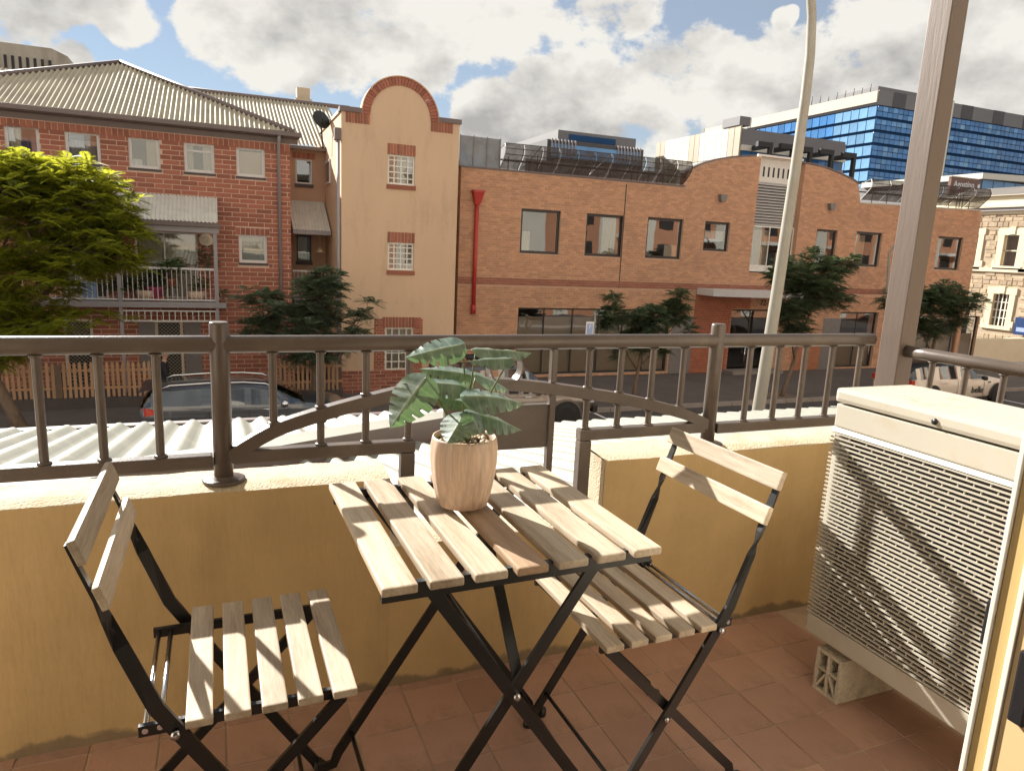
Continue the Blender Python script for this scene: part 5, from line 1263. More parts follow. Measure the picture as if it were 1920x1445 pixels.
# ------------------------------------------------------------------ trees
def frond(mb, base, d, L, rnd, pairs=9, w=.035, droop=.35, lw=.34):
    """pinnate frond: leaflets in two rows along a drooping rachis"""
    d = Vector(d).normalized(); up = Vector((0,0,1)); s = d.cross(up)
    if s.length < .05: s = Vector((1,0,0))
    s.normalize(); up2 = s.cross(d).normalized(); roll = rnd.uniform(-.5,.5)
    s, up2 = s*math.cos(roll)+up2*math.sin(roll), up2*math.cos(roll)-s*math.sin(roll)
    for k in range(pairs):
        u = (k+.7)/pairs; p = Vector(base)+d*(L*u)-Vector((0,0,1))*(droop*L*u*u); ll = L*lw*math.sin(math.pi*(.18+.74*u))
        for sg in (-1,1):
            q = (s*sg*.86+d*.45-up2*.15).normalized(); e = p+q*ll; m_ = p+q*ll*.45+d*w*.8; m2 = p+q*ll*.45-d*w*.8
            mb.v += [tuple(p),tuple(m_),tuple(e),tuple(m2)]; n = len(mb.v); mb.f.append((n-4,n-3,n-2,n-1)); mb.sm.append(False)
def tree(name, label, trunk, limbs, clumps, lm, nfr, fl, seed, pairs=9, w=.035, group='street trees on the far footpath', tr=(.11,.06)):
    rnd = random.Random(seed); t = thing(name, label, 'tree', trunk[0], group=group)
    mb = MB(); n = len(trunk); mb.tube(trunk, [tr[0]+(tr[1]-tr[0])*i/(n-1) for i in range(n)], 9)
    for lb_ in limbs: mb.tube(lb_, [tr[1]*.75*(1-.7*i/(len(lb_)-1)) for i in range(len(lb_))], 6)
    mb.build('trunk', M['bark'], t)
    mb = MB(); tw_ = MB(); tot = sum(c[3]*c[1]*c[2] for c in clumps)
    for (c, rx, rz, wgt) in clumps:
        c = Vector(c); k = max(6, int(nfr*wgt*rx*rz/tot/9))
        for _ in range(k):
            # a twig tip with a rosette of fronds
            a = rnd.uniform(0,6.283); cz = rnd.uniform(-1,1); r = rnd.random()**.42
            off = Vector((math.cos(a)*math.sqrt(1-cz*cz)*rx*r, math.sin(a)*math.sqrt(1-cz*cz)*rx*r*.85, cz*rz*r)); tip = c+off
            if rnd.random() < .5: tw_.tube([c+off*.35-Vector((0,0,.1)), c+off*.7, tip], [.012,.008,.004], 4, cap=False)
            nf = rnd.randint(7,11); b0 = rnd.uniform(0,6.28)
            for i in range(nf):
                aa = b0+i*6.283/nf+rnd.uniform(-.3,.3); el = rnd.uniform(-.25,.75)
                d = Vector((math.cos(aa)*math.cos(el),math.sin(aa)*math.cos(el),math.sin(el)))+off.normalized()*.35
                frond(mb, tip, d, fl*rnd.uniform(.65,1.15), rnd, pairs, w)
    mb.build('crown', lm, t); 
    if tw_.f: tw_.build('twigs', M['bark'], t, kind='stuff')
    return t
def pz(px, py, Y): return tuple(P(px,py,Y))
YTR = 19.4
g0 = PZ(40,805,FZ)
tree('street_tree', 'large bright topped feathery tree at the left edge above the picket fence',
     [(g0.x,g0.y,FZ),pz(20,765,19.5),pz(-8,715,19.4),pz(-25,640,19.3)],
     [[pz(-10,715,19.4),pz(40,610,19.3),pz(85,550,19.2),pz(122,505,19.1)],[pz(50,640,19.2),pz(58,580,19.1),pz(62,550,19)],[pz(-20,690,19.4),pz(-40,560,19.4),pz(20,430,19.3)],[pz(85,550,19.2),pz(150,470,18.9),pz(205,420,18.7)],[pz(-20,640,19.4),pz(60,470,19.0),pz(100,380,19)]],
     [(pz(40,400,19.2),1.75,1.35,1.0),(pz(140,370,19.0),1.15,.85,1.0),(pz(-20,350,19.4),1.6,.9,1),(pz(95,325,19.2),1.0,.42,.9),(pz(165,345,19.0),.55,.42,1),(pz(20,320,19.3),1.1,.45,.9),
      (pz(180,450,18.7),1.15,.72,1.0),(pz(215,485,18.6),.75,.45,.9),(pz(245,428,18.7),.42,.25,1.0),(pz(90,500,18.9),1.4,.6,.6),(pz(20,540,19.1),1.3,.9,.75),(pz(195,395,18.8),.85,.55,.9),(pz(40,610,18.8),1.1,.55,.65),(pz(150,600,18.5),1.0,.35,.32),(pz(-30,600,19.2),1.2,1.0,.8),(pz(20,660,18.8),.45,.35,.25)],
     M['leaf_sun'], 10500, .40, 21, 11, .020, tr=(.16,.10))
tree('street_tree', 'grey green feathery tree in front of the entry between brick apartments and tower',
     [(P(590,745,20.3).x,20.3,FZ),pz(590,690,20.3),pz(585,640,20.2),pz(570,590,20.2)],
     [[pz(588,690,20.3),pz(620,600,20.2),pz(625,540,20)],[pz(585,650,20.2),pz(510,600,20.1),pz(490,560,20)],[pz(588,660,20.2),pz(655,620,20),pz(680,580,19.9)]],
     [(pz(600,560,20.1),.72,.75,1),(pz(560,610,20),1.0,.60,1),(pz(495,575,20),.62,.68,.9),(pz(620,525,20),.42,.42,.9),(pz(480,620,20),.5,.35,.7),(pz(665,605,19.9),.55,.40,.55),(pz(690,575,19.9),.35,.25,.5),(pz(600,655,20),1.0,.35,.8),(pz(585,665,20),.7,.3,.8),(pz(655,640,20),.5,.3,.6)],
     M['leaf_grey'], 2600, .40, 33, 10, .022)
tree('street_tree', 'small dark feathery tree before the long shop window',
     [(PZ(1187,752,FZ).x,19.45,FZ),pz(1190,725,19.4),pz(1196,695,19.4),pz(1203,650,19.4)],
     [[pz(1194,692,19.4),pz(1178,668,19.3),pz(1160,620,19.2)],[pz(1196,690,19.4),pz(1225,660,19.3),pz(1265,610,19.2)],[pz(1160,620,19.2),pz(1150,575,19.2),pz(1150,550,19.2)],[pz(1250,620,19.2),pz(1270,570,19.2),pz(1272,545,19.2)]],
     [(pz(1150,595,19.2),.50,.36,1),(pz(1150,562,19.2),.35,.22,.55),(pz(1215,600,19.2),.72,.42,1.25),(pz(1268,585,19.2),.48,.42,1.1),(pz(1275,553,19.2),.34,.25,.6),(pz(1200,640,19.2),.85,.32,1),(pz(1160,662,19.3),.3,.2,.5),(pz(1245,655,19.2),.3,.18,.5),(pz(1295,620,19.2),.3,.16,.5)],
     M['leaf_dark'], 2300, .36, 41, 10, .021, tr=(.075,.045))
tree('street_tree', 'dark feathery tree leaning beside the tall lamp pole',
     [(P(1463,760,19.2).x,19.2,FZ),pz(1475,715,19.2),pz(1488,680,19.2),pz(1496,640,19.1)],
     [[pz(1490,672,18.6),pz(1478,600,18.5),pz(1470,540,18.4)],[pz(1496,640,18.6),pz(1530,560,18.4),pz(1560,510,18.3)]],
     [(pz(1520,535,18.4),1.05,.72,1.1),(pz(1560,500,18.3),.62,.36,.9),(pz(1475,510,18.4),.5,.42,.9),(pz(1520,485,18.4),.42,.22,.7),(pz(1490,590,18.4),.72,.55,1),(pz(1565,560,18.3),.5,.36,.7),(pz(1500,625,18.4),.5,.25,.7),(pz(1590,490,18.3),.28,.16,.5),(pz(1450,520,18.4),.3,.35,.7)],
     M['leaf_dark'], 2800, .42, 52, 10, .023, tr=(.085,.055))
tree('street_tree', 'dark feathery tree behind the tall square corner post',
     [(P(1745,700,19.0).x,19.0,FZ),pz(1745,690,19),pz(1750,650,19),pz(1760,610,19)],
     [[pz(1745,660,19),pz(1720,600,18.9),pz(1705,570,18.8)],[pz(1750,640,19),pz(1790,580,18.9),pz(1810,550,18.8)]],
     [(pz(1745,565,18.9),.95,.55,1.1),(pz(1800,565,18.8),.75,.45,1),(pz(1690,560,18.8),.8,.5,.9),(pz(1790,600,18.8),.6,.32,.8),(pz(1775,540,18.8),.5,.25,.6),(pz(1740,615,18.9),.8,.35,.8),(pz(1832,560,18.8),.35,.22,.5)],
     M['leaf_dark'], 2400, .42, 63, 10, .023, tr=(.085,.055))
for i, (x, y) in enumerate(((PZ(1187,752,FZ).x,19.45),(P(1463,760,19.2).x,19.35))):
    o = MB().box(x-.6,x+.6,y-.5,y+.5,FZ-.005,FZ+.006).build('tree_pit', M['bark'], None); struct(o)

# ------------------------------------------------------------------ cars
def car(name, label, cat, x0, y_near, L, W_, H, paint, st, glass_r, belt, pillars, wheel_x, wr, rails=False, flip=False, roof_m=None, arch_m=None, group='parked cars across the street'):
    """st: stations (u along length from the rear, half-width factor, sill z, belt z, roof z, roof half-width factor)"""
    t = thing(name, label, cat, (x0+L/2, y_near+W_/2, GZ), group=group); yc = y_near+W_/2; hw = W_/2
    def sec(s):
        u, wf, zs, zb, zr, rf = s; x = x0+L*u; w = hw*wf; r = hw*rf; has = zr-zb > .12
        return [(x,0,zs),(x,w*.90,zs),(x,w*.985,zs+.10),(x,w,(zs+zb)*.55),(x,w*.985,zb-.10),(x,w*.945,zb),(x,(r+.02 if has else w*.86),(zr-.07 if has else zr-.015)),(x,(r-.09 if has else w*.6),zr-.005),(x,0,zr)]
    # refine stations
    S_ = []
    for a, b in zip(st, st[1:]):
        for q in range(4): S_.append(tuple(a[i]+(b[i]-a[i])*q/4 for i in range(6)))
    S_.append(st[-1])
    body = MB(); gl = MB(); rf_ = MB(); sm = True
    for sg in (-1,1):
        V = [[Vector((p[0], yc+sg*p[1], GZ+p[2])) for p in sec(s)] for s in S_]
        for i in range(len(V)-1):
            um = (S_[i][0]+S_[i+1][0])/2
            for k in range(8):
                quad = [V[i][k],V[i+1][k],V[i+1][k+1],V[i][k+1]]
                cabin = glass_r[0] < um < glass_r[1] and (S_[i][4]-S_[i][3] > .12 and S_[i+1][4]-S_[i+1][3] > .12)
                if k == 5 and cabin and not any(a < um < b for a, b in pillars): gl.face(quad, True)
                elif k >= 6 and roof_m and glass_r[0]-.03 < um < glass_r[1]+.0: rf_.face(quad, True)
                else:
                    # windscreen and rear screen
                    if k >= 5 and (abs(S_[i][4]-S_[i+1][4])/(L*(S_[i+1][0]-S_[i][0])) > .33) and min(S_[i][4],S_[i+1][4]) > belt-.05: gl.face(quad, True)
                    else: body.face(quad, True)
        body.face(V[0] if sg > 0 else V[0][::-1]); body.face(V[-1] if sg > 0 else V[-1][::-1])
    def weld(o):
        bm = bmesh.new(); bm.from_mesh(o.data); bmesh.ops.remove_doubles(bm, verts=bm.verts[:], dist=.0008); bmesh.ops.recalc_face_normals(bm, faces=bm.faces[:]); bm.to_mesh(o.data); bm.free()
    b = body.build('body', paint, t); weld(b)
    if rf_.f: weld(rf_.build('roof', roof_m, t))
    g = gl.build('window_glass', M['car_glass'], t); weld(g)
    MB().box(x0+L*.18,x0+L*.72,yc-hw*.72,yc+hw*.72,GZ+.45,GZ+belt-.18).build('interior', M['carblack'], t)
    for sg in (-1,1):
        y = yc+sg*hw
        for wx in wheel_x:
            wxx = x0+L*wx
            # dark arch cut and lip
            mb = MB(); n = 20; am = MB()
            for i in range(n):
                a0, a1 = math.pi*i/n, math.pi*(i+1)/n; q = lambda r, a, yy: (wxx+r*math.cos(a), yy, GZ+wr+r*math.sin(a))
                am.face([q(wr*1.22,a0,y+sg*.012),q(wr*1.22,a1,y+sg*.012),q(wr*1.38,a1,y+sg*.008),q(wr*1.38,a0,y+sg*.008)]); mb.face([(wxx,y+sg*.006,GZ+wr),q(wr*1.22,a0,y+sg*.006),q(wr*1.22,a1,y+sg*.006)])
            mb.box(wxx-wr*1.22,wxx+wr*1.22,y+sg*.004,y+sg*.0065,GZ+.2,GZ+wr); mb.build('wheel_arch', M['carblack'], t)
            am.build('arch_lip', arch_m or paint, t)
            wl = MB(); wl.lathe([(wr*.66,-.10),(wr*.95,-.10),(wr,-.06),(wr,.06),(wr*.95,.095),(wr*.66,.10)], (0,0,0), 28, 'Y'); wl.v = [(wxx+a,y-sg*.07+sg*b_,GZ+wr+c) for a,b_,c in wl.v]; w = wl.build('wheel', M['tyre'], t)
            rm_ = MB(); rm_.lathe([(.001,.03),(wr*.14,.035),(wr*.16,.0),(wr*.55,.02),(wr*.64,.06),(wr*.67,.06)], (0,0,0), 24, 'Y')
            for k in range(7):
                a = k*2*math.pi/7; rm_.bar((wr*.12*math.cos(a),.05,wr*.12*math.sin(a)),(wr*.62*math.cos(a),.065,wr*.62*math.sin(a)),.045,.03,(0,1,0))
            rm_.v = [(wxx+a,y-sg*.07+sg*(b_+.02),GZ+wr+c) for a,b_,c in rm_.v]; rm_.build('rim', M['alloy'], w)
    return t, yc, hw
def add(t, name, m, fn):
    mb = MB(); fn(mb); return mb.build(name, m, t)
# SUV, rear at the left
X0, YN, L = -1.87, 17.0, 4.8
suv_st = [(0,.86,.42,.98,1.02,.70),(.012,.92,.38,1.06,1.32,.72),(.05,.965,.32,1.08,1.60,.74),(.10,.985,.28,1.09,1.70,.75),(.22,1,.25,1.08,1.75,.76),(.40,1,.25,1.06,1.76,.77),(.52,1,.25,1.04,1.735,.76),(.60,1,.25,1.03,1.62,.74),(.68,1,.26,1.03,1.30,.70),(.745,.995,.28,1.02,1.075,.70),(.86,.98,.30,.98,1.01,.70),(.95,.93,.33,.86,.90,.66),(.99,.82,.40,.76,.79,.55),(1,.74,.46,.68,.71,.5)]
_lo = lambda z: z if z < 1.06 else 1.06+(z-1.06)*.62
suv_st = [(u,w,a,_lo(b_),_lo(c),d) for u,w,a,b_,c,d in suv_st]
t, yc, hw = car('parked_car', 'blue grey estate car with roof rails parked in front of the picket fence', 'car', X0, YN, L, 1.86, 1.76, M['suv'], suv_st, (.045,.70), 1.06, ((.0,.115),(.275,.295),(.455,.49),(.635,.66)), (.185,.80), .35)
yn = YN
xl = lambda u: X0+L*u
for sg in (-1,1):
    yy = yc+sg*hw*.70
    add(t,'roof_rail',M['chrome'],lambda mb: mb.tube([(xl(.10),yy,GZ+1.45),(xl(.13),yy,GZ+1.515),(xl(.3),yy,GZ+1.55),(xl(.46),yy,GZ+1.55),(xl(.56),yy,GZ+1.505),(xl(.585),yy,GZ+1.44)], .022, 8))
    ys = yc+sg*hw*.985
    add(t,'door_handle',M['chrome'],lambda mb: mb.tube([(xl(.345),ys+sg*.02,GZ+.955),(xl(.375),ys+sg*.045,GZ+.96),(xl(.405),ys+sg*.02,GZ+.955)], .016, 6))
    add(t,'door_handle',M['chrome'],lambda mb: mb.tube([(xl(.545),ys+sg*.02,GZ+.945),(xl(.575),ys+sg*.045,GZ+.95),(xl(.605),ys+sg*.02,GZ+.945)], .016, 6))
    add(t,'tail_light',M['tail'],lambda mb: mb.mesh([(xl(.004),yc+sg*hw*.80,GZ+.84),(xl(.004),yc+sg*hw*.80,GZ+1.05),(xl(.03),ys+sg*.0,GZ+1.06),(xl(.075),ys+sg*.028,GZ+1.02),(xl(.078),ys+sg*.028,GZ+.93),(xl(.03),ys+sg*.012,GZ+.88)], [(0,1,2,5),(2,3,4,5)]))
    add(t,'mirror',M['chrome'],lambda mb: mb.lathe([(.01,-.12),(.07,-.10),(.085,0),(.07,.09),(.01,.11)], (xl(.645),ys+sg*.13,GZ+1.09), 12, 'Y'))
    add(t,'headlight',M['headlamp'],lambda mb: mb.mesh([(xl(.93),ys-sg*.03,GZ+.80),(xl(.985),yc+sg*hw*.80,GZ+.74),(xl(.985),yc+sg*hw*.80,GZ+.62),(xl(.94),ys-sg*.02,GZ+.68)], [(0,1,2,3)]))
    add(t,'door_gap',M['carblack'],lambda mb: [mb.box(xl(u)-.004,xl(u)+.004,yc+sg*(hw*1.0)-.003,yc+sg*(hw*1.0)+.003,GZ+.35,GZ+.95) for u in (.30,.48,.66)])
    add(t,'sill_trim',M['carblack'],lambda mb: mb.box(xl(.27),xl(.72),yc+sg*hw*.96-.01,yc+sg*hw*.99+.012*sg,GZ+.24,GZ+.36))
    add(t,'rear_spoiler',M['suv'],lambda mb: mb.prism([(xl(.0),yc,GZ+1.37),(xl(.07),yc,GZ+1.46),(xl(.0),yc,GZ+1.41)], (0,sg*hw*.72,0)))
add(t,'number_plate',M['signwhite'],lambda mb: mb.box(xl(-.004),xl(-.002),yc-.19,yc+.19,GZ+.74,GZ+.86))
# second four wheel drive behind the plant
X0, YN, L = 5.0, 16.9, 4.65
ute_st = [(0,.88,.50,.98,1.02,.74),(.01,.93,.46,1.10,1.40,.76),(.04,.975,.42,1.12,1.72,.78),(.12,1,.38,1.12,1.80,.79),(.40,1,.36,1.10,1.82,.79),(.50,1,.36,1.09,1.80,.78),(.57,1,.36,1.08,1.70,.76),(.655,1,.38,1.08,1.36,.74),(.70,1,.40,1.07,1.12,.78),(.82,.99,.42,1.04,1.08,.78),(.94,.96,.46,.98,1.02,.74),(.985,.88,.50,.88,.92,.66),(1,.82,.52,.82,.86,.62)]
t, yc, hw = car('parked_car', 'bronze grey four wheel drive with a loaded roof rack behind the potted plant', 'car', X0, YN, L, 1.88, 1.82, M['ute'], ute_st, (.05,.66), 1.10, ((.0,.08),(.20,.225),(.40,.43),(.62,.65)), (.19,.795), .38, arch_m=M['ute'])
for sg in (-1,1):
    ys = yc+sg*hw
    add(t,'mirror',M['carblack'],lambda mb: mb.lathe([(.01,-.12),(.08,-.10),(.09,0),(.08,.09),(.01,.11)], (xl(.635),ys+sg*.12,GZ+1.17), 12, 'Y'))
    add(t,'door_handle',M['chrome'],lambda mb: mb.tube([(xl(.52),ys,GZ+1.0),(xl(.55),ys+sg*.03,GZ+1.0),(xl(.58),ys,GZ+1.0)], .016, 6))
    add(t,'tail_light',M['tail'],lambda mb: mb.box(xl(-.003),xl(.03),yc+sg*hw*.78,yc+sg*hw*.97,GZ+.85,GZ+1.1))
    add(t,'headlight',M['headlamp'],lambda mb: mb.box(xl(.95),xl(.99),yc+sg*hw*.62,yc+sg*hw*.93,GZ+.76,GZ+.92))
add(t,'bumper',M['carblack'],lambda mb: mb.cbox(xl(.985),xl(1.02),yc-hw*.92,yc+hw*.92,GZ+.46,GZ+.68,.03))
def rack(mb):
    for u in (.14,.30,.46): mb.bar((xl(u),yc-hw*.72,GZ+1.90),(xl(u),yc+hw*.72,GZ+1.90),.05,.03)
    for sg in (-1,1): mb.tube([(xl(.12),yc+sg*hw*.72,GZ+1.93),(xl(.48),yc+sg*hw*.72,GZ+1.93)], .018, 6)
    for u in (.14,.30,.46):
        for sg in (-1,1): mb.box(xl(u)-.02,xl(u)+.02,yc+sg*hw*.70-.02,yc+sg*hw*.70+.02,GZ+1.75,GZ+1.90)
add(t,'roof_rack',M['carblack'],rack)
rb = thing('roof_bundle', 'dark bundled gear strapped on the roof rack behind the plant', 'bundle', (xl(.35),yc,GZ+1.93))
mb = MB(); mb.tube([(xl(.20),yc-.3,GZ+2.0),(xl(.34),yc-.32,GZ+2.03),(xl(.47),yc-.28,GZ+1.99)], [.05,.075,.05], 8); mb.build('roll', M['carblack'], rb); mb = MB(); mb.tube([(xl(.22),yc+.05,GZ+1.99),(xl(.45),yc+.05,GZ+2.0)], .06, 8); mb.build('roll', M['cloth'], rb)
# cream hatchback with shop lettering
X0, YN, L = 22.55, 17.1, 5.45
mini_st = [(0,.84,.38,.88,.92,.66),(.012,.92,.30,.98,1.20,.70),(.05,.97,.24,1.0,1.44,.74),(.12,.99,.22,1.0,1.50,.76),(.40,1,.20,.98,1.52,.77),(.54,1,.20,.97,1.49,.76),(.585,1,.20,.965,1.44,.75),(.70,.995,.22,.96,1.07,.70),(.73,.99,.23,.955,1.0,.72),(.86,.97,.26,.92,.955,.70),(.94,.91,.30,.84,.88,.62),(.985,.80,.34,.72,.76,.5),(1,.72,.38,.64,.68,.45)]
t, yc, hw = car('parked_car', 'cream small car with black roof and lettering on its door behind the side rail', 'car', X0, YN, L, 1.78, 1.52, M['mini'], mini_st, (.05,.70), .98, ((.0,.09),(.22,.24),(.42,.46),(.655,.68)), (.20,.85), .335, roof_m=M['carblack'], arch_m=M['carblack'])
for sg in (-1,1):
    ys = yc+sg*hw
    add(t,'mirror',M['carblack'],lambda mb: mb.lathe([(.01,-.10),(.075,-.09),(.085,0),(.07,.08),(.01,.10)], (xl(.655),ys+sg*.13,GZ+1.02), 12, 'Y'))
    add(t,'door_handle',M['chrome'],lambda mb: mb.tube([(xl(.455),ys-.0,GZ+.85),(xl(.48),ys+sg*.025,GZ+.85),(xl(.505),ys-.0,GZ+.85)], .014, 6))
    add(t,'door_handle',M['chrome'],lambda mb: mb.tube([(xl(.27),ys-.0,GZ+.86),(xl(.295),ys+sg*.025,GZ+.86),(xl(.32),ys-.0,GZ+.86)], .014, 6))
    add(t,'tail_light',M['tail'],lambda mb: mb.box(xl(-.003),xl(.03),yc+sg*hw*.74,yc+sg*hw*.945,GZ+.78,GZ+.98))
    add(t,'headlight',M['headlamp'],lambda mb: mb.lathe([(.001,.02),(.11,.02),(.12,0),(.10,-.08)], (xl(.93),yc+sg*hw*.72,GZ+.78), 14, 'X'))
    add(t,'side_vent',M['carblack'],lambda mb: mb.box(xl(.735),xl(.765),ys*1-.004,ys+sg*.006,GZ+.80,GZ+.85))
    add(t,'sill_trim',M['carblack'],lambda mb: mb.box(xl(.02),xl(.97),yc+sg*hw*.93-.02,yc+sg*hw*.955+.015,GZ+.18,GZ+.27))
text('door_lettering', 'belle', .34, M['ink'], t, (P(1833,731,17.08).x,yc-hw-.014,P(1833,731,17.08).z), (1,0,0), (0,0,1), .003, .004)
add(t,'door_gap',M['carblack'],lambda mb: [mb.box(xl(u)-.004,xl(u)+.004,yc-hw-.003,yc-hw+.004,GZ+.3,GZ+.9) for u in (.435,.70)])
# ------------------------------------------------------------------ person on the footpath
def person(x, y, label):
    bmv = [((0,0,.95),.135),((0,0,1.10),.13),((.005,0,1.28),.145),((.01,0,1.42),.115),((.02,0,1.51),.055),((.03,0,1.56),.052),
           ((0,.09,.90),.10),((.01,.10,.50),.065),((-.02,.10,.10),.045),((.02,.10,.05),.045),((.13,.10,.035),.035),
           ((0,-.09,.90),.10),((.03,-.10,.50),.065),((.0,-.10,.10),.045),((.04,-.10,.05),.045),((.15,-.10,.035),.035),
           ((.01,.19,1.40),.06),((.0,.24,1.14),.045),((.10,.22,.95),.034),((.14,.21,.90),.03),
           ((.01,-.19,1.40),.06),((.06,-.25,1.17),.045),((.27,-.22,1.15),.034),((.33,-.20,1.155),.028)]
    ed = [(0,1),(1,2),(2,3),(3,4),(4,5),(0,6),(6,7),(7,8),(8,9),(9,10),(0,11),(11,12),(12,13),(13,14),(14,15),(3,16),(16,17),(17,18),(18,19),(3,20),(20,21),(21,22),(22,23)]
    # five fingers per hand, and the head chain
    def hand(ix, d):
        base = Vector(bmv[ix][0]); d = Vector(d).normalized(); s = d.cross(Vector((0,0,1))); s = s.normalized() if s.length > .1 else Vector((0,1,0))
        for k in range(4):
            o = s*((k-1.5)*.018); L = (.06,.075,.07,.055)[k]; bmv.append((tuple(base+o+d*.06),.0105)); bmv.append((tuple(base+o+d*(.06+L*.6)-Vector((0,0,.01))),.009)); bmv.append((tuple(base+o+d*(.06+L)-Vector((0,0,.03))),.008)); n = len(bmv); ed.extend([(ix,n-3),(n-3,n-2),(n-2,n-1)])
        bmv.append((tuple(base+s*-.03+d*.02),.011)); bmv.append((tuple(base+s*-.045+d*.05),.009)); n = len(bmv); ed.extend([(ix,n-2),(n-2,n-1)])
    hand(19,(.3,0,-1)); hand(23,(1,.15,0))
    bmv.extend([((.045,0,1.62),.082),((.05,0,1.70),.092),((.045,0,1.765),.075)]); n = len(bmv); ed.extend([(5,n-3),(n-3,n-2),(n-2,n-1)])
    me = bpy.data.meshes.new('person'); me.from_pydata([v[0] for v in bmv], ed, []); o = bpy.data.objects.new('person', me); C.objects.link(o)
    sk = o.modifiers.new('skin','SKIN'); o.modifiers.new('sub','SUBSURF').levels = 1
    for i, v in enumerate(bmv): me.skin_vertices[0].data[i].radius = (v[1],v[1]); 
    me.skin_vertices[0].data[0].use_root = True
    bpy.context.view_layer.update()
    m2 = bpy.data.meshes.new_from_object(o.evaluated_get(bpy.context.evaluated_depsgraph_get())); o.modifiers.clear(); o.data = m2
    for m_ in (M['skin'], M['cloth'], M['suv'], M['carblack']): m2.materials.append(m_)
    for p in m2.polygons:
        c = p.center; p.use_smooth = True
        arm = abs(c.y) > .165 and c.z < 1.2 and c.z > .7 or c.x > .2 and c.z > 1.0
        p.material_index = 3 if c.z < .09 else 2 if (c.z < .93 and abs(c.y) < .19) else 0 if (c.z > 1.485 or (arm and (c.x > .24 or c.z < .95))) else 1
    o.location = (x,y,FZ); tag(o, label, 'person')
    f = MB(); f.lathe([(.001,-.02),(.012,-.016),(.016,0),(.008,.02),(.001,.024)], (x+.145,y,FZ+1.685), 8)
    f.build('nose', M['skin'], o)
    for sg in (-1,1):
        MB().lathe([(.001,-.009),(.009,-.006),(.011,0),(.009,.006),(.001,.009)], (x+.128,y+sg*.034,FZ+1.715), 8).build('eye', M['ink'], o)
        MB().lathe([(.001,-.03),(.014,-.02),(.017,0),(.014,.02),(.001,.03)], (x+.045,y+sg*.094,FZ+1.69), 8).build('ear', M['skin'], o)
    MB().bar((x+.133,y-.025,FZ+1.635),(x+.133,y+.025,FZ+1.635),.008,.01).build('mouth', M['redbrick'], o)
    h = MB(); h.lathe([(.104,-.02),(.108,.02),(.102,.06),(.075,.10),(.03,.118),(.001,.12)], (x+.03,y,FZ+1.71), 16); h.build('hair', M['hair'], o)
    return o
person(-1.56, 20.1, 'person in dark clothing standing behind the blue grey car with one forearm raised')

# ------------------------------------------------------------------ lamp pole and signs
lp = thing('lamp_pole', 'tall weathered lamp pole leaning over the verandah, its top curving left', 'lamp pole', (6.64,7.3,GZ))
pts = [(6.64,7.3,FZ),(6.70,7.3,-.69),(6.78,7.3,.8),(6.845,7.3,2.4),(6.87,7.3,3.3),(6.865,7.3,3.8),(6.82,7.3,4.25),(6.70,7.3,4.75),(6.47,7.3,5.3),(6.1,7.3,5.8),(5.5,7.3,6.2),(4.8,7.3,6.4)]
MB().tube(pts, [.088,.083,.077,.068,.062,.059,.056,.052,.047,.043,.04,.038], 16).build('pole', M['pole'], lp)
MB().lathe([(.20,-.02),(.20,.03),(.14,.05),(.09,.06)], (6.64,7.3,FZ), 16).build('base', M['pole'], lp); MB().cbox(4.2,4.85,7.15,7.45,6.34,6.47,.03).build('lamp_head', M['greypaint'], lp)
sp = thing('street_sign', 'white parking sign with pale blue print on a grey pole', 'sign', (P(1105,720,18.8).x,18.8,FZ))
a, b = P(1099,603,18.8), P(1112,628,18.8); q = P(1106,720,18.83)
MB().tube([(q.x+.02,18.83,FZ),(q.x+.02,18.83,P(1108,588,18.8).z)], .03, 8).build('pole', M['pole'], sp)
MB().cbox(a.x,b.x,18.785,18.797,b.z-.12,a.z,.004).build('plate', M['signwhite'], sp); MB().box(a.x+.035,b.x-.035,18.781,18.784,b.z-.02,a.z-.06).build('print', M['signblue'], sp)
text('sign_letter', 'P', .16, M['signwhite'], sp, ((a.x+b.x)/2,18.779,a.z-.16), (1,0,0), (0,0,1), .001)
MB().cbox(b.x+.03,b.x+.26,18.785,18.797,b.z-.12,b.z+.03,.004).build('small_plate', M['signwhite'], sp)
q = P(1651,690,18.8); sp2 = thing('street_light', 'slim grey street light pole beside the tall square corner post', 'lamp pole', (q.x,18.8,FZ))
zt = P(1676,455,18.8); MB().tube([(q.x-.1,18.8,FZ),(q.x,18.8,-1.5),(zt.x-.15,18.8,zt.z-.4),(zt.x,18.7,zt.z),(zt.x+.2,18.2,zt.z+.2)], [.065,.06,.045,.04,.035], 10).build('pole', M['pole'], sp2)
MB().cbox(zt.x+.1,zt.x+.3,17.8,18.3,zt.z+.16,zt.z+.26,.02).build('lamp_head', M['greypaint'], sp2)

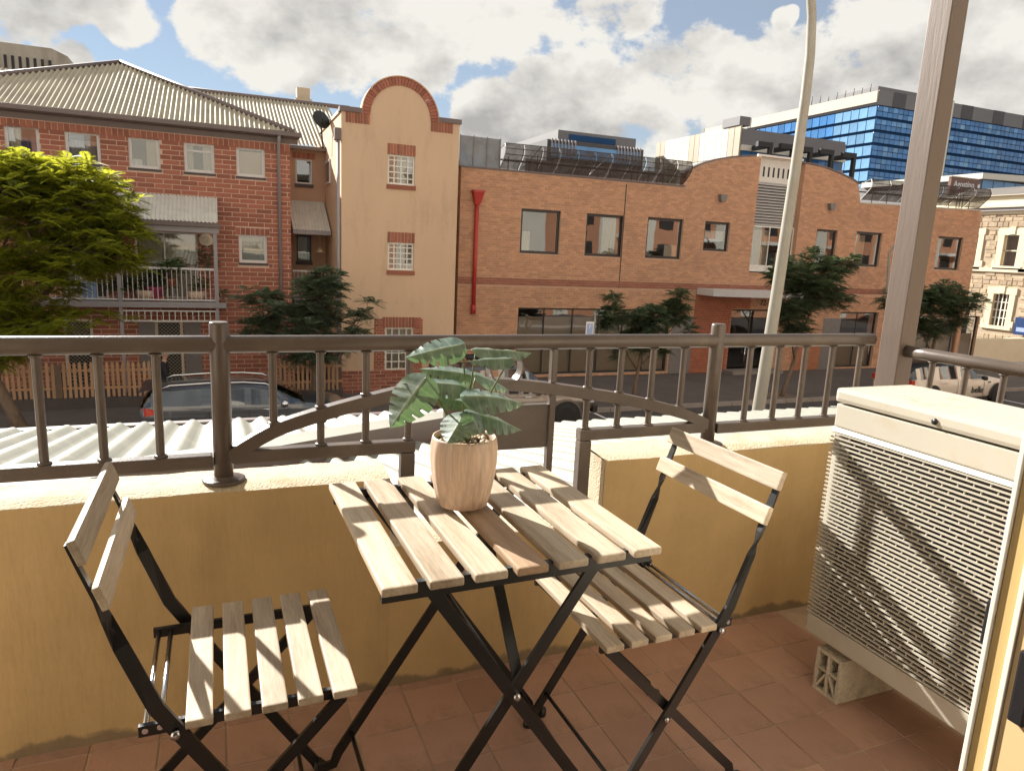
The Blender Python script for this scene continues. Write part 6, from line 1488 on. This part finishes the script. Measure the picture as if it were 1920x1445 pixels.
# ------------------------------------------------------------------ things on the opposite balcony
def bush(name, label, c, rx, rz, lm, n, fl, pot=None, cat='plant', seed=1, potm='terracotta', group='plants on the opposite balcony'):
    rnd = random.Random(seed); t = thing(name, label, cat, (c[0],c[1],c[2]-rz), group=group); mb = MB(); sm_ = MB()
    for _ in range(n):
        a = rnd.uniform(0,6.28); el = rnd.uniform(-.4,1.4); r = rnd.random()**.5; b = Vector(c)+Vector((math.cos(a)*math.cos(el)*rx*r, math.sin(a)*math.cos(el)*rx*.6*r, math.sin(el)*rz*r))
        d = Vector((math.cos(a),math.sin(a)*.6,rnd.uniform(-.4,.8))).normalized(); s = d.cross(Vector((0,0,1))).normalized(); L = fl*rnd.uniform(.6,1.3)
        mb.face([b,b+d*L*.5+s*L*.22,b+d*L-Vector((0,0,L*.2)),b+d*L*.5-s*L*.22])
        if rnd.random() < .15: sm_.tube([Vector(c)-Vector((0,0,rz*.9)),b], [.012,.006], 4, cap=False)
    mb.build('leaves', lm, t)
    if sm_.f: sm_.build('stems', M['bark'], t, kind='stuff')
    if pot: MB().lathe([(pot*.75,0),(pot,pot*1.3),(pot*1.06,pot*1.3),(pot*1.06,pot*1.5),(pot*.9,pot*1.5),(pot*.85,pot*1.2)], (c[0],c[1],c[2]-rz-pot*1.2), 16).build('pot', M[potm], t)
    return t
yb = YB_+.35; bz = zf+.061
def bpos(px, z): return (P(px,530,yb).x, yb, bz+z)
bush('balcony_plant', 'leafy plant with pale yellow green leaves hanging over the balustrade', (P(322,503,yb).x,yb-.15,P(322,506,yb).z), .42, .30, M['leaf_pot'], 260, .16, .14, seed=3)
bush('balcony_plant', 'bushy dark plant behind the left part of the balustrade', bpos(255,.55), .5, .5, M['leaf_dark'], 260, .2, .15, seed=4)
bush('balcony_plant', 'dark plant below the yellow green one on the balcony', bpos(300,.5), .4, .42, M['leaf_dark'], 200, .18, .14, seed=5)
bush('balcony_plant', 'tall thin dark plant against brick wall at the balcony end', (P(388,480,YL-.4).x,YL-.4,P(388,490,YL-.4).z), .3, .5, M['leaf_dark'], 130, .16, .12, seed=6)
bush('balcony_plant', 'small plant in a pot with yellow flowers near the corner', bpos(374,.42), .25, .32, M['leaf_pot'], 120, .14, .14, seed=7)
bush('balcony_plant', 'small dark plant outside the balcony corner post', (P(417,553,YB_+.1).x,YB_+.1,P(417,553,YB_+.1).z), .2, .18, M['leaf_dark'], 90, .12, .09, seed=8)
bush('balcony_plant', 'spiky plant near the left balcony post', bpos(228,.35), .4, .3, M['leaf_pot'], 160, .22, .14, seed=10)
q = bpos(289,.0); t = thing('plant_pot', 'bright pink tub on the opposite balcony', 'pot', q); MB().lathe([(.17,0),(.23,.36),(.24,.36),(.24,.40),(.21,.40),(.2,.35)], q, 20).build('tub', M['pink'], t)
q = bpos(273,.0); t = thing('plant_bowl', 'dusty pink round bowl beside the pink tub', 'bowl', q); MB().lathe([(.12,0),(.26,.12),(.30,.30),(.27,.31),(.22,.15)], q, 20).build('bowl', M['pot'], t)
q = bpos(367,.0); t = thing('plant_pot', 'round clay pot at the balcony corner', 'pot', q); MB().lathe([(.14,0),(.26,.14),(.24,.30),(.19,.31),(.17,.2)], q, 20).build('pot', M['pot'], t)
q = bpos(168,.0); t = thing('storage_bag', 'pale blue bag on the balcony behind the tree', 'bag', q); mb = MB(); mb.cbox(q[0]-.17,q[0]+.17,q[1]-.1,q[1]+.1,q[2],q[2]+.5,.05); mb.build('sack', M['bluebag'], t)

# ------------------------------------------------------------------ corner building of pale stone across the side street
XS = 46.5
sb = thing('stone_building', 'old pale stone building with rendered window surrounds across the side street', 'building', (XS,30,FZ))
def sx(px, py): q = PX(px,py,XS); return (q.y, q.z)
yA, yBk = 18.0, 36.0
zc_ = sx(1880,390)[1]; zs1 = sx(1870,505)[1]; zp = sx(1870,668)[1]
cz1, cz0 = sx(1880,372)[1], sx(1880,402)[1]
def sbox(name, y0, y1, z0, z1, pr, m, parent=None): return MB().box(XS-pr,XS+.3,min(y0,y1),max(y0,y1),z0,z1).build(name, m, parent or sb)
def srect(x0,x1,y0,y1):
    a, b = PX(x0,(y0+y1)/2,XS), PX(x1,(y0+y1)/2,XS); return (min(a.y,b.y),max(a.y,b.y),PX((x0+x1)/2,y1,XS).z,PX((x0+x1)/2,y0,XS).z)
sw = [srect(1880,1908,441,499), srect(1815,1832,440,498), srect(1859,1889,551,611), srect(1930,1950,441,505)]
# mortar skin with openings (plane x = XS, looking towards -x)
mb = MB(); ys_ = sorted({yA,yBk,*[w[0] for w in sw],*[w[1] for w in sw]}); zz = sorted({FZ,cz0,*[w[2] for w in sw],*[w[3] for w in sw]})
for a, b in zip(ys_, ys_[1:]):
    for c, d in zip(zz, zz[1:]):
        if any(w[0] < (a+b)/2 < w[1] and w[2] < (c+d)/2 < w[3] for w in sw): continue
        mb.face([(XS,a,c),(XS,b,c),(XS,b,d),(XS,a,d)])
for w in sw:
    a,b,c,d = w
    mb.face([(XS,a,c),(XS+.3,a,c),(XS+.3,a,d),(XS,a,d)]); mb.face([(XS,b,c),(XS+.3,b,c),(XS+.3,b,d),(XS,b,d)]); mb.face([(XS,a,c),(XS,b,c),(XS+.3,b,c),(XS+.3,a,c)]); mb.face([(XS,a,d),(XS,b,d),(XS+.3,b,d),(XS+.3,a,d)])
mb.build('mortar_wall', M['stonemortar'], sb)
# individual rubble stones
rnd = random.Random(5); z = zp; nst = 0; rest = MB()
while z < cz0-.1:
    h = rnd.uniform(.20,.36); y = yA
    while y < yBk:
        w_ = rnd.uniform(.28,.70); a, b = y+.012, y+w_-.012; y += w_
        if any(a < w[1]+.42 and b > w[0]-.42 and z < w[3]+.45 and z+h > w[2]-.3 for w in sw): 
            continue
        pr = rnd.uniform(.015,.05); jit = [rnd.uniform(-.02,.02) for _ in range(4)]
        vs = [(XS,a,z+.01),(XS,b,z+.01),(XS,b,z+h-.01),(XS,a,z+h-.01),(XS-pr,a+.02,z+.03+jit[0]*.5),(XS-pr,b-.02,z+.03+jit[1]*.5),(XS-pr+jit[2]*.3,b-.02,z+h-.03),(XS-pr+jit[3]*.3,a+.02,z+h-.03)]
        fs = [(4,5,6,7),(0,1,5,4),(1,2,6,5),(2,3,7,6),(3,0,4,7)]
        if 24 < (a+b)/2 < 32 and nst < 290: nst += 1; MB().mesh(vs,fs).build('stone', M['stone'], sb)
        else: rest.mesh(vs,fs)
    z += h
if rest.f: rest.build('stones', M['stone'], sb, kind='stuff')
sbox('plinth', yA, yBk, FZ, zp, .10, M['stucco']); sbox('string_course', yA, yBk, zs1-.16, zs1+.10, .12, M['stucco'])
sbox('cornice', yA-.1, yBk, cz0, cz0+.20, .10, M['stucco']); sbox('cornice', yA-.1, yBk, cz0+.201, cz0+.42, .24, M['greypaint']); sbox('cornice', yA-.2, yBk, cz0+.421, cz0+.56, .34, M['stucco'])
zp1 = sx(1885,352)[1]; sbox('parapet', yA, yBk, cz0+.561, sx(1880,366)[1], .12, M['stucco'])
mb = MB(); zr0 = sx(1880,368)[1]; zr1 = PX(1880,352,XS+4.5).z; mb.face([(XS-.3,yA-.2,zr0),(XS-.3,yBk,zr0),(XS+4.5,yBk,zr1),(XS+4.5,yA-.2,zr1)]); mb.face([(XS-.3,yA-.2,zr0),(XS-.3,yBk,zr0),(XS+4.5,yBk,zr0-.1),(XS+4.5,yA-.2,zr0-.1)]); mb.build('roof', M['slate'], sb)
for i, w in enumerate(sw):
    a,b,c,d = w; pr = .07
    f = MB(); f.box(XS-pr,XS+.1,a-.36,a-.003,c-.25,d+.35); f.box(XS-pr,XS+.1,b+.003,b+.36,c-.25,d+.35); f.box(XS-pr-.01,XS+.1,a-.42,b+.42,d+.003,d+.42); f.box(XS-pr-.05,XS+.1,a-.42,b+.42,c-.22,c-.003); f.box(XS-pr-.01,XS+.1,a-.52,a-.361,c-.25,c+.35); f.box(XS-pr-.01,XS+.1,b+.361,b+.52,c-.25,c+.35); f.box(XS-pr-.05,XS+.1,(a+b)/2-.18,(a+b)/2+.18,d+.05,d+.52)
    f = f.build('window', M['stucco'], sb)
    MB().face([(XS+.2,a,c),(XS+.2,b,c),(XS+.2,b,d),(XS+.2,a,d)]).build('pane', M['glass_dark'], f); MB().face([(XS+.6,a-.5,c-.5),(XS+.6,b+.5,c-.5),(XS+.6,b+.5,d+.5),(XS+.6,a-.5,d+.5)]).build('blind', M['greypaint'] if i != 2 else M['inside'], f)
    mb = MB()
    if i == 2:
        for k in range(1,4): y = a+(b-a)*k/4; mb.box(XS+.10,XS+.14,y-.03,y+.03,c,d)
        for k in range(1,4): z = c+(d-c)*k/4; mb.box(XS+.105,XS+.135,a,b,z-.03,z+.03)
        mb.build('bars', M['white'], f)
    else:
        mb.box(XS+.12,XS+.18,a,b,(c+d)/2-.04,(c+d)/2+.04); mb.box(XS+.12,XS+.18,a,a+.06,c,d); mb.box(XS+.12,XS+.18,b-.06,b,c,d); mb.build('sash', M['stucco'], f)
q = PX(1918,590,XS-.2); bs = thing('blue_board', 'dark blue notice board on the pale stone wall at the right edge', 'sign', q); MB().cbox(XS-.28,XS-.22,q.y-.7,q.y+.35,PX(1918,628,XS).z,PX(1918,595,XS).z,.01).build('board', M['signdark'], bs)
MB().box(XS-.289,XS-.281,q.y-.5,q.y+.2,PX(1918,622,XS).z,PX(1918,614,XS).z).build('emblem', M['signblue'], bs)
# low walls along the side street corner
cwm = thing('garden_wall', 'low cream wall along the footpath beyond the brick offices', 'wall', (40,22,FZ))
q0, q1 = P(1700,690,21.3), P(1770,680,21.3)
MB().cbox(ox1+.3,XS-.3,24.5,24.8,FZ,FZ+1.3,.03).build('wall', M['stucco'], cwm)
bo = thing('bollard', 'dark bollard before the pale stone building', 'bollard', (42.5,20.6,FZ)); MB().lathe([(.07,0),(.07,.9),(.05,.98),(.001,1.0)], (42.5,20.6,FZ), 12).build('shaft', M['louvre'], bo)
for i, (px, lab) in enumerate(((1883,'brown post by the stone plinth, left of another one'),(1915,'brown post by the stone plinth at the right edge'))):
    q = PX(px,660,45.5); o = thing('street_post', lab, 'post', (45.5,q.y,FZ), group='posts by the stone building'); MB().tube([(45.5,q.y,FZ),(45.5,q.y,q.z+.7)], .05, 8).build('shaft', M['gutter'], o)

# ------------------------------------------------------------------ far skyline
def ybox(name, m, parent, x0, x1, y0, y1, z0, z1): return MB().box(x0,x1,y0,y1,z0,z1).build(name, m, parent)
# blue glass tower: corner nearest us, one face along x, one along y
YB2 = 130.0
bt2 = thing('glass_tower', 'wide blue glass hospital-like block with dark grey top storey', 'building', (P(1632,300,YB2).x,YB2,GZ))
xc = P(1632,300,YB2).x; zt = P(1636,194,YB2).z; zt2 = P(1640,166,YB2).z; fh = (zt-P(1632,318,YB2).z)/5.0; xe = xc+95
YBK = PX(1440,260,xc).y+30
MB().box(xc+.6,xe,YB2+.6,YBK,GZ,zt).build('core', M['bluedark'], bt2)
rnd = random.Random(8); nf = 7; bw_ = 3.6
share = {}
def panel(key, w, h, m, axis):
    k = (round(w,2),round(h,2),m.name,axis)
    if k not in share:
        mb = MB()
        if axis == 'x': mb.cbox(-w/2,w/2,-.12,.12,-h/2,h/2,.05)
        else: mb.cbox(-.12,.12,-w/2,w/2,-h/2,h/2,.05)
        o = mb.build('glass_panel', m, None); share[k] = o.data; return o
    o = bpy.data.objects.new('glass_panel', share[k]); C.objects.link(o); return o
I2 = inv(bt2); npan = 0
pal = [M['bluea'],M['bluea'],M['blueb'],M['blueb'],M['blued'],M['bluea'],M['bluec']]
rest = {}
for fl_ in range(nf):
    z1 = zt-fh*fl_-.35; z0 = zt-fh*(fl_+1)+.35; zm = (z0+z1)/2
    k = 0; x = xc+.05
    while x < xc+66:
        # each bay: two stacked lights
        for (a, b) in ((z0, z0+(z1-z0)*.5-.06), (z0+(z1-z0)*.5+.06, z1)):
            m_ = rnd.choice(pal) if rnd.random() < .8 else M['blueb']
            if m_ is M['bluec'] and rnd.random() < .6: m_ = M['blued']
            if npan < 200: o = panel(0, 1.55, b-a, m_, 'x'); o.parent = bt2; o.location = I2 @ Vector((x+.85,YB2,(a+b)/2)); npan += 1
            else: rest.setdefault(m_.name, MB()).cbox(x+.075,x+1.625,YB2-.12,YB2+.12,a,b,.05)
        x += 1.7
    y = YB2+.1; j = 0
    while y < YBK:
        m_ = M['bluec'] if j < 5 else (M['bluea'] if j % 3 else M['blueb'])  # paler panels at the corner put the face's reflection into the colour
        if npan < 300 and j < 14: o = panel(1, 2.3, z1-z0, m_, 'y'); o.parent = bt2; o.location = I2 @ Vector((xc,y+1.2,zm)); npan += 1
        else: rest.setdefault(m_.name, MB()).cbox(xc-.12,xc+.12,y+.05,y+2.35,z0,z1,.05)
        y += 2.5; j += 1
for n_, mb in rest.items(): mb.build('glass_panels', bpy.data.materials[n_], bt2, kind='stuff')
MB().box(xc+.3,xe,YB2+.3,YBK,zt+.02,zt2).build('top_storey', M['greyclad'], bt2)
x = xc+5
while x < xe: MB().box(x,x+4.2,YB2+.22,YB2+.29,zt+.1,zt2+.02).build('dark_panel', M['greyclad2'], bt2); x += 12
MB().box(xc-.15,xc+.29,YB2+.5,YBK,zt+.6,zt2-.2).build('cream_band', M['creamclad'], bt2)
for k in range(3): MB().box(xc-.22,xc-.16,YB2+22+k*22,YB2+23.6+k*22,zt+.6,zt2).build('dark_panel', M['greyclad'], bt2)
MB().box(xc+6,xc+24,YB2+6,YB2+20,zt2+.02,zt2+2.6).build('roof_plant', M['greyclad'], bt2)
fx = P(1775,260,YB2-1).x; MB().box(fx-.5,fx+.5,YB2-1.2,YB2-.14,GZ,P(1783,195,YB2).z+.5).build('fin', M['whitepanel'], bt2)
mb = MB()
for k in range(9): q = PX(1500+k*16,225-k*6,xc); mb.tube([(xc+.5,q.y,zt2),(xc+.5,q.y,zt2+random.uniform(1.2,2.4))], .12, 5)
mb.build('roof_mast', M['greyclad'], bt2)
# white panelled block with dark glass front and pergola frames
YW = 62.0
wbk = thing('panel_building', 'white and beige panelled block with a dark glazed front and black roof frames', 'building', (P(1390,270,YW).x,YW,GZ))
xw = P(1388,270,YW).x; zw = P(1390,234,YW).z; xw2 = P(1585,280,YW).x; ywb = PX(1232,270,xw).y
MB().box(xw+.1,xw2,YW+.1,ywb,GZ,zw-.3).build('core', M['greyclad'], wbk)
ncol = 16; dy = (ywb-YW)/ncol; rnd = random.Random(3)
for i in range(ncol):
    for k in range(3):
        z1 = zw-k*3.1; z0 = z1-3.06; 
        m_ = M['beigepanel'] if ((i*3+k*2) % 7 in (0,3)) else M['whitepanel']; MB().box(xw-.1,xw+.08,YW+i*dy+.04,YW+(i+1)*dy-.04,z0,z1-.02).build('facade_panel', m_, wbk)
zg0, zg1 = P(1480,310,YW).z, P(1480,283,YW).z
MB().box(xw+.1,xw2,YW-.05,YW+.09,zg1+.02,P(1480,262,YW).z+.25).build('roof_cladding', M['greyclad'], wbk)
MB().box(xw+.1,xw2-.1,YW-.3,YW+.09,zg1-.55,zg1+.0).build('sill_band', M['whitepanel'], wbk)
for i in range(12):
    a = xw+.3+i*(xw2-xw-.6)/12; b = a+(xw2-xw-.6)/12-.08; MB().box(a,b,YW+.0,YW+.05,zg0,zg1-.56).build('window', M['blueb'], wbk)
MB().box(xw+.1,xw2-.1,YW-.2,YW+.09,zg0-1.0,zg0-.02).build('sill_band', M['greypaint'], wbk)
for pxx, pyy in ((1445,268),(1487,272),(1520,277),(1560,282),(1602,288)):
    q = P(pxx,pyy,YW-3); mb = MB(); mb.box(q.x-.18,q.x+.18,YW-3.2,YW-2.8,q.z-5.5,q.z); mb.box(q.x-1.7,q.x-.181,YW-3.2,YW-2.8,q.z-.5,q.z-.001); mb.box(q.x-.15,q.x+.15,YW-2.79,YW-.4,q.z-.5,q.z-.02); mb.build('pergola_frame', M['louvre_dark'], wbk)
MB().box(xw-.2,xw+1.2,YW+.2,YW+3,zw+.02,zw+.9).build('roof_plant', M['greyclad'], wbk)
# grey stepped block left of it
YG = 80.0
gb = thing('grey_block', 'grey stepped office block just above the mesh screens', 'building', (P(1110,270,YG).x,YG,GZ))
a, b = P(1046,260,YG), P(1192,270,YG); MB().box(a.x,b.x,YG,YG+20,GZ,P(1120,252,YG).z).build('upper_block', M['greyclad'], gb)
MB().box(a.x+1.5,b.x-3,YG-.15,YG-.01,P(1110,268,YG).z,P(1110,257,YG).z).build('window_band', M['bluedark'], gb)
a2, b2 = P(1026,270,YG-6), P(1207,280,YG-6); zq = P(1110,270,YG-6).z; MB().box(a2.x,b2.x,YG-6,YG-.2,GZ,zq).build('lower_block', M['greyclad2'], gb); MB().box(a2.x+.5,b2.x-.5,YG-6.1,YG-6.01,zq-1.8,zq-.4).build('window_band', M['blued'], gb)
for k in range(8): x = a2.x+.4+k*.42; MB().box(x,x+.16,YG-6.25,YG-6.11,zq-1.6,zq+.1).build('fin', M['greypaint'], gb)
for k in range(8): x = b2.x-3.6+k*.42; MB().box(x,x+.16,YG-6.25,YG-6.11,zq-1.6,zq+.1).build('fin', M['greypaint'], gb)
# concrete tower top left
YC = 75.0
cb_ = thing('concrete_tower', 'weathered concrete tower with slit windows behind the iron roof', 'building', (P(40,110,YC).x,YC,GZ))
z1 = P(50,85,YC).z; xa, xb = P(-120,100,YC).x, P(98,110,YC).x; xd = P(129,120,YC).x; zd = P(112,90,YC).z
mb = MB(); mb.prism([(xa,YC,GZ),(xb,YC,GZ),(xb,YC,z1),(xa,YC,z1)], (0,14,0)); mb.build('shaft', M['conc'], cb_)
mb = MB(); mb.mesh([(xb+.01,YC,GZ),(xd,YC+2.5,GZ),(xd,YC+2.5,z1-2.6),(xb+1.0,YC+.9,z1-.3),(xb+.01,YC,z1)]+[(xb+.01,YC+14,GZ),(xd,YC+14,GZ),(xd,YC+14,z1-2.6),(xb+1.0,YC+14,z1-.3),(xb+.01,YC+14,z1)], [(0,1,2,3,4),(5,9,8,7,6),(1,6,7,2),(2,7,8,3),(3,8,9,4),(0,4,9,5)]); mb.build('chamfered_end', M['conc'], cb_)
for k in range(9):
    r = rect(7.5+k*14.0-28, 13+k*14.0-28, 103+ (k-2)*1.8, 126+(k-2)*2.2, YC); MB().box(r[0],r[1],YC-.06,YC-.005,r[2]-.6,r[3]).build('window', M['louvre_dark'], cb_)
# sign box and flat white roofed block at the right edge
YS = 95.0
fb = thing('flat_block', 'low modern block with white fascia and glass strip above the stone building', 'building', (P(1880,340,YS).x,YS,GZ))
xq0, xq1 = P(1838,345,70).x, P(1838,345,70).x+60
qz1, qz0 = P(1880,330,70).z, P(1880,341,70).z
MB().box(xq0,xq1,70,100,GZ,qz0).build('core', M['greyclad'], fb)
mb = MB(); mb.face([(xq0-.5,69.5,qz0),(xq1,66,qz0+1.2),(xq1,66,qz1+1.6),(xq0-.5,69.5,qz1)]); mb.face([(xq0-.5,69.5,qz1),(xq1,66,qz1+1.6),(xq1,90,qz1+1.6),(xq0-.5,90,qz1)]); mb.face([(xq0-.5,69.5,qz0),(xq1,66,qz0+1.2),(xq1,90,qz0+1.2),(xq0-.5,90,qz0)]); mb.face([(xq0-.5,69.5,qz0),(xq0-.5,69.5,qz1),(xq0-.5,90,qz1),(xq0-.5,90,qz0)]); mb.build('fascia', M['whitepanel'], fb)
x = xq0+.3
while x < xq1: MB().box(x,x+2.2,69.9,69.95,qz0-2.2,qz0-.05).build('window', M['blued'], fb); x += 2.35
sg_ = thing('sign_board', 'brown roof sign with white lettering against the blue glass tower', 'sign', (P(1808,345,66).x,66,5))
a, b = P(1784,337,66), P(1836,332,66); zb_ = P(1810,356,66).z; za_ = (a.z+b.z)/2
MB().box(a.x,b.x,66,66.4,zb_-2,za_).build('board', M['signbrown'], sg_); MB().box(a.x-.1,b.x+.05,65.95,66.45,za_+.002,za_+.12).build('cap', M['creamclad'], sg_)
text('sign_letter', 'Agostino', (b.x-a.x)*.21, M['signwhite'], sg_, ((a.x+b.x)/2-.1,65.97,zb_+.62), (1,0,0.03), (0,0,1), .02, .01)
